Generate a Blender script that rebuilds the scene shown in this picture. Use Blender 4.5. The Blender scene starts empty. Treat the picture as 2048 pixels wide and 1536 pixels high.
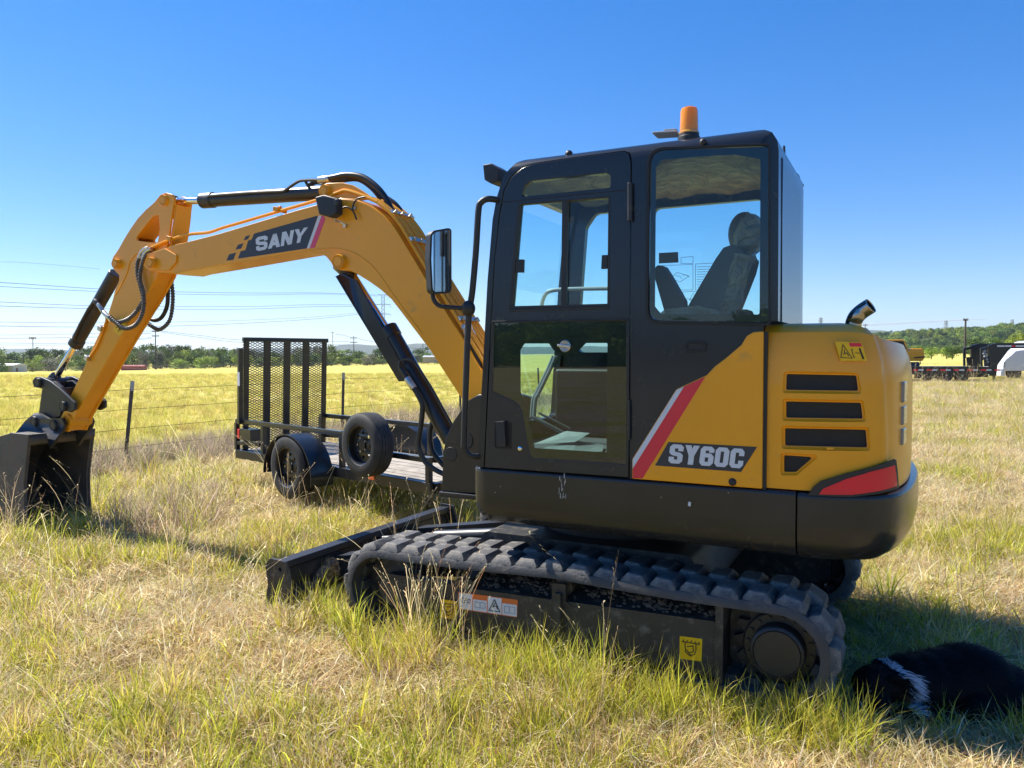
import bpy, bmesh, math, random
from mathutils import Vector, Matrix, noise
from mathutils.geometry import tessellate_polygon
R = math.radians
random.seed(7)
SC = bpy.context.scene
COL = SC.collection

# ------------------------------------------------------------------ camera, light, exposure
FPX = 1538.0                       # focal length in pixels of a 2048 wide frame
CAMH = 1.59
PITCH = math.atan(60.0 / FPX)
cam_d = bpy.data.cameras.new('camera')
cam_d.sensor_width = 36.0
cam_d.lens = FPX / 2048.0 * 36.0
cam_d.clip_start = 0.05
cam_d.clip_end = 20000
cam = bpy.data.objects.new('camera', cam_d)
cam.location = (0, 0, CAMH)
cam.rotation_euler = (R(90) - PITCH, 0, 0)
COL.objects.link(cam)
SC.camera = cam

SUN_AZ = R(150)                    # from +X, counter-clockwise
SUN_EL = R(50)
w = bpy.data.worlds.new('World')
SC.world = w
w.use_nodes = True
wn = w.node_tree
wn.nodes.clear()
sky = wn.nodes.new('ShaderNodeTexSky')
sky.sky_type = 'NISHITA'
sky.sun_disc = False
sky.sun_elevation = SUN_EL
sky.sun_rotation = R(90) - SUN_AZ
sky.altitude = 300
sky.air_density = 0.85
sky.dust_density = 0.0
sky.ozone_density = 4.0
hs = wn.nodes.new('ShaderNodeHueSaturation')
hs.inputs['Saturation'].default_value = 1.62
hs.inputs['Hue'].default_value = 0.512
bg = wn.nodes.new('ShaderNodeBackground')
bg.inputs['Strength'].default_value = 0.15
wo = wn.nodes.new('ShaderNodeOutputWorld')
gam = wn.nodes.new('ShaderNodeGamma')
gam.inputs['Gamma'].default_value = 0.72
wn.links.new(sky.outputs[0], gam.inputs['Color'])
wn.links.new(gam.outputs[0], hs.inputs['Color'])
wn.links.new(hs.outputs[0], bg.inputs['Color'])
wn.links.new(bg.outputs[0], wo.inputs['Surface'])

sd = Vector((math.cos(SUN_EL) * math.cos(SUN_AZ), math.cos(SUN_EL) * math.sin(SUN_AZ), math.sin(SUN_EL)))
sun_d = bpy.data.lights.new('sun', 'SUN')
sun_d.energy = 5.0
sun_d.angle = R(0.53)
sun_d.color = (1.0, 0.95, 0.86)
sun = bpy.data.objects.new('sun', sun_d)
sun.rotation_euler = sd.to_track_quat('Z', 'Y').to_euler()
sun.location = (-20, 20, 30)
COL.objects.link(sun)
SC.view_settings.view_transform = 'Standard'
SC.view_settings.look = 'None'
SC.view_settings.gamma = 1
SC.view_settings.exposure = 0.98
SC.cycles.max_bounces = 10
SC.cycles.transparent_max_bounces = 24
SC.cycles.volume_bounces = 0

# ------------------------------------------------------------------ materials
def new_mat(name):
    m = bpy.data.materials.new(name)
    m.use_nodes = True
    nt = m.node_tree
    b = nt.nodes['Principled BSDF']
    return m, nt, b

def N(nt, t, **kw):
    n = nt.nodes.new(t)
    for k, v in kw.items():
        setattr(n, k, v)
    return n

def pm(name, col, rough=0.5, metal=0.0, coat=0.0, var=0.08, scale=6.0, dirt=None, dirt_amt=0.0, dirt_scale=9.0,
       bump=0.0, bump_scale=60.0, spec=0.5, coords='Object', scratch=0.0, coat_rough=0.06):
    m, nt, b = new_mat(name)
    tc = N(nt, 'ShaderNodeTexCoord')
    n1 = N(nt, 'ShaderNodeTexNoise')
    n1.inputs['Scale'].default_value = scale
    n1.inputs['Detail'].default_value = 6
    nt.links.new(tc.outputs[coords], n1.inputs['Vector'])
    cr = N(nt, 'ShaderNodeValToRGB')
    cr.color_ramp.elements[0].position = 0.3
    cr.color_ramp.elements[1].position = 0.7
    cr.color_ramp.elements[0].color = tuple(max(0, c * (1 - var)) for c in col) + (1,)
    cr.color_ramp.elements[1].color = tuple(min(1, c * (1 + var)) for c in col) + (1,)
    nt.links.new(n1.outputs['Fac'], cr.inputs['Fac'])
    out = cr.outputs['Color']
    rsock = None
    if dirt is not None:
        n2 = N(nt, 'ShaderNodeTexNoise')
        n2.inputs['Scale'].default_value = dirt_scale
        n2.inputs['Detail'].default_value = 12
        n2.inputs['Roughness'].default_value = 0.72
        nt.links.new(tc.outputs[coords], n2.inputs['Vector'])
        r2 = N(nt, 'ShaderNodeValToRGB')
        r2.color_ramp.elements[0].position = 0.62 - dirt_amt * 0.4
        r2.color_ramp.elements[1].position = 0.80 - dirt_amt * 0.25
        nt.links.new(n2.outputs['Fac'], r2.inputs['Fac'])
        mx = N(nt, 'ShaderNodeMix', data_type='RGBA')
        nt.links.new(r2.outputs['Color'], mx.inputs[0])
        nt.links.new(out, mx.inputs[6])
        mx.inputs[7].default_value = tuple(dirt) + (1,)
        out = mx.outputs[2]
        mr = N(nt, 'ShaderNodeMapRange')
        mr.inputs[3].default_value = rough
        mr.inputs[4].default_value = min(1, rough + 0.45)
        nt.links.new(r2.outputs['Color'], mr.inputs[0])
        rsock = mr.outputs[0]
    nt.links.new(out, b.inputs['Base Color'])
    if rsock is None:
        mr = N(nt, 'ShaderNodeMapRange')
        mr.inputs[3].default_value = rough * 0.85
        mr.inputs[4].default_value = min(1, rough * 1.15)
        nt.links.new(n1.outputs['Fac'], mr.inputs[0])
        rsock = mr.outputs[0]
    nt.links.new(rsock, b.inputs['Roughness'])
    b.inputs['Metallic'].default_value = metal
    b.inputs['Coat Weight'].default_value = coat
    b.inputs['Coat Roughness'].default_value = coat_rough
    b.inputs['Specular IOR Level'].default_value = spec
    if bump:
        n3 = N(nt, 'ShaderNodeTexNoise')
        n3.inputs['Scale'].default_value = bump_scale
        n3.inputs['Detail'].default_value = 5
        nt.links.new(tc.outputs[coords], n3.inputs['Vector'])
        bp = N(nt, 'ShaderNodeBump')
        bp.inputs['Strength'].default_value = bump
        bp.inputs['Distance'].default_value = 0.01
        nt.links.new(n3.outputs['Fac'], bp.inputs['Height'])
        nt.links.new(bp.outputs[0], b.inputs['Normal'])
    return m

def glass_mat(name, tint, gloss=0.06, rough=0.0, gmul=1.0):
    m = bpy.data.materials.new(name)
    m.use_nodes = True
    nt = m.node_tree
    nt.nodes.clear()
    o = N(nt, 'ShaderNodeOutputMaterial')
    t = N(nt, 'ShaderNodeBsdfTransparent')
    t.inputs[0].default_value = tuple(tint) + (1,)
    g = N(nt, 'ShaderNodeBsdfGlossy')
    g.inputs['Roughness'].default_value = rough
    fr = N(nt, 'ShaderNodeFresnel')
    fr.inputs['IOR'].default_value = 1.5
    add = N(nt, 'ShaderNodeMath', operation='ADD')
    add.inputs[1].default_value = gloss
    nt.links.new(fr.outputs[0], add.inputs[0])
    mx = N(nt, 'ShaderNodeMixShader')
    ml = N(nt, 'ShaderNodeMath', operation='MULTIPLY'); ml.inputs[1].default_value = gmul
    nt.links.new(add.outputs[0], ml.inputs[0]); nt.links.new(ml.outputs[0], mx.inputs[0])
    nt.links.new(t.outputs[0], mx.inputs[1])
    nt.links.new(g.outputs[0], mx.inputs[2])
    nt.links.new(mx.outputs[0], o.inputs['Surface'])
    return m

DUST = (0.20, 0.165, 0.12)
M = {}
M['yellow'] = pm('yellow_paint', (0.90, 0.37, 0.010), 0.38, coat=0.3, spec=0.35, var=0.04, scale=2.5, dirt=(0.46, 0.28, 0.10), dirt_amt=0.06, dirt_scale=5, coat_rough=0.16)
M['yellow_worn'] = pm('worn_yellow_paint', (0.86, 0.345, 0.011), 0.42, coat=0.2, spec=0.35, var=0.07, scale=3.5, dirt=(0.13, 0.06, 0.03), dirt_amt=0.03, dirt_scale=11, coat_rough=0.2)
M['navy'] = pm('dark_cab_paint', (0.015, 0.020, 0.030), 0.26, coat=0.35, spec=0.3, var=0.1, scale=3, dirt=(0.07, 0.065, 0.055), dirt_amt=0.05, dirt_scale=7, coat_rough=0.14)
M['skirt'] = pm('dark_grey_skirt_paint', (0.026, 0.026, 0.027), 0.26, coat=0.3, spec=0.3, var=0.12, scale=3, dirt=(0.09, 0.075, 0.055), dirt_amt=0.0, dirt_scale=4, coat_rough=0.1)
M['steel_dark'] = pm('dark_painted_steel', (0.022, 0.022, 0.024), 0.42, var=0.2, scale=8, dirt=(0.12, 0.09, 0.06), dirt_amt=0.10, dirt_scale=8, bump=0.05)
M['frame_dirty'] = pm('dusty_dark_steel', (0.032, 0.030, 0.029), 0.5, var=0.25, scale=9, dirt=DUST, dirt_amt=0.24, dirt_scale=16, bump=0.25, bump_scale=45)
M['bucket'] = pm('worn_bucket_steel', (0.105, 0.092, 0.080), 0.55, metal=0.1, var=0.35, scale=7, dirt=(0.17, 0.10, 0.065), dirt_amt=0.32, dirt_scale=7, bump=0.3, bump_scale=30)
M['rubber'] = pm('dusty_rubber', (0.060, 0.059, 0.060), 0.62, var=0.2, scale=5, dirt=(0.17, 0.15, 0.125), dirt_amt=0.22, dirt_scale=6, bump=0.25, bump_scale=70)
M['rubber_pale'] = pm('pale_dusty_rubber', (0.070, 0.070, 0.073), 0.68, var=0.25, scale=9, dirt=(0.26, 0.235, 0.20), dirt_amt=0.34, dirt_scale=12, bump=0.35, bump_scale=80)
M['hose'] = pm('black_hose', (0.018, 0.018, 0.018), 0.42, var=0.15, scale=20)
M['hose_guard'] = pm('hose_spiral_guard', (0.085, 0.08, 0.075), 0.45, var=0.2, scale=20)
M['chrome'] = pm('chrome_rod', (0.75, 0.75, 0.76), 0.12, metal=1.0, var=0.03)
M['zinc'] = pm('zinc_fitting', (0.55, 0.53, 0.48), 0.32, metal=0.9, var=0.2, scale=30)
M['exhaust'] = pm('exhaust_steel', (0.42, 0.36, 0.32), 0.2, metal=1.0, var=0.25, scale=9, dirt=(0.16, 0.08, 0.04), dirt_amt=0.1)
M['plastic'] = pm('black_plastic', (0.02, 0.02, 0.021), 0.5, var=0.15, scale=12)
M['rubber_seal'] = pm('window_seal_rubber', (0.012, 0.012, 0.012), 0.6, var=0.1)
M['frit'] = pm('black_glass_border', (0.006, 0.007, 0.008), 0.25, var=0.05)
M['seat'] = pm('grey_seat_vinyl', (0.09, 0.09, 0.092), 0.5, var=0.15, scale=6, bump=0.2, bump_scale=14)
M['interior'] = pm('grey_interior_plastic', (0.07, 0.072, 0.075), 0.6, var=0.12, scale=6)
M['red'] = pm('red_reflector_vinyl', (0.85, 0.006, 0.030), 0.35, var=0.08, scale=4, coat=0.2)
M['crimson'] = pm('crimson_stripe', (0.72, 0.012, 0.045), 0.35, var=0.03, coat=0.3)
M['pink'] = pm('pink_stripe', (0.72, 0.05, 0.12), 0.4, var=0.03, coat=0.3)
M['white'] = pm('white_vinyl', (0.66, 0.68, 0.72), 0.45, var=0.03)
M['graphite'] = pm('graphite_vinyl', (0.030, 0.034, 0.045), 0.4, var=0.06)
M['sticker_yellow'] = pm('yellow_sticker', (0.86, 0.50, 0.004), 0.45, var=0.05)
M['sticker_orange'] = pm('orange_sticker', (0.72, 0.16, 0.03), 0.5, var=0.05)
M['ink'] = pm('black_ink', (0.015, 0.015, 0.015), 0.5, var=0.05)
M['sky_glass'] = glass_mat('tinted_cab_glass', (0.74, 0.93, 0.95), 0.01)
M['door_glass'] = glass_mat('lower_door_glass', (0.60, 0.76, 0.72), 0.02)
M['rear_glass'] = glass_mat('rear_cab_glass', (0.26, 0.31, 0.38), 0.02, 0.08, 0.5)
M['mirror'] = pm('mirror_glass', (0.72, 0.76, 0.78), 0.04, metal=1.0, var=0.02)
M['soil'] = pm('dry_soil', (0.16, 0.115, 0.08), 0.95, var=0.3, scale=18, bump=0.6, bump_scale=50)
M['galv'] = pm('galvanised_steel', (0.32, 0.33, 0.34), 0.5, metal=0.4, var=0.1)

def amber_mat():
    m, nt, b = new_mat('amber_lens')
    b.inputs['Base Color'].default_value = (1.0, 0.36, 0.0, 1)
    b.inputs['Roughness'].default_value = 0.15
    b.inputs['Transmission Weight'].default_value = 0.25
    b.inputs['Subsurface Weight'].default_value = 0.7
    b.inputs['Subsurface Radius'].default_value = (0.05, 0.02, 0.005)
    b.inputs['Subsurface Scale'].default_value = 1.0
    b.inputs['Coat Weight'].default_value = 0.6
    wv = N(nt, 'ShaderNodeTexWave')
    wv.inputs['Scale'].default_value = 60
    tc = N(nt, 'ShaderNodeTexCoord')
    nt.links.new(tc.outputs['Object'], wv.inputs['Vector'])
    bp = N(nt, 'ShaderNodeBump')
    bp.inputs['Strength'].default_value = 0.14
    nt.links.new(wv.outputs['Fac'], bp.inputs['Height'])
    nt.links.new(bp.outputs[0], b.inputs['Normal'])
    return m
M['amber'] = amber_mat()

def plastic_wrap():
    m, nt, b = new_mat('crinkled_plastic_wrap')
    nt.nodes.remove(b)
    o = nt.nodes['Material Output']
    tc = N(nt, 'ShaderNodeTexCoord')
    n3 = N(nt, 'ShaderNodeTexNoise')
    n3.inputs['Scale'].default_value = 5
    n3.inputs['Detail'].default_value = 5
    n3.inputs['Distortion'].default_value = 4.0
    nt.links.new(tc.outputs['Object'], n3.inputs['Vector'])
    bp = N(nt, 'ShaderNodeBump')
    bp.inputs['Strength'].default_value = 1.0
    bp.inputs['Distance'].default_value = 0.12
    nt.links.new(n3.outputs['Fac'], bp.inputs['Height'])
    d = N(nt, 'ShaderNodeBsdfPrincipled')
    d.inputs['Base Color'].default_value = (0.70, 0.64, 0.50, 1)
    d.inputs['Roughness'].default_value = 0.25
    nt.links.new(bp.outputs[0], d.inputs['Normal'])
    t = N(nt, 'ShaderNodeBsdfTransparent')
    mx = N(nt, 'ShaderNodeMixShader')
    mx.inputs[0].default_value = 0.75
    nt.links.new(t.outputs[0], mx.inputs[1])
    nt.links.new(d.outputs[0], mx.inputs[2])
    nt.links.new(mx.outputs[0], o.inputs['Surface'])
    return m
M['wrap'] = plastic_wrap()

# ------------------------------------------------------------------ geometry helpers
FR = [lambda p: p]

def tagp(o, label=None, cat=None, group=None, kind=None):
    if label: o['label'] = label
    if cat: o['category'] = cat
    if group: o['group'] = group
    if kind: o['kind'] = kind
    return o

def empty(name, loc, rz=0.0, label=None, cat=None, group=None):
    o = bpy.data.objects.new(name, None)
    o.location = loc
    o.rotation_euler = (0, 0, rz)
    o.empty_display_size = 0.2
    COL.objects.link(o)
    return tagp(o, label, cat, group)

def finish(bm, name, mat, parent=None, smooth=True, sharp=32, wn_mod=False):
    me = bpy.data.meshes.new(name)
    if smooth:
        for f in bm.faces: f.smooth = True
        for e in bm.edges:
            if len(e.link_faces) == 2:
                a = e.link_faces[0].normal.angle(e.link_faces[1].normal, 0)
                e.smooth = a < R(sharp)
    bm.to_mesh(me)
    bm.free()
    mats = mat if isinstance(mat, (list, tuple)) else [mat]
    for m in mats:
        me.materials.append(m)
    o = bpy.data.objects.new(name, me)
    COL.objects.link(o)
    if parent: o.parent = parent
    if wn_mod:
        md = o.modifiers.new('wn', 'WEIGHTED_NORMAL')
        md.keep_sharp = True
    return o

class MB:
    def __init__(s):
        s.v = []; s.f = []; s.mi = []; s.cm = 0
    def add(s, vs, fs):
        b = len(s.v)
        s.v += [tuple(p) for p in vs]
        for f in fs:
            s.f.append([b + i for i in f]); s.mi.append(s.cm)
        return s
    def box(s, x0, x1, y0, y1, z0, z1):
        return s.add([(x0,y0,z0),(x1,y0,z0),(x1,y1,z0),(x0,y1,z0),(x0,y0,z1),(x1,y0,z1),(x1,y1,z1),(x0,y1,z1)],
                     [(0,3,2,1),(4,5,6,7),(0,1,5,4),(1,2,6,5),(2,3,7,6),(3,0,4,7)])
    def obox(s, c, ax, ay, az):     # centre, three half-extent vectors
        c, ax, ay, az = Vector(c), Vector(ax), Vector(ay), Vector(az)
        vs = []
        for k in (-1, 1):
            for i, j in ((-1,-1),(1,-1),(1,1),(-1,1)):
                vs.append(c + ax*i + ay*j + az*k)
        return s.add(vs, [(0,3,2,1),(4,5,6,7),(0,1,5,4),(1,2,6,5),(2,3,7,6),(3,0,4,7)])
    def bar(s, a, b, w, h, up=(0,0,1)):
        a, b = Vector(a), Vector(b)
        d = (b - a)
        l = d.length; d.normalize()
        x = d.cross(Vector(up))
        if x.length < 1e-4: x = d.cross(Vector((1,0,0)))
        x.normalize(); y = x.cross(d)
        return s.obox((a+b)/2, d*l/2, x*w/2, y*h/2)
    def prism(s, outer, holes, a, b, fn=None):
        fn = fn or (lambda p, w: (p[0], w, p[1]))
        loops = [list(outer)] + [list(h) for h in holes]
        flat = [p for l in loops for p in l]
        tr = tessellate_polygon([[Vector((p[0], p[1], 0)) for p in l] for l in loops])
        n = len(flat)
        vs = [fn(p, a) for p in flat] + [fn(p, b) for p in flat]
        fs = []
        for t in tr:
            fs.append(tuple(t)); fs.append(tuple(i + n for i in reversed(t)))
        k = 0
        for l in loops:
            m = len(l)
            for i in range(m):
                j = (i + 1) % m
                fs.append((k+i, k+j, n+k+j, n+k+i))
            k += m
        return s.add(vs, fs)
    def tube(s, pts, r, n=10, caps=True, closed=False):
        pts = [Vector(p) for p in pts]
        m = len(pts)
        rs = r if isinstance(r, (list, tuple)) else [r] * m
        ups = None
        vs = []
        prev = None
        for i in range(m):
            if closed:
                d = pts[(i+1) % m] - pts[i-1]
            else:
                d = pts[min(i+1, m-1)] - pts[max(i-1, 0)]
            if d.length < 1e-9: d = Vector((0,0,1))
            d.normalize()
            if prev is None:
                x = d.cross(Vector((0,0,1)))
                if x.length < 1e-3: x = d.cross(Vector((0,1,0)))
            else:
                x = prev - d * prev.dot(d)
            x.normalize(); prev = x
            y = d.cross(x)
            for k in range(n):
                a = 2*math.pi*k/n
                vs.append(pts[i] + x*math.cos(a)*rs[i] + y*math.sin(a)*rs[i])
        fs = []
        for i in range(m - (0 if closed else 1)):
            j = (i+1) % m
            for k in range(n):
                l = (k+1) % n
                fs.append((i*n+k, i*n+l, j*n+l, j*n+k))
        if caps and not closed:
            fs.append(tuple(range(n-1, -1, -1)))
            fs.append(tuple((m-1)*n + k for k in range(n)))
        return s.add(vs, fs)
    def cyl(s, a, b, r, n=24):
        return s.tube([a, b], r, n)
    def lathe(s, prof, c, ax, n=32, cap=True):      # prof: (radius, height along axis)
        c, ax = Vector(c), Vector(ax).normalized()
        x = ax.cross(Vector((0,0,1)))
        if x.length < 1e-3: x = Vector((1,0,0))
        x.normalize(); y = ax.cross(x)
        vs = []
        for r, h in prof:
            for k in range(n):
                a = 2*math.pi*k/n
                vs.append(c + ax*h + x*math.cos(a)*r + y*math.sin(a)*r)
        fs = []
        m = len(prof)
        for i in range(m-1):
            for k in range(n):
                l = (k+1) % n
                fs.append((i*n+k, i*n+l, (i+1)*n+l, (i+1)*n+k))
        if cap and prof[0][0] > 1e-6: fs.append(tuple(range(n)))
        if cap and prof[-1][0] > 1e-6: fs.append(tuple((m-1)*n+k for k in reversed(range(n))))
        return s.add(vs, fs)
    def ell(s, c, r, n=12, m=8, rot=None):
        vs = []; fs = []
        for i in range(m+1):
            t = math.pi*i/m
            for k in range(n):
                a = 2*math.pi*k/n
                p = Vector((math.sin(t)*math.cos(a)*r[0], math.sin(t)*math.sin(a)*r[1], math.cos(t)*r[2]))
                if rot: p = rot @ p
                vs.append(Vector(c) + p)
        for i in range(m):
            for k in range(n):
                l = (k+1) % n
                fs.append((i*n+k, (i+1)*n+k, (i+1)*n+l, i*n+l))
        return s.add(vs, fs)
    def bm(s, doubles=True):
        bm = bmesh.new()
        fr = FR[0]
        vs = [bm.verts.new(fr(p)) for p in s.v]
        for f, mi in zip(s.f, s.mi):
            if len(set(f)) < 3: continue
            try:
                fc = bm.faces.new([vs[i] for i in f])
                fc.material_index = mi
            except ValueError:
                pass
        if doubles:
            bmesh.ops.remove_doubles(bm, verts=bm.verts, dist=1e-5)
        bmesh.ops.recalc_face_normals(bm, faces=bm.faces)
        bm.normal_update()
        return bm
    def build(s, name, mat, parent=None, bevel=0.0, seg=2, smooth=True, sharp=32, bang=30):
        bm = s.bm()
        if bevel:
            es = [e for e in bm.edges if len(e.link_faces) == 2 and e.link_faces[0].normal.angle(e.link_faces[1].normal, 0) > R(bang)]
            bmesh.ops.bevel(bm, geom=es, offset=bevel, segments=seg, profile=0.5, affect='EDGES', clamp_overlap=True)
            bm.normal_update()
        return finish(bm, name, mat, parent, smooth, sharp if not bevel else 50, wn_mod=bool(bevel))

def rpoly(pts, r, n=5):
    """round the corners of a 2D polygon; r is a number or a list"""
    out = []
    m = len(pts)
    rs = r if isinstance(r, (list, tuple)) else [r]*m
    for i in range(m):
        p = Vector(pts[i][:2]); a = Vector(pts[i-1][:2]); b = Vector(pts[(i+1) % m][:2])
        da, db = a - p, b - p
        la, lb = da.length, db.length
        rr = rs[i]
        if rr <= 0 or la < 1e-6 or lb < 1e-6:
            out.append((p.x, p.y)); continue
        ang = da.angle(db)
        t = min(rr / max(math.tan(ang/2), 1e-3), la*0.49, lb*0.49)
        p0 = p + da/la*t; p1 = p + db/lb*t
        for k in range(n+1):
            s = k/n
            q = p0*(1-s)**2 + p*2*s*(1-s) + p1*s**2
            out.append((q.x, q.y))
    return out

def catmull(pts, n=8, closed=False):
    pts = [Vector(p) for p in pts]
    m = len(pts); out = []
    rng = range(m if closed else m-1)
    for i in rng:
        if closed:
            p0, p1, p2, p3 = pts[i-1], pts[i], pts[(i+1) % m], pts[(i+2) % m]
        else:
            p0, p1, p2, p3 = pts[max(i-1,0)], pts[i], pts[i+1], pts[min(i+2,m-1)]
        for k in range(n):
            t = k/n
            out.append(0.5*((2*p1) + (p2-p0)*t + (2*p0-5*p1+4*p2-p3)*t*t + (3*p1-p0-3*p2+p3)*t**3))
    if not closed: out.append(pts[-1])
    return out

def circ(c, r, n=20):
    return [(c[0] + r*math.cos(2*math.pi*k/n), c[1] + r*math.sin(2*math.pi*k/n)) for k in range(n)]

def boolop(obj, cutters, op='DIFFERENCE'):
    for c in cutters:
        md = obj.modifiers.new('b', 'BOOLEAN')
        md.operation = op
        md.solver = 'EXACT'
        md.object = c
    dg = bpy.context.evaluated_depsgraph_get()
    dg.update()
    me = bpy.data.meshes.new_from_object(obj.evaluated_get(dg))
    obj.modifiers.clear()
    obj.data = me
    for c in cutters:
        bpy.data.objects.remove(c, do_unlink=True)
    return obj

def resharp(obj, ang=32):
    bm = bmesh.new(); bm.from_mesh(obj.data)
    bmesh.ops.remove_doubles(bm, verts=bm.verts, dist=1e-4)
    bmesh.ops.dissolve_limit(bm, angle_limit=R(0.5), verts=bm.verts, edges=bm.edges)
    bm.normal_update()
    for f in bm.faces: f.smooth = True
    for e in bm.edges:
        if len(e.link_faces) == 2:
            e.smooth = e.link_faces[0].normal.angle(e.link_faces[1].normal, 0) < R(ang)
    bm.to_mesh(obj.data); bm.free()
    md = obj.modifiers.new('wn', 'WEIGHTED_NORMAL'); md.keep_sharp = True
    return obj

# pixel ray of the calibrated camera, used to turn measurements on the photograph into real sizes
def ray(px, py):
    xn = (px - 1024) / FPX; yc = (768 - py) / FPX
    return Vector((xn, math.cos(PITCH) + yc*math.sin(PITCH), -math.sin(PITCH) + yc*math.cos(PITCH)))
def at(px, py, D):
    """world point on the sight line at distance D in front"""
    d = ray(px, py)
    return Vector((0, 0, CAMH)) + d * (D / d.y)
def onz(px, py, z=0.0):
    d = ray(px, py)
    return Vector((0, 0, CAMH)) + d * ((z - CAMH) / d.z)

def lerp(a, b, t): return a + (b - a) * t
def sst(a, b, x):
    t = max(0, min(1, (x-a)/(b-a))); return t*t*(3-2*t)

def terr(x, y):
    """height of the land: level round the machine, sinking to the left far out, rising to the right"""
    D = math.hypot(x, y)
    t = sst(18, 230, D) if D < 230 else 1.0
    xx = max(-170, min(150, x))
    s = (xx * 0.0185 - 1.0)
    if y < 0: s *= 0.3
    return s * t * min(1, D / 200 + 0.15) + (0.035 * noise.noise(Vector((x*1.5, y*1.5, 0))) + 0.025*noise.noise(Vector((x*0.5, y*0.5, 5)))) * (1 if D < 60 else 0)
# ------------------------------------------------------------------ excavator
TH = R(27.0)
ORG = Vector((1.237, 3.32, 0.0))
UF = Vector((-math.cos(TH), math.sin(TH), 0))      # machine forward
VF = Vector((math.sin(TH), math.cos(TH), 0))       # machine left side -> right side
UC, VC = 1.15, 0.93
CTR = ORG + UF*UC + VF*VC
EXF = lambda p: Vector((p[0]-UC, -(p[1]-VC), p[2]))
def Q(px, py, v=0.0):
    d = ray(px, py)
    o = Vector((0, 0, CAMH)) - ORG
    t = (v - o.dot(VF)) / d.dot(VF)
    p = o + d*t
    return (p.dot(UF), p.z)
def Q3(px, py, v=0.0):
    u, z = Q(px, py, v)
    return (u, v, z)
def QL(pts, v=0.0): return [Q(x, y, v) for x, y in pts]
FR[0] = EXF
EX = empty('excavator', CTR, math.pi - TH, 'yellow and black tracked excavator filling the foreground, its bucket resting in the grass', 'excavator')

def inset(poly, d):
    n = len(poly); A = sum(poly[i-1][0]*poly[i][1]-poly[i][0]*poly[i-1][1] for i in range(n))
    s = 1 if A > 0 else -1
    out = []
    for i in range(n):
        a, b, c = Vector(poly[i-1]), Vector(poly[i]), Vector(poly[(i+1) % n])
        e1 = (b-a); e2 = (c-b)
        if e1.length < 1e-7 or e2.length < 1e-7: out.append(tuple(b)); continue
        e1.normalize(); e2.normalize()
        n1 = Vector((-e1.y, e1.x))*s; n2 = Vector((-e2.y, e2.x))*s
        nn = n1+n2
        if nn.length < 1e-6: nn = n1
        nn.normalize()
        out.append(tuple(b + nn*d/max(0.4, nn.dot(n1))))
    return out

# ---- tracks -------------------------------------------------------------
UR, UI = 0.07, 2.215
def track_path(rad, n=24, sag=0.012):
    """closed path (u,z) of the belt at radius rad round sprocket and idler"""
    pr, pi_ = (UR, 0.275), (UI, 0.265)
    pts = []
    for k in range(n+1):      # rear half circle, bottom to top
        a = -math.pi/2 - math.pi*k/n
        pts.append((pr[0] + rad*math.cos(a), pr[1] + rad*math.sin(a)))
    m = 30
    for k in range(1, m):
        t = k/m
        x = lerp(pr[0], pi_[0], t)
        z = lerp(pr[1], pi_[1], t) + rad + 0.022*math.sin(math.pi*t) - sag*abs(math.sin(2*math.pi*t))
        pts.append((x, z))
    for k in range(n+1):
        a = math.pi/2 - math.pi*k/n
        pts.append((pi_[0] + rad*math.cos(a), pi_[1] + rad*math.sin(a)))
    for k in range(1, m):
        t = k/m
        pts.append((lerp(pi_[0], pr[0], t), lerp(pi_[1], pr[1], t) - rad))
    return pts
def resample(pts, n):
    L = [0]
    P = [Vector(p) for p in pts] + [Vector(pts[0])]
    for i in range(len(P)-1): L.append(L[-1] + (P[i+1]-P[i]).length)
    T = L[-1]; out = []; j = 0
    for k in range(n):
        s = T*k/n
        while L[j+1] < s: j += 1
        f = (s-L[j]) / max(1e-9, L[j+1]-L[j])
        out.append((P[j].lerp(P[j+1], f), (P[j+1]-P[j]).normalized()))
    return out, T

NL = 40
lug_me = [None]
def lug_mesh():
    """one moulded tread block, local x along the belt, y across, z outward"""
    b = MB()
    L0, L1, W0, W1, H = 0.064, 0.044, 0.099, 0.080, 0.037
    base = [(-L0,-W0),(-L0*0.4,-W0*1.02),(L0,-W0*0.9),(L0*1.1,0),(L0,W0*0.9),(-L0*0.4,W0*1.02),(-L0,W0),(-L0*1.05,0)]
    top = [(-L1,-W1),(-L1*0.3,-W1),(L1,-W1*0.85),(L1,0),(L1,W1*0.85),(-L1*0.3,W1),(-L1,W1),(-L1*1.05,0)]
    n = 8
    vs = [(x,y,-0.006) for x,y in base] + [(x*1.0*0.86+0.14*tx, y*0.86+0.14*ty, 0.012) for (x,y),(tx,ty) in zip(base,top)] + [(x,y,H-0.006) for x,y in top] + [(x*0.93,y*0.95,H) for x,y in top]
    fs = []
    for r in range(3):
        for i in range(n):
            j = (i+1) % n
            fs.append((r*n+i, r*n+j, (r+1)*n+j, (r+1)*n+i))
    fs.append(tuple(range(3*n, 4*n)))
    sv = FR[0]; FR[0] = lambda p: Vector(p)
    o = b.add(vs, fs).build('lug', M['rubber_pale'], None, sharp=44)
    FR[0] = sv
    return o

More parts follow.
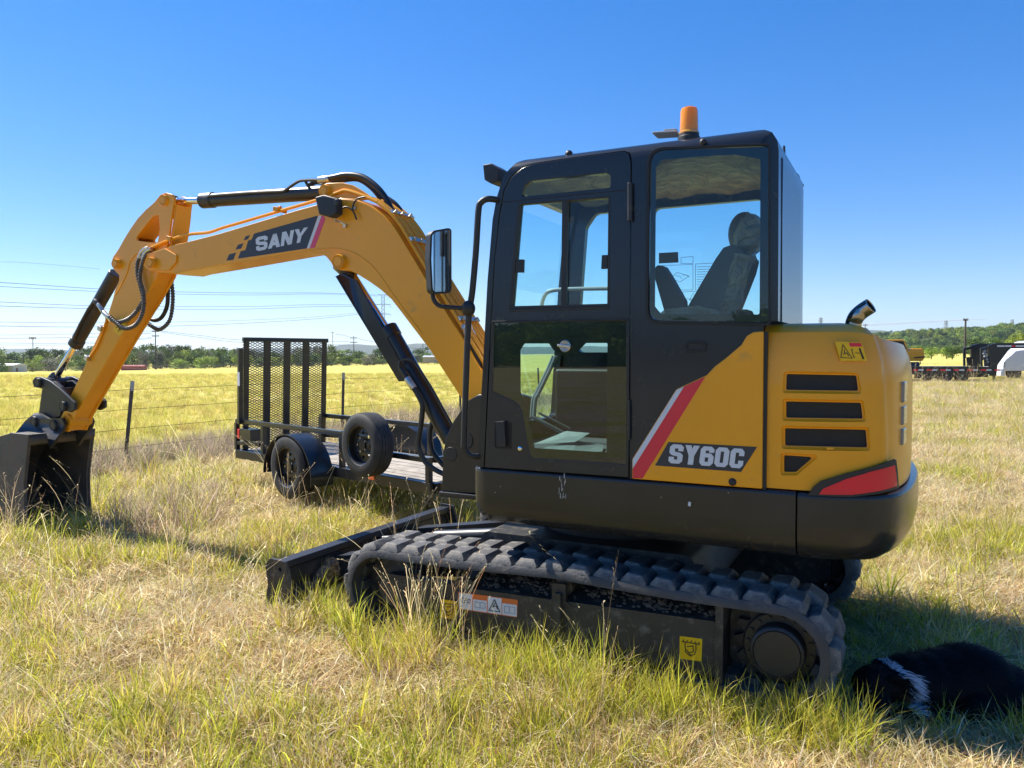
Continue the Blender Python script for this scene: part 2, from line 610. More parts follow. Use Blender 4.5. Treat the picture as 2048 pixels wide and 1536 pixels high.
def make_track(v0, v1, near):
    outer = track_path(0.222); inner = track_path(0.180)
    b = MB()
    n = len(outer)
    vs = []
    ch = 0.008
    for i in range(n):
        (uo, zo), (ui, zi) = outer[i], inner[i]
        vs += [(uo, v0+ch, zo), (uo, v1-ch, zo), (lerp(uo,ui,.3), v1, lerp(zo,zi,.3)), (ui, v1, zi), (ui, v0, zi), (lerp(uo,ui,.3), v0, lerp(zo,zi,.3))]
    fs = []
    for i in range(n):
        j = (i+1) % n
        for k in range(6):
            l = (k+1) % 6
            fs.append((i*6+k, i*6+l, j*6+l, j*6+k))
    b.add(vs, fs)
    belt = b.build('rubber_track', M['rubber'], EX, sharp=50)
    # inner drive blocks seen inside the loop
    rs, T = resample(track_path(0.182), 52)
    g = MB()
    for p, t in rs:
        nrm = Vector((t.y, -t.x))
        c = (UR+UI)/2
        inn = nrm if (Vector((min(max(p.x, UR), UI), 0.27)) - p).dot(nrm) > 0 else -nrm
        cc = (p.x + inn.x*0.012, (v0+v1)/2, p.y + inn.y*0.012)
        g.obox((cc[0], v0+0.13, cc[2]), (t.x*0.026, 0, t.y*0.026), (0, 0.045, 0), (inn.x*0.014, 0, inn.y*0.014))
        g.obox((cc[0], v1-0.13, cc[2]), (t.x*0.026, 0, t.y*0.026), (0, 0.045, 0), (inn.x*0.014, 0, inn.y*0.014))
    o = g.build('drive_blocks', M['rubber'], belt, smooth=False); o['kind'] = 'stuff'
    # tread lugs, two staggered rows
    rs, T = resample(track_path(0.222), NL*2)
    for k in range(NL*2):
        p, t = rs[k]
        nrm = Vector((t.y, -t.x))
        if (Vector((min(max(p.x, UR), UI), 0.27)) - p).dot(nrm) > 0: nrm = -nrm
        v = v0 + (0.105 if k % 2 else 0.295) * (v1-v0)/0.40
        X = EXF((p.x+1, 0, 0)) - EXF((p.x, 0, 0))
        # local frame vectors in excavator local coordinates
        tv = Vector((t.x, 0, t.y)); nv = Vector((nrm.x, 0, nrm.y)); yv = nv.cross(tv)
        if lug_me[0] is None:
            o = lug_mesh(); lug_me[0] = o
        else:
            o = lug_me[0].copy(); COL.objects.link(o)
        mt = Matrix((tv, yv, nv)).transposed().to_4x4()
        pos = EXF((p.x, v, p.y))
        mt.translation = pos
        o.parent = belt
        o.matrix_parent_inverse = Matrix.Identity(4)
        o.matrix_local = mt
    return belt
make_track(-0.05, 0.35, True)
make_track(1.51, 1.91, False)

def make_undercarriage(sg, v_out):
    """sg=+1: near track (outer face towards smaller v)"""
    V = lambda d: v_out + sg*d
    def pr(b, poly, holes, d0, d1): return b.prism(poly, holes, min(V(d0),V(d1)), max(V(d0),V(d1)))
    b = MB()
    ztop = 0.372
    # long box beam with sloping top
    pr(b, rpoly([(0.30,0.115),(1.66,0.115),(1.66,0.335),(1.60,0.345),(0.36,ztop),(0.30,ztop)], 0.012), [], 0.02, 0.26)
    fr_ = b.build('track_frame', M['frame_dirty'], EX, bevel=0.008)
    b = MB()
    b.add([(0.32,V(0.05),0.368),(1.62,V(0.05),0.335),(1.62,V(0.25),0.385),(0.32,V(0.25),0.43),
           (0.32,V(0.05),0.30),(1.62,V(0.05),0.30),(1.62,V(0.25),0.30),(0.32,V(0.25),0.30)],
          [(0,1,2,3),(4,5,1,0),(5,6,2,1),(6,7,3,2),(7,4,0,3),(4,7,6,5)])
    b.build('frame_deck', M['frame_dirty'], fr_)
    b = MB()
    pr(b, rpoly([(0.30,0.10),(0.335,0.10),(0.335,0.455),(0.30,0.455)],0.008), [], 0.0, 0.24)
    b.build('end_plate', M['frame_dirty'], fr_, bevel=0.004)
    # idler yoke
    b = MB()
    pr(b, rpoly([(1.66,0.15),(2.19,0.17),(2.25,0.26),(2.19,0.35),(1.66,0.345)], [0,0.05,0.08,0.06,0]), [], 0.035, 0.10)
    pr(b, rpoly([(1.62,0.10),(1.74,0.12),(1.74,0.37),(1.62,0.39)],0.01), [], 0.03, 0.24)
    b.build('idler_yoke', M['frame_dirty'], fr_, bevel=0.01)
    b = MB()
    ax = (0, -sg, 0)
    b.lathe([(0.05,-0.01),(0.05,-0.03),(0.165,-0.045),(0.178,-0.06),(0.178,-0.14),(0.165,-0.155),(0.05,-0.16)], (UI, V(0.10), 0.265), (0, -sg, 0), 36)
    b.build('idler_wheel', M['frame_dirty'], EX)
    # carrier roller and bracket
    uc = 1.105
    b = MB()
    b.cyl((uc, V(0.06), 0.415), (uc, V(0.22), 0.415), 0.047, 20)
    b.cyl((uc, V(0.055), 0.415), (uc, V(0.075), 0.415), 0.034, 16)
    b.build('carrier_roller', M['frame_dirty'], EX)
    b = MB()
    pr(b, rpoly([(uc-0.07,0.335),(uc+0.09,0.335),(uc+0.045,0.36),(uc+0.045,0.44),(uc-0.03,0.445),(uc-0.03,0.36)],0.008), [], 0.012, 0.032)
    pr(b, rpoly([(uc-0.012,0.20),(uc+0.022,0.20),(uc+0.022,0.40),(uc-0.012,0.40)],0.006), [], -0.012, 0.018)
    b.build('roller_bracket', M['frame_dirty'], EX, bevel=0.003)
    # bottom rollers
    for k in range(4):
        b = MB()
        c = 0.52 + k*0.33
        b.lathe([(0.03,0),(0.075,0.005),(0.075,0.05),(0.05,0.06),(0.05,0.12),(0.075,0.13),(0.075,0.17),(0.03,0.175)], (c, V(0.03), 0.13), (0, sg, 0), 20)
        b.build('bottom_roller', M['frame_dirty'], EX)
    # sprocket ring with teeth
    nt = 15
    pts = []
    for k in range(nt):
        a0 = 2*math.pi*k/nt
        for f, r_ in ((0.0,0.208),(0.14,0.206),(0.27,0.180),(0.42,0.166),(0.58,0.166),(0.73,0.180),(0.86,0.206)):
            a = a0 + f*2*math.pi/nt
            pts.append((UR + r_*math.cos(a), 0.275 + r_*math.sin(a)))
    b = MB()
    pr(b, pts, [circ((UR,0.275),0.09,28)], 0.125, 0.16)
    spr = b.build('sprocket', M['frame_dirty'], EX, bevel=0.004)
    b = MB()
    b.lathe([(0.160,0.0),(0.160,-0.03),(0.152,-0.036),(0.118,-0.038),(0.116,-0.105),(0.110,-0.112),(0.104,-0.114),(0.102,-0.108),(0.100,-0.108),(0.097,-0.114),(0.03,-0.116)], (UR, V(0.125), 0.275), (0, sg, 0), 48)
    b.add([(UR,V(0.009),0.275)], [])
    b.cyl((UR, V(0.02), 0.275), (UR, V(0.0085), 0.275), 0.032, 24)
    b.build('drive_motor_cover', M['steel_dark'], spr)
    for k in range(16):
        a = 2*math.pi*k/16 + 0.1
        b = MB()
        c = (UR + 0.138*math.cos(a), V(0.09), 0.275 + 0.138*math.sin(a))
        b.cyl(c, (c[0], V(0.076), c[2]), 0.0095, 6)
        b.build('bolt', M['steel_dark'], spr, smooth=False)
    b = MB()
    pr(b, rpoly([(0.30,0.15),(0.30,0.40),(0.12,0.42),(-0.02,0.36),(-0.02,0.18),(0.12,0.13)],0.04), [], 0.165, 0.26)
    b.build('motor_guard', M['frame_dirty'], EX, bevel=0.01)
make_undercarriage(1, -0.04)
make_undercarriage(-1, 1.90)

# soil clods and gravel lying on the near track frame
b = MB()
rnd = random.Random(3)
for k in range(420):
    u = rnd.uniform(0.36, 1.62); f = rnd.random()**0.7
    if 1.03 < u < 1.2 and f < .6: continue
    v = 0.01 + f*0.2
    zz = lerp(0.368, 0.335, (u-.32)/1.3) + 0.05*(v-0.01)/0.2 + 0.004
    r_ = rnd.uniform(0.003, 0.011) * (2.2 if rnd.random() < .08 else 1)
    b.ell((u, v, zz), (r_*1.3, r_, r_*0.8), 5, 3)
b.build('soil_clods', M['soil'], EX, smooth=False)['kind'] = 'stuff'

# centre frame and slew ring
b = MB()
b.prism(rpoly([(0.45,0.36),(0.62,0.30),(1.75,0.30),(1.88,0.38),(1.75,0.56),(0.55,0.56)],0.05), [], 0.36, 1.50)
b.build('car_body', M['frame_dirty'], EX, bevel=0.01)
b = MB()
b.lathe([(0.44,0),(0.44,0.05),(0.40,0.055),(0.40,0.14)], (UC, VC, 0.56), (0,0,1), 48)
b.build('slew_ring', M['steel_dark'], EX)

# ---- dozer blade --------------------------------------------------------
b = MB()
UB = 2.985
prof = [(UB-0.06,0.06),(UB-0.045,0.075),(UB-0.07,0.13),(UB-0.075,0.22),(UB-0.045,0.305),(UB-0.02,0.325),(UB-0.075,0.328),(UB-0.078,0.29),(UB-0.10,0.20),(UB-0.09,0.12),(UB-0.10,0.06)]
prof = [(UB+0.03,0.03),(UB-0.005,0.10),(UB-0.015,0.19),(UB+0.01,0.27),(UB+0.045,0.32),(UB-0.055,0.325),(UB-0.06,0.285),(UB-0.03,0.27),(UB-0.045,0.19),(UB-0.035,0.14),(UB-0.12,0.135),(UB-0.125,0.115),(UB-0.03,0.10),(UB-0.0,0.03)]
b.prism(prof, [], -0.03, 1.89)
bl = b.build('dozer_blade', M['steel_dark'], EX, bevel=0.003)
for vv in (-0.05, 1.89):
    b = MB()
    b.prism(rpoly([(UB-0.115,0.06),(UB-0.125,0.20),(UB-0.085,0.335),(UB+0.035,0.345),(UB+0.075,0.30),(UB+0.055,0.18),(UB+0.085,0.05)],0.02),
            [circ((UB-0.045,0.285),0.014,12)], vv, vv+0.022)
    b.build('end_plate', M['frame_dirty'], bl, bevel=0.003)
for vv in (0.42, 1.30):
    b = MB()
    b.prism(rpoly([(1.80,0.27),(2.88,0.13),(2.96,0.14),(2.96,0.25),(2.86,0.27),(1.84,0.44),(1.78,0.42)],0.02), [], vv, vv+0.13)
    b.build('blade_arm', M['steel_dark'], EX, bevel=0.006)
b = MB()
b.tube([(1.80,0.93,0.42),(2.45,0.93,0.33)], 0.045, 18)
b.build('blade_cylinder', M['steel_dark'], EX)
b = MB(); b.tube([(2.45,0.93,0.33),(2.93,0.93,0.26)], 0.025, 14)
b.build('cylinder_rod', M['steel_dark'], EX)
# heap of soil left on the blade ledge
b = MB()
rnd = random.Random(11)
for k in range(260):
    t = rnd.gauss(0.5, 0.2)
    if not 0 < t < 1: continue
    h = max(0, 1 - abs(t-0.5)*2.3)
    v = lerp(0.16, 0.62, t)
    r_ = rnd.uniform(0.008, 0.022)
    b.ell((UB-0.06 - rnd.uniform(-0.02,0.045), v, 0.135 + rnd.random()*0.12*h), (r_*1.2, r_*1.3, r_), 6, 4)
for k in range(60):
    r_ = rnd.uniform(0.006, 0.014)
    b.ell((UB-0.06 + rnd.uniform(-0.03,0.03), rnd.gauss(1.35,0.05), 0.14 + rnd.random()*0.06), (r_, r_, r_), 6, 4)
b.build('soil_heap', M['soil'], EX)['kind'] = 'stuff'

# ---- upper structure ----------------------------------------------------
half = [(1.62,0.93-0.45),(1.655,0.40),(1.66,0.16),(1.635,0.05),(1.57,0.005),(1.45,0.0),(1.0,0.0),(0.5,0.0),(0.15,0.0),(0.0,0.0),(-0.12,0.012),(-0.22,0.038),(-0.31,0.082),(-0.375,0.15),(-0.415,0.25),(-0.450,0.42),(-0.472,0.66),(-0.480,0.93)]
FULL = half + [(u, 1.86-v) for u, v in reversed(half[:-1])]
def plan(u0=None, sel=None, n=6):
    return [tuple(p) for p in catmull([Vector((a, b)) for a, b in FULL], n)]
PLAN = plan()
def plan_n(path):
    out = []
    m = len(path)
    for i in range(m):
        d = Vector(path[min(i+1,m-1)]) - Vector(path[max(i-1,0)])
        d.normalize()
        # path runs front -> rear along v=0; inward is +v there
        out.append(Vector((d.y, -d.x)) if True else None)
    # ensure inward
    c = Vector((0.7, 0.93))
    res = []
    for p, nn in zip(path, out):
        if (c - Vector(p)).dot(nn) < 0: nn = -nn
        res.append(nn)
    return res
def vs_of(u):
    """near side surface v at position u (rear part is curved)"""
    best = 0.0
    for a, b_ in zip(PLAN[:-1], PLAN[1:]):
        if a[1] > 0.93 or b_[1] > 0.93: break
        if b_[0] <= u <= a[0] and a[0] < 1.5:
            t = (a[0]-u)/max(1e-9, a[0]-b_[0])
            return lerp(a[1], b_[1], t)
    return best if u > 0 else 0.4
def sweep(path, loop, close_ends=True):
    """closed loop [(inset,z)] swept along the plan path"""
    nn = plan_n(path)
    vs = []; fs = []
    m = len(loop)
    for p, n_ in zip(path, nn):
        for d, z in (loop(p) if callable(loop) else loop):
            vs.append((p[0] + n_.x*d, p[1] + n_.y*d, z))
    if callable(loop): m = len(loop(path[0]))
    for i in range(len(path)-1):
        for k in range(m):
            l = (k+1) % m
            fs.append((i*m+k, i*m+l, (i+1)*m+l, (i+1)*m+k))
    fs.append(tuple(range(m))); fs.append(tuple((len(path)-1)*m + k for k in reversed(range(m))))
    return vs, fs
ZS = 0.992
def split_path(ua, ub, far=False):
    pts = [p for p in PLAN if p[1] < 0.93 and ub - 1e-6 <= p[0] <= ua + 1e-6]
    return pts
sk_loop = [(0.02,ZS),(0.006,ZS-0.004),(0.0,ZS-0.012),(0.0,ZS-0.022),(0.0,0.86),(0.004,0.80),(0.018,0.75),(0.045,0.712),(0.09,0.692),(0.14,0.685),(0.14,0.70),(0.05,0.76),(0.03,ZS)]
cw_loop = [(0.03,ZS-0.002),(0.006,ZS-0.006),(0.0,ZS-0.014),(-0.001,ZS-0.025),(-0.004,0.90),(0.0,0.84),(0.012,0.78),(0.040,0.725),(0.085,0.690),(0.15,0.672),(0.25,0.668),(0.25,0.80),(0.22,ZS-0.002)]
front = [p for p in PLAN if p[1] < 0.9 and p[0] > 0.004]
p_sk = front + [(0.004, 0.0)]
vs, fs = sweep(p_sk, sk_loop)
b = MB(); b.add(vs, fs)
b.build('side_skirt', M['skirt'], EX, sharp=40)
rear = [(-0.004, 0.0)] + [p for p in PLAN if p[0] < -0.005] + [(-0.004, 1.86)]
vs, fs = sweep(rear, cw_loop)
b = MB(); b.add(vs, fs)
b.build('counterweight', M['skirt'], EX, sharp=40)
# far side skirt and front apron
b = MB()
b.prism([(0.0,0.70),(1.5,0.70),(1.62,0.80),(1.62,ZS),(0.0,ZS)], [], 1.80, 1.86)
b.box(1.55, 1.62, 0.45, 1.80, 0.70, ZS)
b.build('far_skirt', M['skirt'], EX, bevel=0.01)
b = MB()
b.box(-0.22, 1.58, 0.12, 1.78, 0.70, 0.985)
b.build('upper_frame', M['steel_dark'], EX, bevel=0.01)

# rear hood, swept round the tail
UH = 0.152
crease = lambda z: lerp(-0.377, -0.335, (z-ZS)/0.7)
hood_prof = [(0.022,ZS+0.003),(0.014,ZS+0.006),(0.012,1.08),(0.012,1.30),(0.013,1.45),(0.022,1.56),(0.034,1.63),(0.058,1.685),(0.10,1.716),(0.16,1.727),(0.30,1.730),(0.30,ZS+0.003)]
hp = [p for p in PLAN if p[0] < UH + 1e-6]
hp = [(UH, 0.0)] + [p for p in hp if p[0] < UH-0.01] + [(UH, 1.86)]
hp2 = []
for a, b_ in zip(hp[:-1], hp[1:]):
    L = (Vector(a)-Vector(b_)).length
    k = max(1, int(L/0.02))
    for i in range(k): hp2.append(tuple(Vector(a).lerp(Vector(b_), i/k)))
hp2.append(hp[-1])
nn = plan_n(hp2)
vs = []; fs = []
m = len(hood_prof)
for p, n_ in zip(hp2, nn):
    for d, z in hood_prof:
        k = sst(crease(z)+0.012, crease(z)-0.012, p[0]) if p[0] > -0.6 else 1
        dd = d + (0.020*k if d < 0.25 else 0)
        zz = z - (0.02*k if z > 1.7 else 0)
        # slope of the top towards the tail
        if z > 1.5: zz -= 0.05*max(0, (-p[0]-0.2)/0.28)**1.5*(1 if z > 1.6 else 0.5)
        vs.append((p[0] + n_.x*dd, p[1] + n_.y*dd, zz))
for i in range(len(hp2)-1):
    for k in range(m):
        l = (k+1) % m
        fs.append((i*m+k, i*m+l, (i+1)*m+l, (i+1)*m+k))
fs.append(tuple(range(m))); fs.append(tuple((len(hp2)-1)*m + k for k in reversed(range(m))))
b = MB(); b.add(vs, fs)
hood = b.build('rear_hood', M['yellow'], EX, sharp=40)
# cut the vents
vents = [[(1572,748),(1712,751),(1716,782),(1571,780)],
         [(1571,803),(1721,806),(1725,838),(1571,836)],
         [(1569,857),(1731,860),(1734,896),(1569,892)],
         [(1567,911),(1626,915),(1591,945),(1567,945)]]
def q_on(px, py, off=0.0):
    v = 0.0
    for _ in range(6):
        u, z = Q(px, py, v)
        v = vs_of(u) + 0.013
    return (u, v - off, z)
cut = []
EXm = lambda o: o
for vt in vents:
    poly = []
    cen = Vector((sum(p[0] for p in vt)/4, sum(p[1] for p in vt)/4))
    pts = []
    for p in vt:
        q = q_on(*p); pts.append((q[0], q[2]))
    c = MB(); c.prism(rpoly(pts, 0.008, 3), [], -0.2, 0.165)
    cut.append(c.build('c', M['yellow'], None, smooth=False))
    # chamfered outer step
    pts2 = inset(pts, -0.013)
    c = MB()
    bb = rpoly(pts2, 0.012, 3); tt = rpoly(inset(pts, -0.004), 0.008, 3)
    vsx = []
    n = len(bb)
    for p in bb: vsx.append((p[0], vs_of(p[0]) - 0.01, p[1]))
    for p in bb: vsx.append((p[0], vs_of(p[0]) + 0.0145, p[1]))
    for p in tt: vsx.append((p[0], vs_of(p[0]) + 0.028, p[1]))
    fsx = [tuple(range(n)), tuple(reversed(range(2*n, 3*n)))]
    for r_ in range(2):
        for i in range(n):
            j = (i+1) % n
            fsx.append((r_*n+i, r_*n+j, (r_+1)*n+j, (r_+1)*n+i))
    c.add(vsx, fsx)
    cut.append(c.build('c', M['yellow'], None, smooth=False))
sv = hood.parent; hood.parent = None
hood = boolop(hood, cut)
hood.parent = sv
resharp(hood, 28)
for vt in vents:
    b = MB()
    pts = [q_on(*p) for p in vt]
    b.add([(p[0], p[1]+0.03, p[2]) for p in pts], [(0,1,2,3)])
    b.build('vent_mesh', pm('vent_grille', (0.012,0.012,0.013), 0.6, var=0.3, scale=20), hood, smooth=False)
# engine parts glimpsed behind the middle grille are too dark to matter; hood top plate
b = MB()
b.prism([(p[0], p[1]) for p in [(UH-0.004,0.28),(-0.17,0.34),(-0.19,0.7),(-0.2,0.93),(-0.19,1.16),(-0.17,1.52),(UH-0.004,1.58)]], [], 1.60, 1.7285, fn=lambda p,w_:(p[0],p[1],w_))
b.build('hood_top', M['yellow'], hood)

# overlays that follow the curved side
def on_side(name, pts, off, mat, parent, thick=0.006, cuts=3, add=0.0):
    P = [q_on(x, y) for x, y in pts]
    bm = bmesh.new()
    vsb = [bm.verts.new((p[0], 0, p[2])) for p in P]
    es = [bm.edges.new((vsb[i], vsb[(i+1) % len(vsb)])) for i in range(len(vsb))]
    bmesh.ops.triangle_fill(bm, edges=es, use_beauty=True)
    bmesh.ops.subdivide_edges(bm, edges=bm.edges, cuts=cuts, use_grid_fill=True)
    top = list(bm.verts)
    for v_ in top: v_.co.y = vs_of(v_.co.x) + 0.013 + add - off
    r_ = bmesh.ops.extrude_face_region(bm, geom=list(bm.faces))
    for e in r_['geom']:
        if isinstance(e, bmesh.types.BMVert): e.co.y += thick
    for v_ in bm.verts: v_.co = EXF(v_.co)
    bmesh.ops.recalc_face_normals(bm, faces=bm.faces)
    bm.normal_update()
    return finish(bm, name, mat, parent, sharp=30)
surround = [(1617,989),(1626,974),(1641,962),(1690,947),(1745,933),(1789,918),(1793,921),(1796,945),(1798,975),(1760,986),(1700,993)]
o = on_side('lamp_surround', surround, 0.020, M['plastic'], EX, thick=0.03)
refl = [(1639,987),(1647,976),(1693,956.5),(1745,941),(1790,929),(1793,950),(1795,970),(1760,980),(1705,988)]
o = on_side('red_reflector', refl, 0.023, M['red'], EX, thick=0.02)
# tail lamp on the rear corner
b = MB()
for zz0, zz1 in ((1.27,1.36),(1.37,1.47),(1.18,1.26)):
    b.obox((-0.402, 0.36, (zz0+zz1)/2), (0.014,-0.003,0), (-0.006,0.05,0), (0,0,(zz1-zz0)/2-0.004))
b.build('tail_lamp', pm('clear_lamp_lens', (0.22,0.22,0.22), 0.15, coat=0.5), EX, bevel=0.006)
# exhaust stack
ep = [Q3(1706,672,0.26),Q3(1706,655,0.26),Q3(1708,643,0.26),Q3(1714,632,0.25),Q3(1725,622,0.25),Q3(1742,611,0.24)]
ep = [(ep[0][0], ep[0][1], 1.68)] + ep
pp_ = catmull(ep, 6)
b = MB(); b.tube(pp_, 0.035, 24, caps=False)
# slant cut mouth
ex = b.build('exhaust_pipe', M['exhaust'], EX)
sd_ = ex.modifiers.new('s', 'SOLIDIFY'); sd_.thickness = 0.003
b = MB(); b.lathe([(0.033,-0.03),(0.033,-0.028)], pp_[-1], (Vector(pp_[-1])-Vector(pp_[-3])), 24)
b.build('exhaust_baffle', M['ink'], ex)

# front side cover (triangular) with stripes and model plate
cover = [(1264,957.5),(1286,957.5),(1413,751),(1429,733),(1455,713),(1482,690),(1493,672),(1506,664),(1527,662),(1524,978)]
cover = [(1264,957.5),(1264,918),(1352,778.5),(1413,750),(1429,733),(1455,713),(1482,690),(1493,672),(1506,664),(1527,662),(1524,978)]
b = MB()
cv = QL(cover, -0.012)
b.prism(cv, [], -0.012, 0.02)
cov = b.build('side_cover', M['yellow'], EX, bevel=0.006)
def decal(name, pts, v, mat, parent, th=0.0012):
    b = MB(); b.prism(QL(pts, v), [], v, v + th)
    return b.build(name, mat, parent, smooth=False)
VD = -0.0135
o = decal('white_stripe', [(1265.5,937),(1265.5,919),(1353,780),(1368,773)], VD, M['white'], cov)
o = decal('crimson_stripe', [(1265.5,956.5),(1265.5,937.5),(1368.5,773),(1411,753),(1285,957)], VD, M['crimson'], cov)
o = decal('model_plate', [(1337,884),(1514,894),(1482,944),(1310,931)], VD, M['graphite'], cov)
b = MB(); c = Q3(1465,964,-0.012); b.lathe([(0.0001,-0.012),(0.010,-0.011),(0.016,-0.006),(0.018,0)], c, (0,1,0), 16)
b.build('cover_knob', M['plastic'], cov)

# block letters: strokes in a unit box
def letter(ch):
    S = {}
    S['S'] = [[(1,.80),(1,.93),(.88,1),(.12,1),(0,.9),(0,.62),(.12,.53),(.88,.47),(1,.38),(1,.1),(.88,0),(.12,0),(0,.1),(0,.22)]]
    return S[ch]
def stroke_poly(pts, tw, th):
    """thick stroke -> list of quads (unit box), tw/th: half widths in x and y"""
    quads = []
    P = [Vector(p) for p in pts]
    L = []; Rr = []
    for i, p in enumerate(P):
        d1 = (P[i]-P[i-1]) if i > 0 else (P[1]-P[0])
        d2 = (P[i+1]-P[i]) if i < len(P)-1 else d1
        d1.normalize(); d2.normalize()
        n1 = Vector((-d1.y, d1.x)); n2 = Vector((-d2.y, d2.x))
        nn_ = (n1+n2)
        if nn_.length < 1e-5: nn_ = n1
        nn_.normalize()
        k = 1/max(0.6, nn_.dot(n1))
        o_ = Vector((nn_.x*tw*k, nn_.y*th*k))
        L.append(p+o_); Rr.append(p-o_)
    for i in range(len(P)-1):
        quads.append([L[i], L[i+1], Rr[i+1], Rr[i]])
    return quads
def glyph(ch, tw, th):
    """polygons in a 0..1 box"""
    x0, x1, y0, y1 = tw, 1-tw, th, 1-th
    mx, my = 0.5, 0.5
    def st(*p): return stroke_poly([(lerp(x0,x1,a), lerp(y0,y1,b_)) for a, b_ in p], tw, th)
    if ch == 'S': return st((1,.70),(1,.92),(.86,1),(.14,1),(0,.9),(0,.62),(.12,.54),(.88,.46),(1,.38),(1,.1),(.86,0),(.14,0),(0,.08),(0,.30))
    if ch == 'O' or ch == '0': return st((.5,1),(.85,1),(1,.88),(1,.12),(.85,0),(.15,0),(0,.12),(0,.88),(.15,1),(.5,1))
    if ch == '6': return st((1,.74),(1,.9),(.85,1),(.15,1),(0,.88),(0,.12),(.15,0),(.85,0),(1,.12),(1,.44),(.85,.55),(.1,.55))
    if ch == 'C': return st((1,.66),(1,.88),(.85,1),(.15,1),(0,.88),(0,.12),(.15,0),(.85,0),(1,.12),(1,.36))
    W = 2.3*tw
    if ch == 'A': return [[Vector(p) for p in q] for q in ([(0,0),(W,0),(.5+W*.42,1),(.5-W*.42,1)], [(1,0),(1-W,0),(.5-W*.42,1),(.5+W*.42,1)], [(.22,.18),(.78,.18),(.70,.40),(.30,.40)])]
    if ch == 'N': return [[Vector(p) for p in q] for q in ([(0,0),(W*.86,0),(W*.86,1),(0,1)], [(1-W*.86,0),(1,0),(1,1),(1-W*.86,1)], [(0,1),(W*1.0,1),(1,0),(1-W,0)])]
    if ch == 'Y': return [[Vector(p) for p in q] for q in ([(0,1),(W,1),(.5+W*.40,.42),(.5-W*.40,.42)], [(1,1),(1-W,1),(.5-W*.40,.42),(.5+W*.40,.42)], [(.5-W*.45,0),(.5+W*.45,0),(.5+W*.45,.46),(.5-W*.45,.46)])]
def word(name, text, quad, v, mat, parent, tw=0.17, th=0.12, gap=0.12, widths=None, th_=0.001):
    """quad: bottom-left, bottom-right, top-right, top-left in photograph pixels"""
    bl_, br_, tr_, tl_ = [Vector(p) for p in quad]
    widths = widths or [1]*len(text)
    tot = sum(widths) + gap*(len(text)-1)
    x = 0
    b = MB()
    e = 0.0
    for ch, wd in zip(text, widths):
        for q in glyph(ch, tw/wd if ch in 'ANY' else tw, th):
            pts = []
            for p in q:
                s = (x + p.x*wd)/tot; t = p.y
                a = bl_.lerp(br_, s); c = tl_.lerp(tr_, s)
                a = a.lerp(c, t)
                pts.append(Q(a.x, a.y, v))
            e += 0.000004
            b.prism(pts, [], v - e, v + th_)
        x += wd + gap
    return b.build(name, mat, parent, smooth=False)
word('lettering', 'SY60C', [(1336,926),(1485,937),(1490,898),(1341,888)], VD-0.0015, M['white'], cov, tw=0.19, th=0.105, gap=0.10, widths=[1,1.05,1,1,1])

# grey pivot dot below cover etc.
b = MB()
for px, py, s in ((1379,1008,4),):
    c = Q3(px, py, -0.004); b.obox(c, (0.006,0,0.001), (0,0.001,0), (-0.001,0,0.010))
b.build('paint_chip', M['white'], EX, smooth=False)
# seam bolt recess (latch) on the dark side panel
b = MB()
c = Q3(1391,693,-0.004)
b.prism(rpoly([(c[0]-0.05,c[2]-0.026),(c[0]+0.05,c[2]-0.026),(c[0]+0.05,c[2]+0.026),(c[0]-0.05,c[2]+0.026)],0.025), [rpoly([(c[0]-0.036,c[2]-0.014),(c[0]+0.036,c[2]-0.014),(c[0]+0.036,c[2]+0.014),(c[0]-0.036,c[2]+0.014)],0.013)], -0.008, 0.002)
lt = b.build('latch_recess', M['rubber_seal'], EX, bevel=0.003)
b = MB(); b.box(c[0]-0.034, c[0]+0.034, -0.004, -0.0015, c[2]-0.013, c[2]+0.013)
b.build('latch', M['ink'], lt)

# right-hand engine cover (behind the cab)
b = MB()
b.prism(rpoly([(0.17,1.04),(1.50,1.04),(1.50,1.22),(1.30,1.36),(0.17,1.36)],0.04), [], 1.03, 1.84)
b.build('tank_cover', M['yellow'], EX, bevel=0.02)

# ---- cab -----------------------------------------------------------------
side_px = [(955,940),(967,700),(975,560),(985,440),(993,396),(1007,352),(1030,323),(1062,305),(1100,296.5),(1250,280.5),(1400,266.5),(1480,262.5)]
sp = QL(side_px, 0.0)
ZR = sum(p[1] for p in sp[-3:])/3
sp = [(p[0], p[1]) for p in sp[:-3]]
sp = [(sp[0][0], 0.994)] + sp[1:]
side = sp + [(1.0, ZR), (0.22, ZR), (0.160, ZR-0.010), (0.124, ZR-0.032), (0.104, ZR-0.065), (0.098, ZR-0.11), (0.097, 2.2), (0.085, 0.994)]
WC = 0.99
def cab_solid(d, name):
    s = inset(side, d)
    b = MB(); b.prism(s, [], -0.2, WC+0.2)
    A = b.build(name, M['navy'], None, smooth=False)
    u0, u1 = 0.085+d*0.7, 1.62-d*0.3
    b = MB(); b.prism(rpoly([(u0-0.02,d),(1.8,d),(1.8,WC-d),(u0-0.02,WC-d)], [0.13-d,0,0,0.13-d], 8), [], 0.9, 3.0, fn=lambda p,w_:(p[0],p[1],w_))
    B = b.build('c', M['navy'], None, smooth=False)
    b = MB(); b.prism(rpoly([(d,0.9),(WC-d,0.9),(WC-d,ZR-d),(d,ZR-d)], [0,0,0.085-d*.5,0.085-d*.5], 8), [], -0.3, 2.2, fn=lambda p,w_:(w_,p[0],p[1]))
    C_ = b.build('c', M['navy'], None, smooth=False)
    return boolop(A, [B, C_], 'INTERSECT')
shell = cab_solid(0.0, 'cab_shell')
inn = cab_solid(0.045, 'c')
cuts = [inn]
def cutter(poly, a, b_, fn=None):
    m_ = MB(); m_.prism(poly, [], a, b_, fn)
    cuts.append(m_.build('c', M['navy'], None, smooth=False))
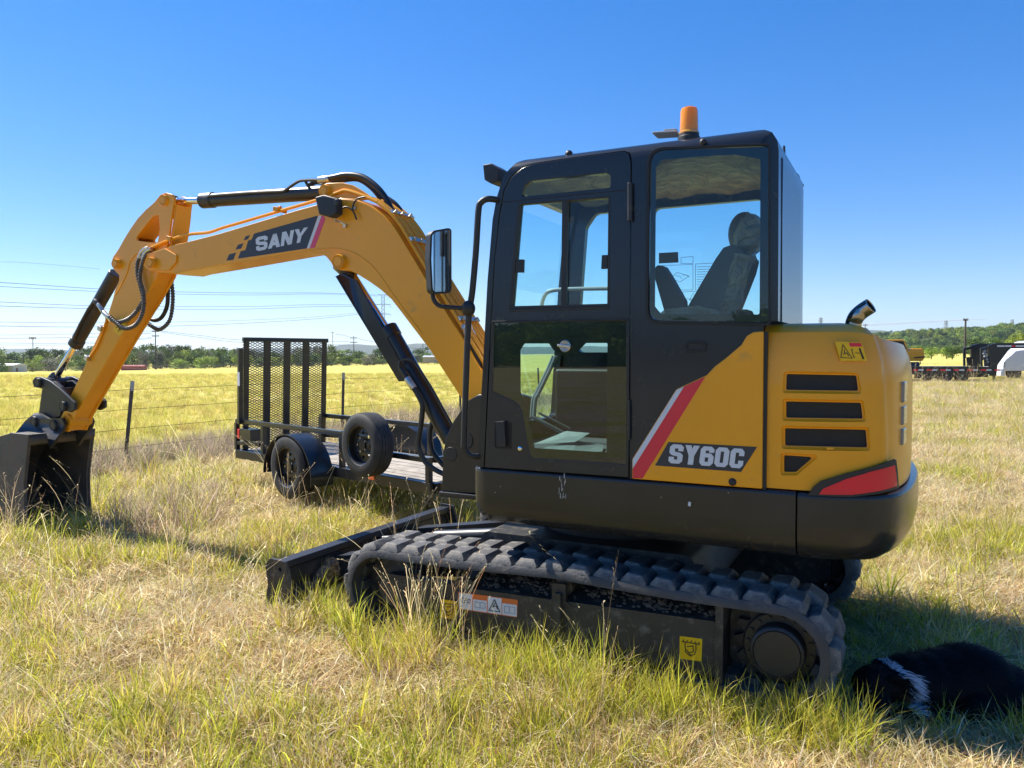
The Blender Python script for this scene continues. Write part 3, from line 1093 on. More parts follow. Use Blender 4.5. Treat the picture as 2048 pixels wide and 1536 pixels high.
door_px = [(969,935),(984,644),(991,520),(1001,430),(1010,384),(1024,358),(1044,339),(1070,329),(1150,317),(1246,304),(1258,308),(1261,325),(1257,956)]
door_px = [(967,937),(981,644),(988,520),(998,428),(1007,380),(1021,353),(1042,334),(1068,324.5),(1150,312.5),(1246,300),(1260,305),(1264,325),(1259.5,958)]
dr = QL(door_px, 0.0)
cutter(dr, -0.1, 0.06)
cutter([(-0.1,0.9),(UH,0.9),(UH,1.735),(-0.1,1.735)], -0.5, 1.6)
rw = rpoly(QL([(1297,640),(1300,300),(1560,283),(1560,652)], 0.0), [0.07,0.07,0.0,0.0], 6)
rwp = QL([(1297,640),(1300,300),(1536,292),(1536,646)], 0.0)
cutter(rpoly(rwp, [0.06,0.07,0.03,0.03], 6), -0.1, 0.06)
# far side windows
ft = 2.47
cutter(rpoly([(0.31,1.66),(0.93,1.66),(0.93,ft-0.02),(0.31,ft-0.02)],0.04), WC-0.06, WC+0.1)
fw = rpoly([(1.00,1.60),(1.42,1.60),(1.36,ft-0.10),(1.30,ft-0.02),(1.00,ft-0.02)],0.05)
cutter(fw, WC-0.06, WC+0.1)
# rear window (v, z) and front window
cutter(rpoly([(0.14,1.72),(0.85,1.72),(0.85,2.47),(0.14,2.47)],0.06), -0.1, 0.19, fn=lambda p,w_:(w_,p[0],p[1]))
cutter(rpoly([(0.075,1.20),(0.915,1.20),(0.915,2.44),(0.075,2.44)],0.05), 1.30, 2.0, fn=lambda p,w_:(w_,p[0],p[1]))
shell = boolop(shell, cuts)
shell.name = 'cab_shell'
shell.parent = EX
resharp(shell, 25)

# door
def dpx(pts, v=-0.006, r_=0): 
    q = QL(pts, v)
    return rpoly(q, r_, 4) if r_ else q
d_out = inset(QL(door_px, -0.006), 0.007)
tr_win = rpoly(QL([(1043,393),(1049,372),(1061,362),(1213,346),(1220.5,351),(1220.5,375.5)], -0.006), 0.01, 3)
pane_all = rpoly(QL([(1024,612.6),(1041,409),(1217.6,395),(1215,607.7)], -0.006), 0.004, 2)
lg_px = [(987.6,644.4),(1254,640),(1252.5,930.5),(1066,917.5),(1060,914),(1056,903),(1041,820.6),(1036,811),(1026,803),(984,784)]
lg = QL(lg_px, -0.006)
b = MB()
b.prism(d_out, [tr_win, pane_all, inset(lg, 0.004)], -0.006, 0.032)
door = b.build('cab_door', M['navy'], EX, bevel=0.003)
# transom strip seam
b = MB()
s = QL([(1002,405.5),(1257,380.5),(1257,378.5),(1002,403.5)], -0.0072)
b.prism(s, [], -0.0072, -0.0055); b.build('transom_seam', M['rubber_seal'], door)
def pane(name, poly, v, mat, parent, th=0.004):
    b = MB(); b.prism(poly, [], v, v+th)
    return b.build(name, mat, parent, smooth=False)
# single-sheet glass (one surface, no doubled reflection)
def sheet(name, poly3, mat, parent):
    b = MB(); b.add(poly3, [tuple(range(len(poly3)))])
    return b.build(name, mat, parent, smooth=False)
sheet('transom_pane', [(p[0],0.004,p[1]) for p in inset(tr_win,-0.004)], M['sky_glass'], door)
pa = [Q(1026,611,0.0), Q(1042,410,0.0), Q(1129,402,0.0), Q(1126,610.5,0.0)]
pb = [Q(1126,610,0.0), Q(1129,402,0.0), Q(1217,396,0.0), Q(1214.5,607,0.0)]
sheet('sliding_pane', [(p[0],0.006,p[1]) for p in inset(pa,-0.004)], M['sky_glass'], door)
sheet('fixed_pane', [(p[0],0.014,p[1]) for p in inset(pb,-0.006)], M['sky_glass'], door)
b = MB()
fo = QL([(1018,618),(1036,406.5),(1221,391.5),(1219,612.5)], -0.004)
fi = QL([(1024.5,612.3),(1041.5,409.3),(1217,395.3),(1214.7,607.4)], -0.004)
b.prism(fo, [fi], -0.008, 0.02)
b.prism(QL([(1122,611),(1124.5,402.5),(1135,401.5),(1132,610.5)], -0.004), [], -0.007, 0.018)
b.prism(QL([(1018,624),(1018.5,618),(1219.5,612.5),(1219.5,618)], -0.004), [], -0.010, 0.0)
b.build('sliding_window_frame', M['plastic'], door, bevel=0.002)
for c4 in ([(1032,545),(1034,519),(1048,519),(1047,545)], [(1203,538),(1204.5,510.5),(1216,510),(1215.5,537.5)]):
    b = MB(); b.prism(QL(c4, 0.0), [], -0.008, 0.012); b.build('window_catch', M['plastic'], door, bevel=0.002)
# lower glass with black border
clr = rpoly(QL([(1049,687),(1098,687),(1107,700),(1118,709.5),(1149.5,709.5),(1161,697),(1172,686),(1215,686),(1213,905),(1069,896),(1060.6,858),(1054,825),(1041,783),(1040.6,700)], 0.0), 0.006, 3)
b = MB(); b.prism(QL(lg_px, 0.0), [clr], 0.0, 0.003)
b.build('glass_border', M['frit'], door, smooth=False)
sheet('lower_glass', [(p[0],-0.0035,p[1]) for p in QL(lg_px, -0.0035)], M['door_glass'], door)
b = MB()
b.prism(QL([(982,646),(1256,641),(1256,637),(983,642)], -0.01), [], -0.0105, -0.004)
b.build('glass_trim', M['rubber_seal'], door, bevel=0.0015)
# grab hole ring in the lower glass
c = Q(1130,692,-0.006)
b = MB(); b.lathe([(0.017,0.0),(0.026,-0.004),(0.030,0.0)], (c[0],-0.006,c[1]), (0,1,0), 20)
b.build('glass_latch', M['zinc'], door)
b = MB(); b.obox((c[0],-0.02,c[1]), (0.035,0,0.004), (0,0.006,0), (0,0,0.006)); b.build('glass_latch_arm', M['zinc'], door, bevel=0.003)
# door handle, lock, hinges
hc = [(989,897),(989,843),(1022,845),(1022,898)]
b = MB(); b.prism(rpoly(QL(hc,-0.008),0.006,3), [rpoly(inset(QL(hc,-0.008),0.008),0.005,3)], -0.010, -0.004)
b.build('handle_recess', M['rubber_seal'], door, bevel=0.002)
b = MB(); b.prism(inset(QL(hc,-0.008),0.006), [], -0.0065, -0.005); b.build('handle_well', M['ink'], door)
b = MB(); b.prism(rpoly(QL([(995,893),(993,843),(1010,842),(1013,893)],-0.02),0.010,3), [], -0.030, -0.008)
b.build('door_handle', M['plastic'], door, bevel=0.005)
c = Q3(1040,897,-0.008)
b = MB(); b.lathe([(0.0001,-0.007),(0.006,-0.007),(0.011,-0.004),(0.013,0)], c, (0,1,0), 20); b.build('lock', M['chrome'], door)
for y0, y1, x in ((366,442,1260),(800,880,1258)):
    b = MB(); a = Q3(x,y0,-0.014); c = Q3(x,y1,-0.014)
    b.tube([a,c], 0.013 if y0 < 500 else 0.006, 14); b.build('hinge', M['steel_dark'], door, bevel=0.002)

# fixed glass of the cab
rg = rpoly(QL([(1299,639),(1302,301),(1537,293),(1537,645)], -0.002), [0.055,0.065,0.02,0.02], 6)
rg_in = rpoly(QL([(1309,612),(1312,334),(1324,320),(1400,313),(1468,309),(1521,318),(1519,629),(1322,628)], -0.001), 0.01, 3)
b = MB(); b.prism(rg, [rg_in], 0.0, 0.003)
b.build('rear_side_glass_border', M['frit'], EX, smooth=False)
sheet('rear_side_glass', [(p[0],-0.003,p[1]) for p in rg], M['sky_glass'], EX)
sl_o = rpoly(QL([(1292,646),(1295,296),(1540,286),(1541,652)], -0.002), [0.065,0.075,0.02,0.02], 7)
sl_i = rpoly(QL([(1297,641),(1300,301),(1537,291),(1537,647)], -0.002), [0.06,0.07,0.018,0.018], 7)
b = MB(); b.prism(sl_o, [sl_i], -0.009, 0.004)
b.build('window_seal', M['rubber_seal'], EX, bevel=0.003)
sheet('far_rear_glass', [(p[0],WC-0.02,p[1]) for p in rpoly([(0.29,1.64),(0.95,1.64),(0.95,ft),(0.29,ft)],0.04)], M['sky_glass'], EX)
sheet('far_front_glass', [(p[0],WC-0.02,p[1]) for p in inset(fw,-0.015)], M['sky_glass'], EX)
sheet('front_glass', [(1.55,0.06,1.18),(1.55,0.93,1.18),(1.44,0.93,2.36),(1.44,0.06,2.36)], M['sky_glass'], EX)
# rear window: outer glass slightly proud, wrapping the corner
b = MB()
RS = lambda z, o: 0.085 + (z-0.994)*0.01118 - o
sheet('rear_glass', [(RS(1.735,.006),0.13,1.735),(RS(2.2,.006),0.13,2.2),(RS(2.2,.006),0.13,2.47),(RS(2.2,.006),0.86,2.47),(RS(2.2,.006),0.86,2.2),(RS(1.735,.006),0.86,1.735)], M['rear_glass'], EX)
b = MB()
b.add([], [])
b.prism([(0.13,1.735),(0.86,1.735),(0.86,2.47),(0.13,2.47)], [rpoly([(0.19,1.80),(0.80,1.80),(0.80,2.42),(0.19,2.42)],0.05)], 0.004, 0.001, fn=lambda p,w_:(RS(min(p[1],2.3),w_),p[0],p[1]))
b.build('rear_glass_border', M['frit'], EX, smooth=False)
# crinkled protective film under the ceiling
b = MB()
nx, ny = 26, 18
rnd = random.Random(5)
vs = []; fs = []
for i in range(nx+1):
    for j in range(ny+1):
        u = lerp(0.17, 1.36, i/nx); v = lerp(0.06, 0.93, j/ny)
        vs.append((u, v, ZR-0.075 - 0.022*abs(noise.noise(Vector((u*6, v*9, 1)))) - 0.05*abs(noise.noise(Vector((u*2, v*3, 4)))) - 0.008*rnd.random()))
for i in range(nx):
    for j in range(ny):
        fs.append((i*(ny+1)+j, (i+1)*(ny+1)+j, (i+1)*(ny+1)+j+1, i*(ny+1)+j+1))
b.add(vs, fs)
b.build('ceiling_film', M['wrap'], EX, sharp=50)
b = MB()
b.box(0.14, 1.40, 0.045, WC-0.045, ZR-0.06, ZR-0.05)
b.build('headliner', pm('beige_headliner', (0.62,0.56,0.44), 0.8, var=0.06), EX)

# cab interior
b = MB(); b.box(0.12, 1.56, 0.05, WC-0.05, 1.04, 1.09)
b.build('cab_floor', M['interior'], EX)
b = MB()
b.prism(rpoly([(0.15,1.09),(0.62,1.09),(0.62,1.34),(0.15,1.48)],0.03), [], 0.10, WC-0.08)
b.build('seat_base', M['interior'], EX, bevel=0.02)
b = MB()
b.prism(rpoly([(0.38,1.34),(0.90,1.38),(0.94,1.44),(0.90,1.50),(0.42,1.48)],0.05), [], 0.30, 0.74)
seat = b.build('operator_seat', M['seat'], EX, bevel=0.03, seg=3)
b = MB()
bk = QL([(1382,640),(1400,608),(1447,528),(1463,505),(1483,498),(1504,512),(1497,540),(1458,640)], 0.5)
b.prism(rpoly(bk, 0.02, 3), [], 0.30, 0.73)
b.build('backrest', M['seat'], seat, bevel=0.04, seg=3)
b = MB()
c = Q(1489,469,0.52)
b.ell((c[0], 0.52, c[1]), (0.078, 0.13, 0.112), 20, 14)
hr = b.build('headrest', M['seat'], seat)
b = MB()
c2 = Q(1496,475,0.52)
vs = []; fs = []
nk = 28
for j in range(9):
    t = j/8
    for k in range(nk):
        a = 2*math.pi*k/nk
        rr = 1.05 + 0.10*noise.noise(Vector((math.cos(a)*2.2, math.sin(a)*2.2, j*0.6)))
        ph = lerp(0.35, 2.6, t)
        f_ = math.sin(ph)*rr if j < 7 else (0.45 if j == 7 else 0.6)
        vs.append((c2[0] + 0.082*f_*math.cos(a), 0.52 + 0.135*f_*math.sin(a), c2[1] + 0.118*math.cos(ph)*rr - (0.02 if j == 8 else 0)))
for j in range(8):
    for k in range(nk):
        l = (k+1) % nk
        fs.append((j*nk+k, j*nk+l, (j+1)*nk+l, (j+1)*nk+k))
b.add(vs, fs)
b.build('headrest_wrap', M['wrap'], seat)
b = MB()
ga, gb, gc, gd = [Vector(Q(*p, 0.28)) for p in ((1436,640),(1472,640),(1506,512),(1466,506))]
vs = []; fs = []
for i in range(9):
    for j in range(25):
        s, t = i/8, j/24
        p = ga.lerp(gb, s).lerp(gd.lerp(gc, s), t)
        k = 0.012*math.sin(s*9 + 5*noise.noise(Vector((s*2, t*3, 2)))) + 0.03*noise.noise(Vector((s*3, t*5, 7)))
        edge = 0.03*max(0, abs(s-.5)*2-.7)/.3
        vs.append((p.x + 0.014*noise.noise(Vector((t*5, s*2, 3))), 0.262 + k + edge, p.y))
for i in range(8):
    for j in range(24):
        fs.append((i*25+j, (i+1)*25+j, (i+1)*25+j+1, i*25+j+1))
b.add(vs, fs)
o = b.build('backrest_wrap', M['wrap'], seat, sharp=60)
b = MB()
arm_ = QL([(1341,640),(1318,560),(1315,545),(1322,533),(1334,534),(1348,556),(1374,602),(1378,640)], 0.27)
b.prism(rpoly(arm_, 0.015, 3), [], 0.20, 0.28)
b.build('left_armrest', M['interior'], seat, bevel=0.02)
b = MB()
cs = QL([(1300,645),(1335,618),(1400,612),(1440,622),(1460,645)], 0.16)
b.prism([(p[0],p[1]) for p in cs], [], 0.12, 0.26)
b.build('console', M['wrap'], EX, bevel=0.01)
b = MB()
cs = QL([(1440,645),(1452,634),(1475,632),(1480,620),(1500,620),(1506,632),(1515,636),(1520,648)], 0.14)
b.prism(cs, [], 0.08, 0.2)
b.build('control_box', M['plastic'], EX, bevel=0.006)
# travel levers and pedals seen through the lower glass
b = MB()
for dv, dx in ((0.50,0),(0.56,5)):
    pts = catmull([Q3(1112-dx,712,dv), Q3(1100-dx,740,dv), Q3(1078-dx,785,dv), Q3(1071-dx,800,dv), Q3(1068-dx,835,dv)], 6)
    b.tube(pts, 0.011, 10)
b.build('travel_levers', M['galv'], EX)
ped = pm('pale_pedal_tread', (0.17,0.19,0.18), 0.5, metal=0.3, var=0.2, scale=20)
b = MB()
for k in range(16):
    a = Vector(Q3(1064+k*3.6, 836+k*2.0, 0.45)); c = Vector(Q3(1074+k*3.6, 834+k*1.9, 0.56))
    b.bar(a, c, 0.012, 0.006)
b.bar(Q3(1062,833,0.45), Q3(1128,866,0.45), 0.012, 0.012)
b.bar(Q3(1078,826,0.60), Q3(1140,858,0.60), 0.012, 0.012)
b.build('pedal', ped, EX, smooth=False)
b = MB()
b.add([Q3(1068,888,0.2), Q3(1132,862,0.3), Q3(1180,866,0.3), Q3(1150,884,0.2)], [(0,1,2,3)])
b.add([Q3(1070,900,0.12), Q3(1148,880,0.3), Q3(1207,890,0.3), Q3(1205,903,0.1), Q3(1150,906,0.06)], [(0,1,2,3,4)])
b.build('floor_mat', ped, EX, smooth=False)
b = MB()
b.tube(catmull([Q3(1080,640,0.70),Q3(1083,612,0.70),Q3(1090,590,0.70),Q3(1105,581,0.70),Q3(1150,578,0.70),Q3(1225,577,0.70)],6), 0.012, 10)
b.build('window_guard_bar', M['galv'], EX)
b = MB()
b.box(0.95, 1.50, WC-0.20, WC-0.05, 1.09, 1.50)
b.build('right_console', M['plastic'], EX, bevel=0.02)
# instruction plates stuck on the far window
inst = pm('pale_instruction_sheet', (0.38,0.50,0.55), 0.6, var=0.05)
b = MB()
VI = WC-0.03
for x0,y0,x1,y1 in ((1325,531,1386,580),(1391,528,1430,580),(1362,515,1386,527),(1366,584,1404,598)):
    for a, c in (((x0,y0),(x1,y0-2)),((x1,y0-2),(x1,y1)),((x1,y1),(x0,y1)),((x0,y1),(x0,y0))):
        b.bar(Q3(a[0],a[1],VI), Q3(c[0],c[1],VI), 0.002, 0.002)
rnd = random.Random(2)
for k in range(7):
    x = 1330+k*7; b.bar(Q3(x,550+rnd.uniform(-4,4),VI), Q3(x+6,556+rnd.uniform(-9,9),VI), 0.0022, 0.002)
for k in range(9):
    y = 534+k*5; b.bar(Q3(1394,y,VI), Q3(1394+rnd.uniform(14,32),y-1,VI), 0.0022, 0.002)
for a, c in (((1340,556),(1355,545)),((1355,545),(1378,552)),((1378,552),(1360,564)),((1360,564),(1340,556))):
    b.bar(Q3(a[0],a[1],VI), Q3(c[0],c[1],VI), 0.0026, 0.002)
b.build('instruction_sticker', M['interior'], EX, smooth=False)
b = MB(); b.prism(QL([(1318,527),(1318,506),(1356,504),(1357,525)],VI), [], VI-0.002, VI)
b.build('data_plate', M['interior'], EX, smooth=False)
b = MB()
b.tube([Q3(1379,600,VI),Q3(1386,586,VI),Q3(1393,600,VI),Q3(1379,600,VI)], 0.0016, 5)
b.build('warning_triangle', M['ink'], EX)

# roof details
b = MB()
c = Q3(1378,262,0.12)
zr = ZR
cx = Q(1378,215,0.12)
b.lathe([(0.052,-0.03),(0.052,0.000),(0.048,0.004),(0.047,0.018)], (c[0],0.12,zr+0.02), (0,0,1), 28)
bc = b.build('beacon_base', M['plastic'], EX)
hb = cx[1] - (zr+0.036)
b = MB()
b.lathe([(0.0475,0),(0.0480,0.006),(0.0430,0.012),(0.0405,hb-0.018),(0.036,hb-0.006),(0.026,hb),(0.0001,hb+0.001)], (c[0],0.12,zr+0.036), (0,0,1), 36)
b.build('beacon_lens', M['amber'], bc)
for k in range(14):
    a = 2*math.pi*k/14
    pass
b = MB()
b.obox(Q3(1334,269,0.2), (0.060,0,0.004), (0,0.05,0.0), (0,0,0.005))
b.obox(Q3(1342,266,0.22), (0.03,0,0.002), (0,0.02,0), (0,0,0.016))
b.build('roof_bracket', M['galv'], EX, bevel=0.003)
b = MB(); b.ell(Q3(1406,284,0.0), (0.016,0.012,0.016), 14, 8); b.build('roof_grommet', M['plastic'], EX)
b = MB(); b.ell((Q(1138,297,0.05)[0],0.05,ZR-0.005), (0.02,0.02,0.02), 12, 8); b.build('roof_bolt', M['plastic'], EX)
# work lamp on the cab front
b = MB()
a0 = QL([(976,334),(993,331),(1010,342),(1006,366),(993,372),(979,364)], 0.12)
b.prism(a0, [], 0.06, 0.19)
b.build('cab_work_lamp', M['plastic'], EX, bevel=0.006)
# tied cord at the rear roof corner
b = MB()
for pts in ([(1563,304),(1570,318),(1575,338),(1583,352),(1590,365)],[(1590,365),(1600,370),(1604,371)],[(1575,330),(1573,350),(1566,372)],[(1583,350),(1578,362),(1568,372)],[(1584,345),(1594,352),(1598,366)]):
    b.tube(catmull([Q3(x,y,0.06+(x-1548)/52*0.93) for x,y in pts],5), 0.011, 7)
b.tube([Q3(1568,292,0.42),Q3(1569,312,0.42)], 0.006, 6)
b.build('tied_strap', M['hose'], EX)
# handrail, mirror
b = MB()
hp_ = [Q3(x,y,v) for x,y,v in ((1003,403,0.03),(990,399,-0.01),(975,398,-0.04),(963,404,-0.05),(957,420,-0.055),(952,500,-0.055),(945,580,-0.055),(937,640,-0.055),(932,760,-0.055),(928,880,-0.055),(929,898,-0.05),(936,908,-0.04),(948,913,-0.02),(966,911,0.03))]
hp_ = [(p[0], p[1], p[2]) for p in hp_]
b.tube(catmull(hp_, 6), 0.0165, 14)
b.build('handrail', M['plastic'], EX)
b = MB(); b.ell(Q3(937,617,-0.06), (0.036,0.036,0.042), 20, 14)
mk = b.build('mirror_clamp', M['plastic'], EX)
b = MB()
b.tube(catmull([Q3(935,618,-0.07),Q3(918,616,-0.08),Q3(893,614,-0.10),Q3(878,611,-0.11),Q3(868,600,-0.12),Q3(865,585,-0.12),Q3(866,560,-0.12)],6), 0.012, 10)
b.build('mirror_arm', M['plastic'], EX)
mc = Vector(Q3(883,521,-0.12))
# mirror: rounded plate facing backwards and slightly out
nrm = Vector((-0.90,-0.436,0)); tx = Vector((0.436,-0.90,0)); up = Vector((0,0,1))
pl = rpoly([(-0.062,-0.165),(0.062,-0.175),(0.072,0.0),(0.066,0.13),(0.045,0.150),(-0.045,0.172),(-0.062,0.165)],0.03,5)
def mfn(off): return lambda p, w_: tuple(mc + tx*p[0] + up*p[1] + nrm*(w_+off))
b = MB(); b.prism(pl, [], -0.045, 0.0, fn=mfn(0)); mir = b.build('wing_mirror', M['plastic'], EX, bevel=0.010, seg=3)
b = MB(); b.prism(inset(pl,0.010), [], 0.0005, 0.002, fn=mfn(0)); b.build('mirror_glass', M['mirror'], mir, smooth=False)

# dried drips and chips on the skirt
drip = pm('dried_droppings', (0.42,0.42,0.40), 0.8, var=0.1)
rnd = random.Random(14)
b = MB()
for k in range(46):
    x = rnd.choice((1118,1121,1124,1127,1115,1130)) + rnd.uniform(-2,2); y = rnd.uniform(950,1058)
    c = Vector(Q3(x, y, -0.0006)); h = rnd.uniform(0.002, 0.014); w_ = rnd.uniform(0.0008, 0.0022)
    if c.z < 0.86: continue
    b.obox(c, (w_,0,0), (0,0.0005,0), (0,0,h))
for k in range(9):
    x = rnd.uniform(960,1560); y = rnd.uniform(965,1070)
    c = Vector(Q3(x, y, -0.0006))
    if not 0.86 < c.z < 1.02: continue
    r_ = rnd.uniform(0.0008,0.0022); b.obox(c, (r_,0,0), (0,0.0005,0), (0,0,r_))
b.build('dried_drips', drip, EX, smooth=False)['kind'] = 'stuff'
# black strip imitating shade in the gap between side cover and rear hood
b = MB(); b.prism(QL([(1525,979),(1528,663),(1535,663),(1532,979)], 0.0), [], 0.0, 0.03)
b.build('panel_gap_shade', M['ink'], EX, smooth=False)
# ---- swing post, boom, arm, bucket ---------------------------------------
VN, VFR = 0.67, 0.93           # boom side plates
VM = 0.80
Y = M['yellow']
b = MB()
sw = QL([(1010,800),(975,790),(957,789),(937,800.5),(920,823),(906,843.5),(892,875),(886,904),(883,984),(1010,990)], 0.60)
b.prism(sw, [], 0.60, 0.64); b.prism(sw, [], 0.96, 1.0)
post = b
post.build('swing_post', M['skirt'], EX, bevel=0.006)
b = MB()
zb = Q(915,990,0.58)[1]; ub = Q(879,997,0.58)[0]
b.box(1.62, ub, 0.57, 1.03, zb-0.02, zb+0.012)
b.box(1.62, ub-0.10, 0.64, 0.96, zb, zb+0.30)
b.build('post_base', M['skirt'], EX, bevel=0.005)
b = MB(); b.cyl((2.02,0.59,1.05),(2.02,1.01,1.05),0.055,24); b.build('pivot_pin', M['steel_dark'], EX, bevel=0.004)
c = Q3(902,908,0.60)
b = MB(); b.cyl((c[0],0.595,c[2]),(c[0],1.005,c[2]),0.045,24); b.build('pivot_pin', M['steel_dark'], EX, bevel=0.004)
b = MB(); b.box(1.55,1.75,0.60,1.05,0.72,1.02); b.build('post_hinge', M['steel_dark'], EX, bevel=0.01)

boom_px = [(294,507),(329,498),(348,489),(366,486),(440,467),(590,421.6),(635,409),(680,396),(709,397),(742,410),(768,430),(790,456),(810,489),(856,566),(922,673),(962,740),(990,800),(990,850),(962,872),(940,850),(925,800),(860,700),(800,621),(783,599),(762,580),(740,564),(714,548),(700,541),(683,541),(668,536),(661,524),(652,513),(640,507),(613,500),(480,524),(371,543),(354,547.6),(317,545),(300,542),(288,533),(284,521),(287,511)]
bp_ = QL(boom_px, VN)
b = MB(); b.prism(bp_, [], VN, VFR)
boom = b.build('boom', Y, EX, bevel=0.004, bang=40)
# weld seam / raised reinforcement along the side
seam = QL([(613,501),(650,497),(678,498),(706,505),(730,520),(752,540),(783,584),(812,624),(845,668)], VN)
b = MB(); b.tube([(p[0],VN-0.001,p[1]) for p in catmull(seam,4)] if False else [(p.x,VN-0.001,p.y) for p in catmull(seam,4)], 0.0035, 6)
b.build('weld_seam', Y, boom)
seam = QL([(679,396),(712,399),(745,414),(772,437),(793,464),(858,572),(925,680)], VN)
b = MB(); b.tube([(p.x-0.012,VN+0.0,p.y-0.012) for p in catmull(seam,4)], 0.004, 6); b.build('weld_seam', Y, boom)
# nose doubler plates
nose = QL([(291,508),(330,497),(353,510),(352,524),(337,541),(300,541),(286,532),(284,520)], VN-0.012)
b = MB(); b.prism(nose, [], VN-0.014, VN+0.001); b.build('nose_plate', Y, boom, bevel=0.004)
b = MB(); b.prism(nose, [], VFR-0.001, VFR+0.014); b.build('nose_plate', Y, boom, bevel=0.004)
def boss(px, py, v0, v1, r, mat, parent, name='pin_boss', pin=True, rp=None):
    c = Q(px, py, v0)
    b = MB()
    b.lathe([(r*0.72,0.010),(r*0.72,0.0),(r*0.80,-0.001),(r*0.80,0.006),(r*0.86,0.006),(r*0.86,0),(r*0.94,-0.001),(r,0.005),(r, v1-v0-0.005),(r*0.94,v1-v0),(0.001,v1-v0)], (c[0],v0,c[1]), (0,1,0), 32)
    o = b.build(name, mat, parent, sharp=40)
    if pin:
        b = MB(); b.lathe([(0.001,-0.002),(r*0.66,-0.002),(r*0.70,0.002),(r*0.70,0.012)], (c[0],v0,c[1]), (0,1,0), 28)
        b.build('pin', M['yellow_worn'] if mat != M['steel_dark'] else mat, parent, sharp=40)
    return o
boss(675,523,VN-0.035,VFR+0.03,0.050,Y,EX)
boss(299,525,VN-0.05,VFR+0.05,0.043,M['yellow_worn'],EX)
boss(646.5,381,VN-0.0,VFR,0.043,Y,EX)
# bracket for the arm cylinder on top of the boom
for v0 in (0.70, 0.885):
    b = MB(); b.prism(QL([(636,382),(641,371),(655,366),(685,365),(705,370),(722,380),(748,398),(700,402),(650,402)], v0), [], v0, v0+0.02)
    b.build('cylinder_bracket', Y, boom, bevel=0.004)
# arm cylinder
def cylp(name, p, q, v, r, mat, parent=EX, n=24, caps=None):
    a = Vector(Q3(p[0],p[1],v)); c = Vector(Q3(q[0],q[1],v))
    b = MB()
    L = (c-a).length
    b.lathe([(r*0.9,0),(r,0.006),(r,L-0.006),(r*0.9,L)], a, c-a, n)
    return b.build(name, mat, parent, sharp=40)
cylp('arm_cylinder', (407,401.5), (652,385), VM, 0.052, M['steel_dark'])
cylp('cylinder_collar', (405,401.6), (428,400), VM, 0.060, M['steel_dark'])
cylp('arm_cylinder_rod', (344,402), (410,401.3), VM, 0.028, M['chrome'])
cylp('rod_eye', (331,402), (352,401.8), VM, 0.042, M['steel_dark'])
b = MB()
b.tube(catmull([Q3(418,392,0.745),Q3(500,386,0.745),Q3(560,383,0.745),Q3(570,381,0.745),Q3(590,367,0.745),Q3(604,361,0.745),Q3(640,360,0.745)],5), 0.011, 8)
b.build('cylinder_pipe', M['steel_dark'], EX)
b = MB(); b.tube([Q3(611,363,0.745),Q3(618,375,0.76)], 0.010, 8); b.build('pipe_clamp', M['steel_dark'], EX)
# hoses over the boom top
def hose(name, pts, v, r, mat, n=8, sub=6, guard=False):
    P = catmull([Q3(p[0],p[1],p[2] if len(p) > 2 else v) for p in pts], sub)
    b = MB()
    if guard:
        # spiral guard: resample finely and alternate the radius
        L = [0]
        for i in range(len(P)-1): L.append(L[-1] + (P[i+1]-P[i]).length)
        st = 0.012; K = int(L[-1]/st); R_ = []; PP = []; j = 0
        for k in range(K+1):
            s_ = k*st
            while j < len(L)-2 and L[j+1] < s_: j += 1
            f = (s_-L[j])/max(1e-9, L[j+1]-L[j])
            PP.append(P[j].lerp(P[j+1], min(1,f))); R_.append(r*(1.0 if k % 2 else 0.66))
        b.tube(PP, R_, n)
    else:
        b.tube(P, r, n)
    return b.build(name, mat, EX, sharp=80 if not guard else 20)
hose('hydraulic_hose', [(652,358),(672,354),(694,350),(724,354),(750,371),(770,394),(783,420)], 0.76, 0.022, M['hose'])
hose('hydraulic_hose', [(618,372),(630,364),(650,364),(684,360),(716,358),(742,374),(764,400),(780,425)], 0.84, 0.020, M['hose'])
hose('hydraulic_hose', [(768,392),(793,409),(820,446),(846,484)], 0.90, 0.014, M['hose'])
cylp('hose_fitting', (638,360.5), (660,357.5), 0.76, 0.026, M['zinc'])
# steel pipes down the back of the boom
tl = [(709,395),(742,408),(768,428),(790,454),(810,487),(856,564),(922,671),(962,738)]
tb = [Vector(Q(x,y,VN)) for x, y in tl]
tb = catmull(tb, 4)
for k, vv in enumerate((0.695,0.735,0.775,0.815,0.865,0.905)):
    pts = []
    off = 0.028 if k % 2 == 0 else 0.034
    for i, p in enumerate(tb):
        d = tb[min(i+1,len(tb)-1)] - tb[max(i-1,0)]; d.normalize()
        nrm = Vector((-d.y, d.x))
        if nrm.y < 0: nrm = -nrm
        q = p + nrm*off
        pts.append((q.x, vv, q.y))
    b = MB(); b.tube(pts[(3 if k%2 else 1):], 0.0125 if k < 4 else 0.016, 8); b.build('steel_pipe', Y, boom)
def clampbar(px, py):
    c = Vector(Q3(px,py,VN)); 
    b = MB()
    # nearest path direction
    j = min(range(len(tb)-1), key=lambda i: (tb[i]-Vector((c.x,c.z))).length)
    d = (tb[j+1]-tb[j]).normalized(); nrm = Vector((-d.y,d.x)); nrm = nrm if nrm.y > 0 else -nrm
    cc = tb[j] + nrm*0.05
    b.obox((cc.x,0.80,cc.y),(d.x*0.014,0,d.y*0.014),(0,0.125,0),(nrm.x*0.006,0,nrm.y*0.006))
    for vv in (0.715,0.795,0.885):
        b.cyl((cc.x,vv,cc.y),(cc.x+nrm.x*0.02,vv,cc.y+nrm.y*0.02),0.010,6)
    b.build('pipe_clamp', M['zinc'], boom, smooth=False)
clampbar(812,485); clampbar(905,640); clampbar(772,432)
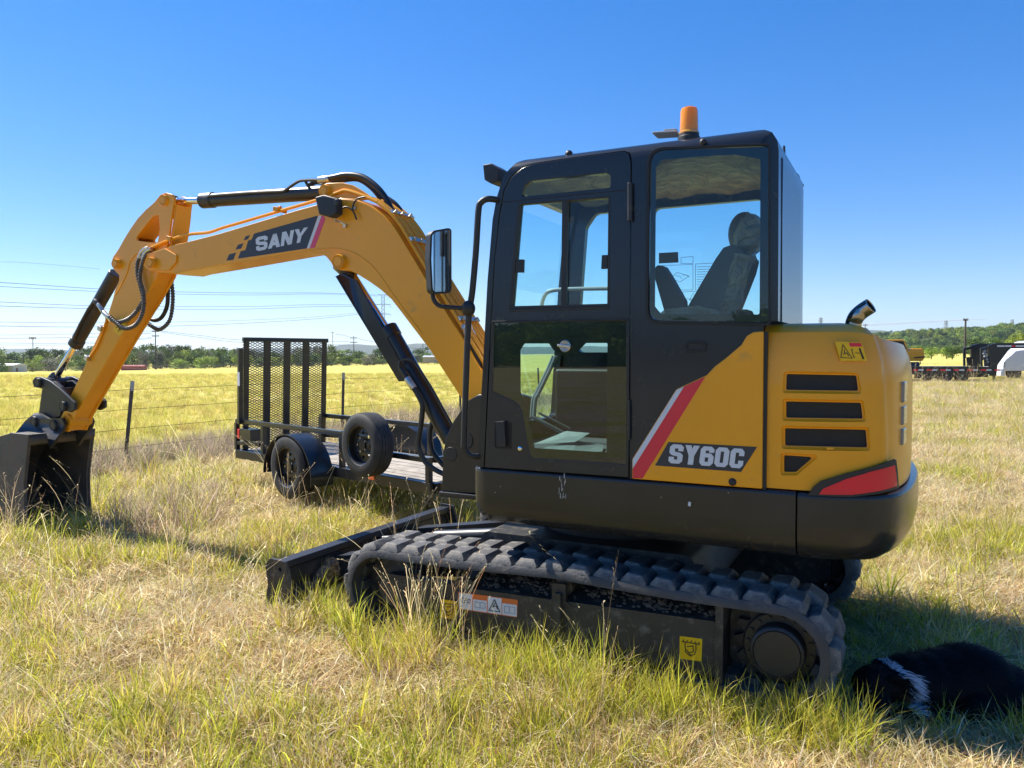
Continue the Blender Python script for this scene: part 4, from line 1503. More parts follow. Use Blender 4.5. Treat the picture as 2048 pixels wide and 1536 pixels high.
for k, (px, py) in enumerate(((925,662),(931,668),(937,661),(943,672),(948,680))):
    b = MB(); a = Vector(Q3(px,py-12,0.70+k*0.045)); c = Vector(Q3(px+16,py+22,0.70+k*0.045)); b.lathe([(0.014,0),(0.020,0.01),(0.020,0.03),(0.015,0.035),(0.019,0.045),(0.019,0.08),(0.014,0.09)],a,c-a,8)
    b.build('hose_fitting', M['zinc'], EX, smooth=False)
    hose('hydraulic_hose', [(px+10,py+12),(px+22,py+34),(px+34,py+64),(px+40,py+110)], 0.70+k*0.045, 0.016, M['hose'])
# pair of pipes along the top edge towards the arm
for k, vv in enumerate((0.695, 0.735)):
    P = [(291,506),(300,498),(341,480),(380,469.5),(416,466),(447,456),(480,446.5),(560,423),(635,401),(676,386),(692,382),(722,391),(755,405)]
    b = MB(); b.tube(catmull([Q3(x,y-1,vv) for x,y in P],5), 0.0125, 8); b.build('steel_pipe', Y, boom)
for px, py in ((347,478),(560,420),(842,0))[:2]:
    b = MB(); c = Vector(Q3(px,py,0.715)); b.obox(c,(0.022,0,0.006),(0,0.05,0),(-0.003,0,0.016)); b.obox(c+Vector((0,0,0.02)),(0.010,0,0),(0,0.012,0),(0,0,0.008)); b.build('pipe_clamp', M['yellow_worn'], boom, bevel=0.003)
# work lamp on the boom
b = MB()
b.prism(QL([(637,396),(655,391),(680,398),(681,428),(668,437),(645,430)],0.60), [], 0.56, 0.63)
wl = b.build('boom_work_lamp', M['plastic'], EX, bevel=0.010)
c = Q3(673,405,0.56)
b = MB(); b.lathe([(0.001,-0.010),(0.020,-0.008),(0.026,0.0)], c, (0,1,0), 20); b.build('lamp_socket', M['plastic'], wl)
b = MB(); b.tube([Q3(668,432,0.60),Q3(671,442,0.62),Q3(680,444,0.65),Q3(692,451,0.655)], 0.008, 8)
b.lathe([(0.001,-0.02),(0.014,-0.018),(0.016,0)], Q3(692,452,VN), (0,1,0), 8); b.lathe([(0.001,-0.02),(0.012,-0.018),(0.014,0)], Q3(711,417,VN), (0,1,0), 8)
b.build('lamp_bracket', M['zinc'], EX)
hose('lamp_cable', [(683,417),(694,414),(706,422),(713,439)], 0.64, 0.006, M['hose'])
hose('lamp_cable', [(705,423),(707,408),(716,397),(730,394)], 0.65, 0.006, M['hose'])

# boom cylinder
b = MB()
b.prism(QL([(671,553),(684,546),(712,560),(760,648),(820,762),(797,763),(735,655)],0.745), [], 0.745, 0.765)
b.prism(QL([(671,553),(676,551),(803,762),(797,763)],0.745), [], 0.745, 0.86)
b.build('cylinder_guard', M['skirt'], EX, bevel=0.004)
cylp('boom_cylinder_rod', (703,545), (777,662), VM+0.03, 0.0235, M['chrome'])
cylp('rod_eye', (676,528), (705,553), VM+0.02, 0.050, M['skirt'])
cylp('boom_cylinder', (776,657), (903,880), VM+0.01, 0.060, M['skirt'])
cylp('cylinder_collar', (775,655), (787,676), VM+0.01, 0.066, M['skirt'])
hose('cylinder_pipe', [(806,745),(799,733),(801,722),(812,718),(826,723),(838,738),(862,775),(886,818),(904,850)], 0.715, 0.010, M['skirt'])
hose('hydraulic_hose', [(818,760),(829,778),(838,794),(845,812),(842,850),(837,888),(848,920),(868,938),(892,950)], 0.70, 0.018, M['hose'])
hose('hydraulic_hose', [(868,835),(861,860),(861,885),(868,908),(888,932)], 0.86, 0.018, M['hose'])
cylp('hose_fitting', (803,738), (815,757), 0.70, 0.018, M['skirt'])
cylp('hose_fitting', (814,756), (828,777), 0.70, 0.023, M['zinc'])

# ---- arm -----------------------------------------------------------------
VA, VAF = 0.71, 0.89
armp = [(292,419),(275,437),(260,458.6),(248,478),(237,498),(226,514),(222,527),(228,540),(238,550),(238,562),(230,580),(226,597),(215,632),(183,700),(169,734),(140,795),(121,836),(125,863),(136,864),(150,832),(190,762),(234,686),(293,589),(314,552),(332,500),(338,468),(343,430),(348,398),(345,389),(331,385),(320,390),(308,405)]
hole = rpoly(QL([(317,429),(319.5,458),(315,485),(296,484),(275,481.5),(272,475),(290,452),(306,433)],VA),0.02,3)
b = MB(); b.prism(QL(armp,VA), [hole], VA, VA+0.02)
arm = b.build('arm', Y, EX, bevel=0.003, bang=40)
b = MB(); b.prism(QL(armp,VA), [hole], VAF-0.02, VAF)
b.build('arm_far_plate', Y, arm, bevel=0.003, bang=40)
low = [(252,486),(237,500),(228,514),(226,527),(232,540),(241,550),(241,562),(233,580),(229,597),(218,632),(186,700),(172,734),(143,795),(125,836),(128,861),(134,862),(148,830),(188,760),(232,685),(291,587),(311,551),(329,500),(334,486)]
b = MB(); b.prism(QL(low,VA), [], VA+0.019, VAF-0.019)
b.build('arm_box', M['yellow_worn'], arm, bevel=0.003, bang=40)
# webs of the arm head
for pts in ([(292,419),(275,437),(260,458.6),(248,478),(252,486),(264,462),(279,441),(295,424)], [(337,500),(333,499),(339,462),(344,430),(346,408),(350,409),(347,440),(343,470)],
            [(316,430),(306,433),(290,452),(272,475),(268,472),(287,448),(304,428),(316,424)]):
    b = MB(); b.prism(QL(pts,VA), [], VA+0.019, VAF-0.019); b.build('web_plate', Y, arm)
boss(325,400,VA-0.02,VAF+0.02,0.042,Y,EX)
boss(229,527,VA-0.035,VAF+0.035,0.040,Y,EX)
# raised edge strip of the lower arm plate
sm = [(279,503),(262,520),(255,545),(243,570),(231,590)]
b = MB(); b.tube([(p.x,VA-0.001,p.y) for p in catmull([Vector(Q(x,y,VA)) for x,y in sm],5)], 0.006, 6); b.build('weld_seam', Y, arm)
# worn lower end boss
boss(133,841,VA-0.015,VAF+0.015,0.060,M['yellow_worn'],EX, pin=False)
# bucket cylinder
cylp('bucket_cylinder', (232,546), (151,689), VM, 0.056, M['steel_dark'])
cylp('cylinder_collar', (157,679), (150,691), VM, 0.062, M['steel_dark'])
cylp('bucket_cylinder_rod', (151,688), (108,762), VM, 0.027, M['chrome'])
b = MB(); b.tube([Q3(196,606,0.74),Q3(188,604,0.735),Q3(178,617,0.735),Q3(160,650,0.735),Q3(150,672,0.735),Q3(147,680,0.745)], 0.014, 8); b.build('cylinder_pipe', M['steel_dark'], EX)
cylp('hose_fitting', (190,601), (197,610), 0.72, 0.022, M['steel_dark'])
cylp('hose_fitting', (196,608), (206,624), 0.71, 0.017, M['zinc'])
cylp('hose_fitting', (207,625), (224,641), 0.70, 0.019, M['zinc'])
hose('arm_hose', [(286,508),(276,522),(274.6,547),(282,577),(285,604),(262,634),(238,644),(222,638)], 0.675, 0.0185, M['hose_guard'], guard=True, n=10)
hose('arm_hose', [(292,508),(285,526),(279.6,556),(287,587),(286,622),(272,649),(250,657),(232,645),(218,632)], 0.655, 0.0185, M['hose_guard'], guard=True, n=10)
hose('arm_hose', [(338,540),(344,570),(345.5,604),(339,641),(319,659),(300,650),(285,636)], 0.95, 0.0185, M['hose_guard'], guard=True, n=10)
hose('arm_hose', [(336,540),(336,575),(334,612),(322,636),(306,640),(292,632)], 0.93, 0.017, M['hose'])
hose('arm_hose', [(326,545),(330,580),(318,606),(300,630)], 0.90, 0.0185, M['hose_guard'], guard=True, n=10)
for pts in ([(279,516),(283,505),(290,499),(298,496)], [(286,518),(289,508),(297,501),(303,498)]):
    b = MB(); b.tube(catmull([Q3(x,y,0.672) for x,y in pts],4), 0.018, 10); b.build('hose_fitting', M['zinc'], EX)
# brackets on the front edge of the arm
for px, py in ((204,657),(177,716)):
    b = MB(); c = Vector(Q3(px,py,0.70)); b.obox(c,(0.02,0,0.008),(0,0.03,0),(-0.008,0,0.02)); b.obox(c+Vector((0.03,0,0.0)),(0.018,0,0.0),(0,0.012,0),(0,0,0.010)); b.build('pipe_clamp', M['zinc'], EX, bevel=0.003)
b = MB(); b.tube(catmull([Q3(209,622,0.70),Q3(213,638,0.70),Q3(208,655,0.70),Q3(195,690,0.70),Q3(178,716,0.70)],4), 0.009, 8); b.build('steel_pipe', Y, EX)
# warning sticker on the arm
st = decal('arm_sticker', [(243,631),(256,652),(238,672),(225,660)], VA-0.002, M['sticker_yellow'], arm)
b = MB()
for q in ([(236,663),(240,657)],[(232,656),(236,652)],[(236,654),(242,661)]):
    b.bar(Q3(*q[0],VA-0.004), Q3(*q[1],VA-0.004), 0.008, 0.002)
b.build('pictogram', M['ink'], arm, smooth=False)

# ---- boom lettering -------------------------------------------------------
def c2(pts): return [(440 + x/3.938, 320 + y/3.938) for x, y in pts]
VB = VN - 0.0015
decal('name_plate', c2([(140,777),(163,718),(200,710),(222,634),(248,627),(268,580),(772,437),(682,697)]), VB, M['graphite'], boom)
for q in ([(185,632),(203,600),(236,591),(219,625)], [(122,706),(141,667),(184,656),(166,697)], [(50,793),(72,743),(127,729),(104,786)]):
    decal('emblem_block', c2(q), VB, M['graphite'], boom)
decal('white_stripe', c2([(683,697),(706,692),(798,441),(776,436)]), VB, M['white'], boom)
decal('pink_stripe', c2([(706.5,693),(746,690),(830,462),(815,436),(799,441)]), VB, M['pink'], boom)
word('lettering', 'SANY', c2([(286,720),(664,642),(693,528),(280,610)]), VB-0.0012, M['white'], boom, tw=0.15, th=0.115, gap=0.06, widths=[1.0,1.1,1.0,1.1])

# ---- stickers -------------------------------------------------------------
def lines(name, polys, v, wpx, mat, parent, off=0.0):
    """thin strokes given as polylines in photograph pixels"""
    b = MB(); e = 0
    for pl_ in polys:
        for q in stroke_poly(pl_, wpx/2, wpx/2):
            e += 1e-5
            b.prism(QL([(p.x,p.y) for p in q], v), [], v-0.0012-e, v)
    return b.build(name, mat, parent, smooth=False)
fr0 = [o for o in EX.children if o.name == 'track_frame'][0]
VS = -0.0212
decal('tie_down_sticker', rpoly([(1359.5,1272),(1404.5,1278),(1403,1323),(1359,1317)],2,3), VS, M['sticker_yellow'], fr0)
lines('pictogram', [[(1364,1283),(1400,1289)],[(1370,1283),(1371,1304),(1379,1311),(1389,1309),(1392,1300),(1392,1288)],[(1374,1293),(1386,1292),(1387,1303),(1378,1306),(1373,1299),(1383,1313)],[(1368,1279),(1365,1283)],[(1376,1280),(1373,1284)],[(1384,1281),(1381,1285)],[(1392,1283),(1389,1287)],[(1399,1284),(1397,1288)]], VS-0.001, 1.7, M['ink'], fr0)
decal('tie_down_sticker', rpoly([(881,1198),(914,1203),(913.5,1240),(880.5,1235)],2,3), VS, M['sticker_yellow'], fr0)
lines('pictogram', [[(884,1206),(911,1210)],[(888,1207),(889,1223),(896,1231),(904,1229),(906,1221),(906,1210)],[(891,1214),(901,1213),(901,1222),(894,1225),(890,1219)]], VS-0.001, 1.6, M['ink'], fr0)
decal('warning_sticker', rpoly([(916.5,1184),(1035.5,1200),(1034,1235),(917,1218)],1,2), VS, M['sticker_orange'], fr0)
Wt = []
for x0, x1 in ((918,944.5),(975.5,1003)):
    a = lambda x, t: (x, lerp(1184+ (x-916.5)*0.1345, 1218+(x-917)*0.1453, t))
    decal('white_panel', [a(x0,.04),a(x1,.04),a(x1,.96),a(x0,.96)], VS-0.0008, M['white'], fr0)
for x0, x1 in ((946,973.5),(1004.5,1033.5)):
    decal('white_panel', [a(x0,.30),a(x1,.30),a(x1,.96),a(x0,.96)], VS-0.0008, M['white'], fr0)
lines('pictogram', [[(922,1200),(923,1196),(940,1199),(941,1203),(940,1206),(924,1204),(922,1200)],[(927,1200),(937,1202)]], VS-0.0018, 1.0, M['ink'], fr0)
lines('pictogram', [[(989,1199),(978,1221),(1000,1224),(989,1199)],[(984,1214),(993,1212),(995,1219)],[(986,1212),(991,1206)]], VS-0.0018, 1.5, M['ink'], fr0)
lines('pictogram', [[(950,1203),(960,1205),(970,1206),(970,1217),(960,1216),(950,1214),(950,1203)],[(960,1205),(960,1216)]], VS-0.0018, 0.7, M['galv'], fr0)
lines('pictogram', [[(1009,1212),(1019,1214),(1030,1215),(1029,1228),(1019,1226),(1009,1225),(1009,1212)],[(1019,1214),(1019,1226)]], VS-0.0018, 0.7, M['galv'], fr0)
# hood sticker
sx = lambda s, t: (lerp(lerp(1670,1723,s), lerp(1681,1735,s), t), lerp(lerp(683,684.5,s), lerp(722,722,s), t))
on_side('hood_sticker', [sx(0,0),sx(1,0),sx(1,1),sx(0,1)], 0.002, M['sticker_yellow'], hood, thick=0.003)
on_side('red_label', [sx(.52,.04),sx(.97,.04),sx(.97,.24),sx(.52,.24)], 0.0035, M['crimson'], hood, thick=0.003, cuts=1)
def side_lines(polys, wpx, mat, off):
    b = MB(); e = 0
    for pl_ in polys:
        for q in stroke_poly(pl_, wpx/2, wpx/2):
            e += 1e-5
            P = [q_on(p.x, p.y) for p in q]
            b.add([(p[0], p[1]-off-e, p[2]) for p in P], [(0,1,2,3)])
    return b.build('pictogram', mat, hood, smooth=False)
side_lines([[sx(.27,.15),sx(.05,.82),sx(.47,.86),sx(.27,.15)],[sx(.17,.65),sx(.33,.58),sx(.37,.75)],[sx(.24,.6),sx(.28,.4)]], 1.5, M['ink'], 0.0045)
side_lines([[sx(.86,.32),sx(.86,.60)],[sx(.86,.55),sx(.88,.9)]], 3.6, M['ink'], 0.0045)
side_lines([[sx(.60,.40),sx(.54,.40),sx(.54,.80),sx(.60,.80)],[sx(.64,.58),sx(.80,.58)]], 1.3, M['ink'], 0.0045)

# ---- bucket ----------------------------------------------------------------
BK0, BK1 = 0.52, 1.08
Bm = M['bucket']
Vn = BK0
back = QL([(62,869),(26,866),(0,874),(-26,893),(-46,925),(-54,965),(-46,1010),(-22,1045),(12,1068),(40,1078)], Vn)
inner_ = inset(back + QL([(54,1050),(52,960)],Vn), 0.018)[:len(back)]
b = MB(); b.prism(back + inner_[::-1], [], BK0+0.002, BK1-0.002)
bk_ = b.build('bucket', Bm, EX, bevel=0.003, bang=50)
sidep = QL([(63,869),(26,865.5),(0,873),(-27,892),(-47,925),(-55,965),(-47,1011),(-22,1046),(12,1069),(40,1079),(56,1052),(54,1012),(53,965),(58,915)], Vn)
for v0 in (BK0-0.012, BK1-0.006):
    b = MB(); b.prism(sidep, [], v0, v0+0.018); b.build('side_plate', Bm, bk_, bevel=0.003, bang=40)
strip = QL([(64,868.5),(26,865),(24,900),(25,1000),(26,1056),(40,1080),(58,1050),(55,1012),(54,965),(59,915)], Vn)
for v0 in (BK0-0.030, BK1+0.012):
    b = MB(); b.prism(strip, [circ(Q(38,1022,Vn),0.012,10)], v0, v0+0.018); b.build('side_cutter', Bm, bk_, bevel=0.003, bang=40)
c = Q(58,880,Vn)
b = MB(); b.tube([(c[0],BK0-0.02,c[1]),(c[0],BK1+0.02,c[1])], 0.050, 24); b.build('cross_tube', Bm, bk_)
ear = [(31,866),(51,841),(69,826),(79,828),(97,838),(123,836),(128,848),(124,862),(110,880),(100,897),(94,878),(70,875)]
for v0 in (0.655, 0.915):
    b = MB(); b.prism(QL(ear,0.655), [], v0, v0+0.028); b.build('bucket_ear', M['steel_dark'], bk_, bevel=0.005)
for k in range(4):
    vv = lerp(BK0+0.05, BK1-0.05, k/3)
    t0 = Q(40,1078,Vn)
    b = MB(); b.add([(t0[0]+0.05,vv-0.035,t0[1]+0.02),(t0[0]+0.05,vv+0.035,t0[1]+0.02),(t0[0]-0.10,vv+0.015,t0[1]+0.055),(t0[0]-0.10,vv-0.015,t0[1]+0.055),
                     (t0[0]+0.05,vv-0.035,t0[1]-0.03),(t0[0]+0.05,vv+0.035,t0[1]-0.03),(t0[0]-0.10,vv+0.015,t0[1]+0.045),(t0[0]-0.10,vv-0.015,t0[1]+0.045)],
                    [(0,1,2,3),(4,7,6,5),(0,4,5,1),(1,5,6,2),(2,6,7,3),(3,7,4,0)])
    b.build('bucket_tooth', Bm, bk_, bevel=0.003)
S_ = M['steel_dark']
boss(66,843,0.64,0.95,0.045,S_,EX); boss(105,851,0.64,0.95,0.048,S_,EX)
# links
nl = [(64,762),(70,754),(82,754),(100,762),(120,778),(138,795),(149,805),(149,819),(139,825),(126,820),(117,806),(108,792),(94,781),(78,776),(67,774)]
for v0 in (0.648, 0.925):
    b = MB(); b.prism(QL(nl,0.648), [], v0, v0+0.028); b.build('guide_link', S_, EX, bevel=0.006)
hl = [(84,776),(92,764),(108,762),(122,775),(125,800),(120,832),(96,838),(77,826)]
b = MB(); b.prism(QL(hl,0.70), [], 0.70, 0.735); b.prism(QL(hl,0.70), [], 0.865, 0.90); b.prism(QL([(88,776),(110,776),(112,822),(86,822)],0.70), [], 0.733, 0.867)
b.build('bucket_link', S_, EX, bevel=0.006)
boss(74,766,0.628,0.97,0.043,S_,EX); boss(124,813,0.628,0.97,0.043,S_,EX)
cylp('rod_eye', (112,752), (98,772), VM, 0.05, S_)
# ------------------------------------------------------------------ land
FR[0] = lambda p: Vector(p)
F0 = Vector((-6.2, 9.3)); FD = Vector((4.5, 9.1)).normalized(); FN = Vector((-FD.y, FD.x))   # fence line, FN points into the field
def in_field(x, y):
    p = Vector((x, y)) - F0
    s = p.dot(FN)
    return max(sst(0.2, 1.6, s), sst(58, 70, y)) if y > 0 else 0

rings = [0.0]; r_ = 0.7
while r_ < 9000:
    rings.append(r_); r_ *= 1.045 if r_ < 500 else 1.12
NA = 180
vs = [(0,0,terr(0,0))]; fs = []
for r_ in rings[1:]:
    for k in range(NA):
        a = 2*math.pi*k/NA
        x, y = r_*math.cos(a), r_*math.sin(a)
        vs.append((x, y, terr(x, y)))
for k in range(NA): fs.append((0, 1+k, 1+(k+1) % NA))
for i in range(len(rings)-2):
    for k in range(NA):
        l = (k+1) % NA
        fs.append((1+i*NA+k, 1+(i+1)*NA+k, 1+(i+1)*NA+l, 1+i*NA+l))
bm = bmesh.new()
vv_ = [bm.verts.new(p) for p in vs]
for f in fs: bm.faces.new([vv_[i] for i in f])
bmesh.ops.recalc_face_normals(bm, faces=bm.faces)
gm, nt, bs = new_mat('dry_ground')
geo = N(nt, 'ShaderNodeNewGeometry')
def noise_n(scale, detail=6, rough=0.6, vec=None):
    n = N(nt, 'ShaderNodeTexNoise'); n.inputs['Scale'].default_value = scale; n.inputs['Detail'].default_value = detail; n.inputs['Roughness'].default_value = rough
    nt.links.new(vec or geo.outputs['Position'], n.inputs['Vector']); return n
def ramp(n, stops):
    c = N(nt, 'ShaderNodeValToRGB')
    while len(c.color_ramp.elements) < len(stops): c.color_ramp.elements.new(0.5)
    for e, (p, col) in zip(c.color_ramp.elements, stops):
        e.position = p; e.color = tuple(col) + (1,)
    nt.links.new(n, c.inputs['Fac']); return c.outputs['Color']
def mixc(f, a, b_):
    m = N(nt, 'ShaderNodeMix', data_type='RGBA')
    if isinstance(f, float): m.inputs[0].default_value = f
    else: nt.links.new(f, m.inputs[0])
    nt.links.new(a, m.inputs[6]); nt.links.new(b_, m.inputs[7]); return m.outputs[2]
near_c = ramp(noise_n(9, 10, 0.75).outputs['Fac'], [(0.30,(0.14,0.10,0.065)),(0.46,(0.28,0.21,0.14)),(0.60,(0.48,0.39,0.27)),(0.75,(0.64,0.55,0.40))])
green_c = ramp(noise_n(14, 8, 0.7).outputs['Fac'], [(0.3,(0.12,0.12,0.03)),(0.55,(0.32,0.29,0.08)),(0.75,(0.50,0.41,0.17))])
patch = ramp(noise_n(0.55, 4, 0.55).outputs['Fac'], [(0.42,(0,0,0)),(0.60,(1,1,1))])
c1 = mixc(patch, near_c, green_c)
# open field: pale seed heads over green stems, in long soft streaks
mp = N(nt, 'ShaderNodeMapping'); mp.inputs['Scale'].default_value = (0.16, 0.5, 1)
nt.links.new(geo.outputs['Position'], mp.inputs['Vector'])
f1 = ramp(noise_n(1.0, 9, 0.62, mp.outputs[0]).outputs['Fac'], [(0.34,(0.36,0.34,0.05)),(0.50,(0.54,0.46,0.12)),(0.66,(0.68,0.56,0.22))])
f2 = ramp(noise_n(3.5, 10, 0.8).outputs['Fac'], [(0.35,(0.33,0.32,0.05)),(0.65,(0.64,0.53,0.19))])
fc = mixc(0.45, f1, f2)
at_ = N(nt, 'ShaderNodeAttribute'); at_.attribute_name = 'field'
c2_ = mixc(at_.outputs['Fac'], c1, fc)
nt.links.new(c2_, bs.inputs['Base Color'])
bs.inputs['Roughness'].default_value = 1.0
bs.inputs['Specular IOR Level'].default_value = 0.05
bp = N(nt, 'ShaderNodeBump'); bp.inputs['Strength'].default_value = 0.9; bp.inputs['Distance'].default_value = 0.04
nt.links.new(noise_n(22, 10, 0.8).outputs['Fac'], bp.inputs['Height'])
nt.links.new(bp.outputs[0], bs.inputs['Normal'])
gr = finish(bm, 'ground', gm, None)
fa = gr.data.attributes.new('field', 'FLOAT', 'POINT')
fa.data.foreach_set('value', [in_field(v.co.x, v.co.y) for v in gr.data.vertices])
gr['kind'] = 'structure'

# ------------------------------------------------------------------ grass
def grass_mat(name, trans=0.45, rough=0.6, hue=0.02):
    m, nt, b = new_mat(name)
    nt.nodes.remove(b)
    o = nt.nodes['Material Output']
    a = N(nt, 'ShaderNodeAttribute'); a.attribute_name = 'col'
    oi = N(nt, 'ShaderNodeObjectInfo')
    h = N(nt, 'ShaderNodeHueSaturation')
    mr = N(nt, 'ShaderNodeMapRange'); mr.inputs[3].default_value = 0.5-hue; mr.inputs[4].default_value = 0.5+hue
    nt.links.new(oi.outputs['Random'], mr.inputs[0]); nt.links.new(mr.outputs[0], h.inputs['Hue'])
    mr2 = N(nt, 'ShaderNodeMapRange'); mr2.inputs[3].default_value = 0.72; mr2.inputs[4].default_value = 1.22
    mm = N(nt, 'ShaderNodeMath', operation='MULTIPLY'); mm.inputs[1].default_value = 7.31
    fr_ = N(nt, 'ShaderNodeMath', operation='FRACT')
    nt.links.new(oi.outputs['Random'], mm.inputs[0]); nt.links.new(mm.outputs[0], fr_.inputs[0]); nt.links.new(fr_.outputs[0], mr2.inputs[0])
    nt.links.new(mr2.outputs[0], h.inputs['Value'])
    nt.links.new(a.outputs['Color'], h.inputs['Color'])
    d = N(nt, 'ShaderNodeBsdfPrincipled'); d.inputs['Roughness'].default_value = rough; d.inputs['Specular IOR Level'].default_value = 0.25
    t = N(nt, 'ShaderNodeBsdfTranslucent')
    nt.links.new(h.outputs[0], d.inputs['Base Color']); nt.links.new(h.outputs[0], t.inputs['Color'])
    mx = N(nt, 'ShaderNodeMixShader'); mx.inputs[0].default_value = trans
    nt.links.new(d.outputs[0], mx.inputs[1]); nt.links.new(t.outputs[0], mx.inputs[2]); nt.links.new(mx.outputs[0], o.inputs['Surface'])
    return m
GM = grass_mat('grass_blades', 0.55)
TM = grass_mat('tree_leaves', 0.22, 0.7, 0.02)

GREEN = [(0.60,0.58,0.055),(0.48,0.50,0.05),(0.74,0.68,0.09),(0.68,0.60,0.12),(0.34,0.38,0.045)]
STRAW = [(0.95,0.79,0.46),(0.88,0.69,0.36),(0.97,0.88,0.62),(0.66,0.46,0.24),(0.92,0.80,0.34)]
RUST = [(0.46,0.25,0.12),(0.56,0.36,0.18)]
GOLD = [(0.72,0.61,0.17),(0.65,0.56,0.13),(0.52,0.49,0.09),(0.82,0.69,0.30)]

def mesh_cols(name, vs, fs, cols, mat):
    me = bpy.data.meshes.new(name)
    me.from_pydata(vs, [], fs)
    ca = me.attributes.new('col', 'FLOAT_COLOR', 'POINT')
    ca.data.foreach_set('color', [c for col in cols for c in (col[0], col[1], col[2], 1.0)])
    me.materials.append(mat)
    me.update()
    return me
def blades(rnd, n, rad, h0, h1, wd, lean, curl, pal, vs, fs, cols, seg=3, head=0, z0=0.0, lay=0.0):
    for i in range(n):
        a = rnd.random()*2*math.pi; rr = rad*math.sqrt(rnd.random())
        bx, by = rr*math.cos(a), rr*math.sin(a)
        d = a + rnd.gauss(0, 0.9)
        h = rnd.uniform(h0, h1)
        ln = (abs(rnd.gauss(0, lean)) + 0.05) if not lay else rnd.gauss(lay, lean)
        zb_ = z0 + (rnd.random()*0.035 if lay else 0)
        cu = rnd.uniform(0, curl)
        fa_ = rnd.random()*math.pi
        wx, wy = math.cos(fa_)*wd*0.5*rnd.uniform(.7,1.2), math.sin(fa_)*wd*0.5*rnd.uniform(.7,1.2)
        c = rnd.choice(pal); br = rnd.uniform(0.8, 1.15)
        p = Vector((bx, by, zb_)); ang = ln; k0 = len(vs)
        for s in range(seg+1):
            t = s/seg
            f = 1-t**1.6 if not head else 1
            cc = tuple(x*br*(0.75+0.35*t) for x in c)  # blade feet darker than tips: tuft self-shadow put into the colour
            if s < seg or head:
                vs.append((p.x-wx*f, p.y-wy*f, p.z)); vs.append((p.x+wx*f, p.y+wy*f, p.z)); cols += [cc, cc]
            else:
                vs.append(tuple(p)); cols.append(cc)
            st = h/seg
            p = p + Vector((math.cos(d)*math.sin(ang), math.sin(d)*math.sin(ang), math.cos(ang)))*st
            if p.z < 0.004: p.z = 0.004
            ang += cu/seg*1.6
        for s in range(seg-1 if not head else seg):
            fs.append((k0+2*s, k0+2*s+1, k0+2*s+3, k0+2*s+2))
        if not head:
            fs.append((k0+2*(seg-1), k0+2*(seg-1)+1, k0+2*seg))
        else:
            q = Vector(vs[k0+2*seg]); 
            dd = Vector((math.cos(d)*math.sin(ang), math.sin(d)*math.sin(ang), math.cos(ang)))
            for j in range(head):
                e = q - dd*h*0.02*j*2
                sx_, sy_ = rnd.uniform(-.012,.012), rnd.uniform(-.012,.012)
                k1 = len(vs)
                vs.extend([tuple(e), tuple(e+dd*0.018+Vector((sx_*.5-.002,sy_*.5,0))), tuple(e+dd*0.022+Vector((sx_+.002,sy_,0)))])
                cc = tuple(x*1.1 for x in c); cols.extend([cc]*3)
                fs.append((k1,k1+1,k1+2))
    return vs, fs, cols
gcol = bpy.data.collections.new('grass_sources')     # never linked to the scene: only instanced from
def src(k, mesh):
    o = bpy.data.objects.new('grass_source_%02d' % k, mesh); gcol.objects.link(o); return o
rnd = random.Random(21)
def tuft(k, layers, mat=GM):
    vs, fs, cols = [], [], []
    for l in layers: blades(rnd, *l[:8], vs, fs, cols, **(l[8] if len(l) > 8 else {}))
    src(k, mesh_cols('grass_tuft', vs, fs, cols, mat))
# 0,1 short green; 2,3 tall green; 4,5 straw mat; 6 dry upright; 7 rusty; 8 tall seeded stems; 9,10 field clumps
tuft(0, [(26,0.07,0.05,0.14,0.0058,0.45,1.2,GREEN),(14,0.08,0.04,0.10,0.0032,0.9,1.4,STRAW)])
tuft(1, [(20,0.06,0.06,0.17,0.0062,0.35,1.0,GREEN),(10,0.07,0.04,0.12,0.003,0.8,1.2,STRAW+RUST)])
tuft(2, [(28,0.06,0.12,0.27,0.0064,0.28,1.1,GREEN,{'seg':4}),(12,0.07,0.06,0.16,0.003,0.7,1.2,STRAW)])
tuft(3, [(20,0.05,0.14,0.32,0.0062,0.22,0.9,GREEN+GREEN[:3],{'seg':4}),(10,0.06,0.08,0.2,0.003,0.6,1.2,STRAW)])
tuft(4, [(70,0.13,0.05,0.14,0.0052,0.25,0.5,STRAW,{'z0':0.006,'lay':1.35})])
tuft(5, [(60,0.13,0.05,0.13,0.0050,0.40,0.8,STRAW+RUST[1:],{'z0':0.006,'lay':1.2})])
tuft(6, [(30,0.07,0.06,0.20,0.0038,0.5,1.3,STRAW)])
tuft(7, [(30,0.05,0.08,0.24,0.0034,0.35,0.8,RUST+STRAW[:2]),(10,0.05,0.06,0.2,0.004,0.3,0.8,GREEN)])
tuft(8, [(5,0.06,0.30,0.62,0.0026,0.30,0.9,STRAW,{'seg':7,'head':7}),(10,0.06,0.10,0.26,0.003,0.5,1.2,STRAW)])
tuft(9, [(46,0.14,0.18,0.36,0.009,0.35,0.9,GOLD)])
tuft(10, [(46,0.14,0.14,0.32,0.009,0.45,1.0,GOLD[1:3]+GREEN[:1]+GOLD)])
tuft(11, [(70,0.16,0.15,0.42,0.0065,0.55,1.3,[(0.46,0.35,0.26),(0.56,0.44,0.31),(0.34,0.24,0.18),(0.68,0.56,0.40),(0.5,0.5,0.16)],{'seg':4})])

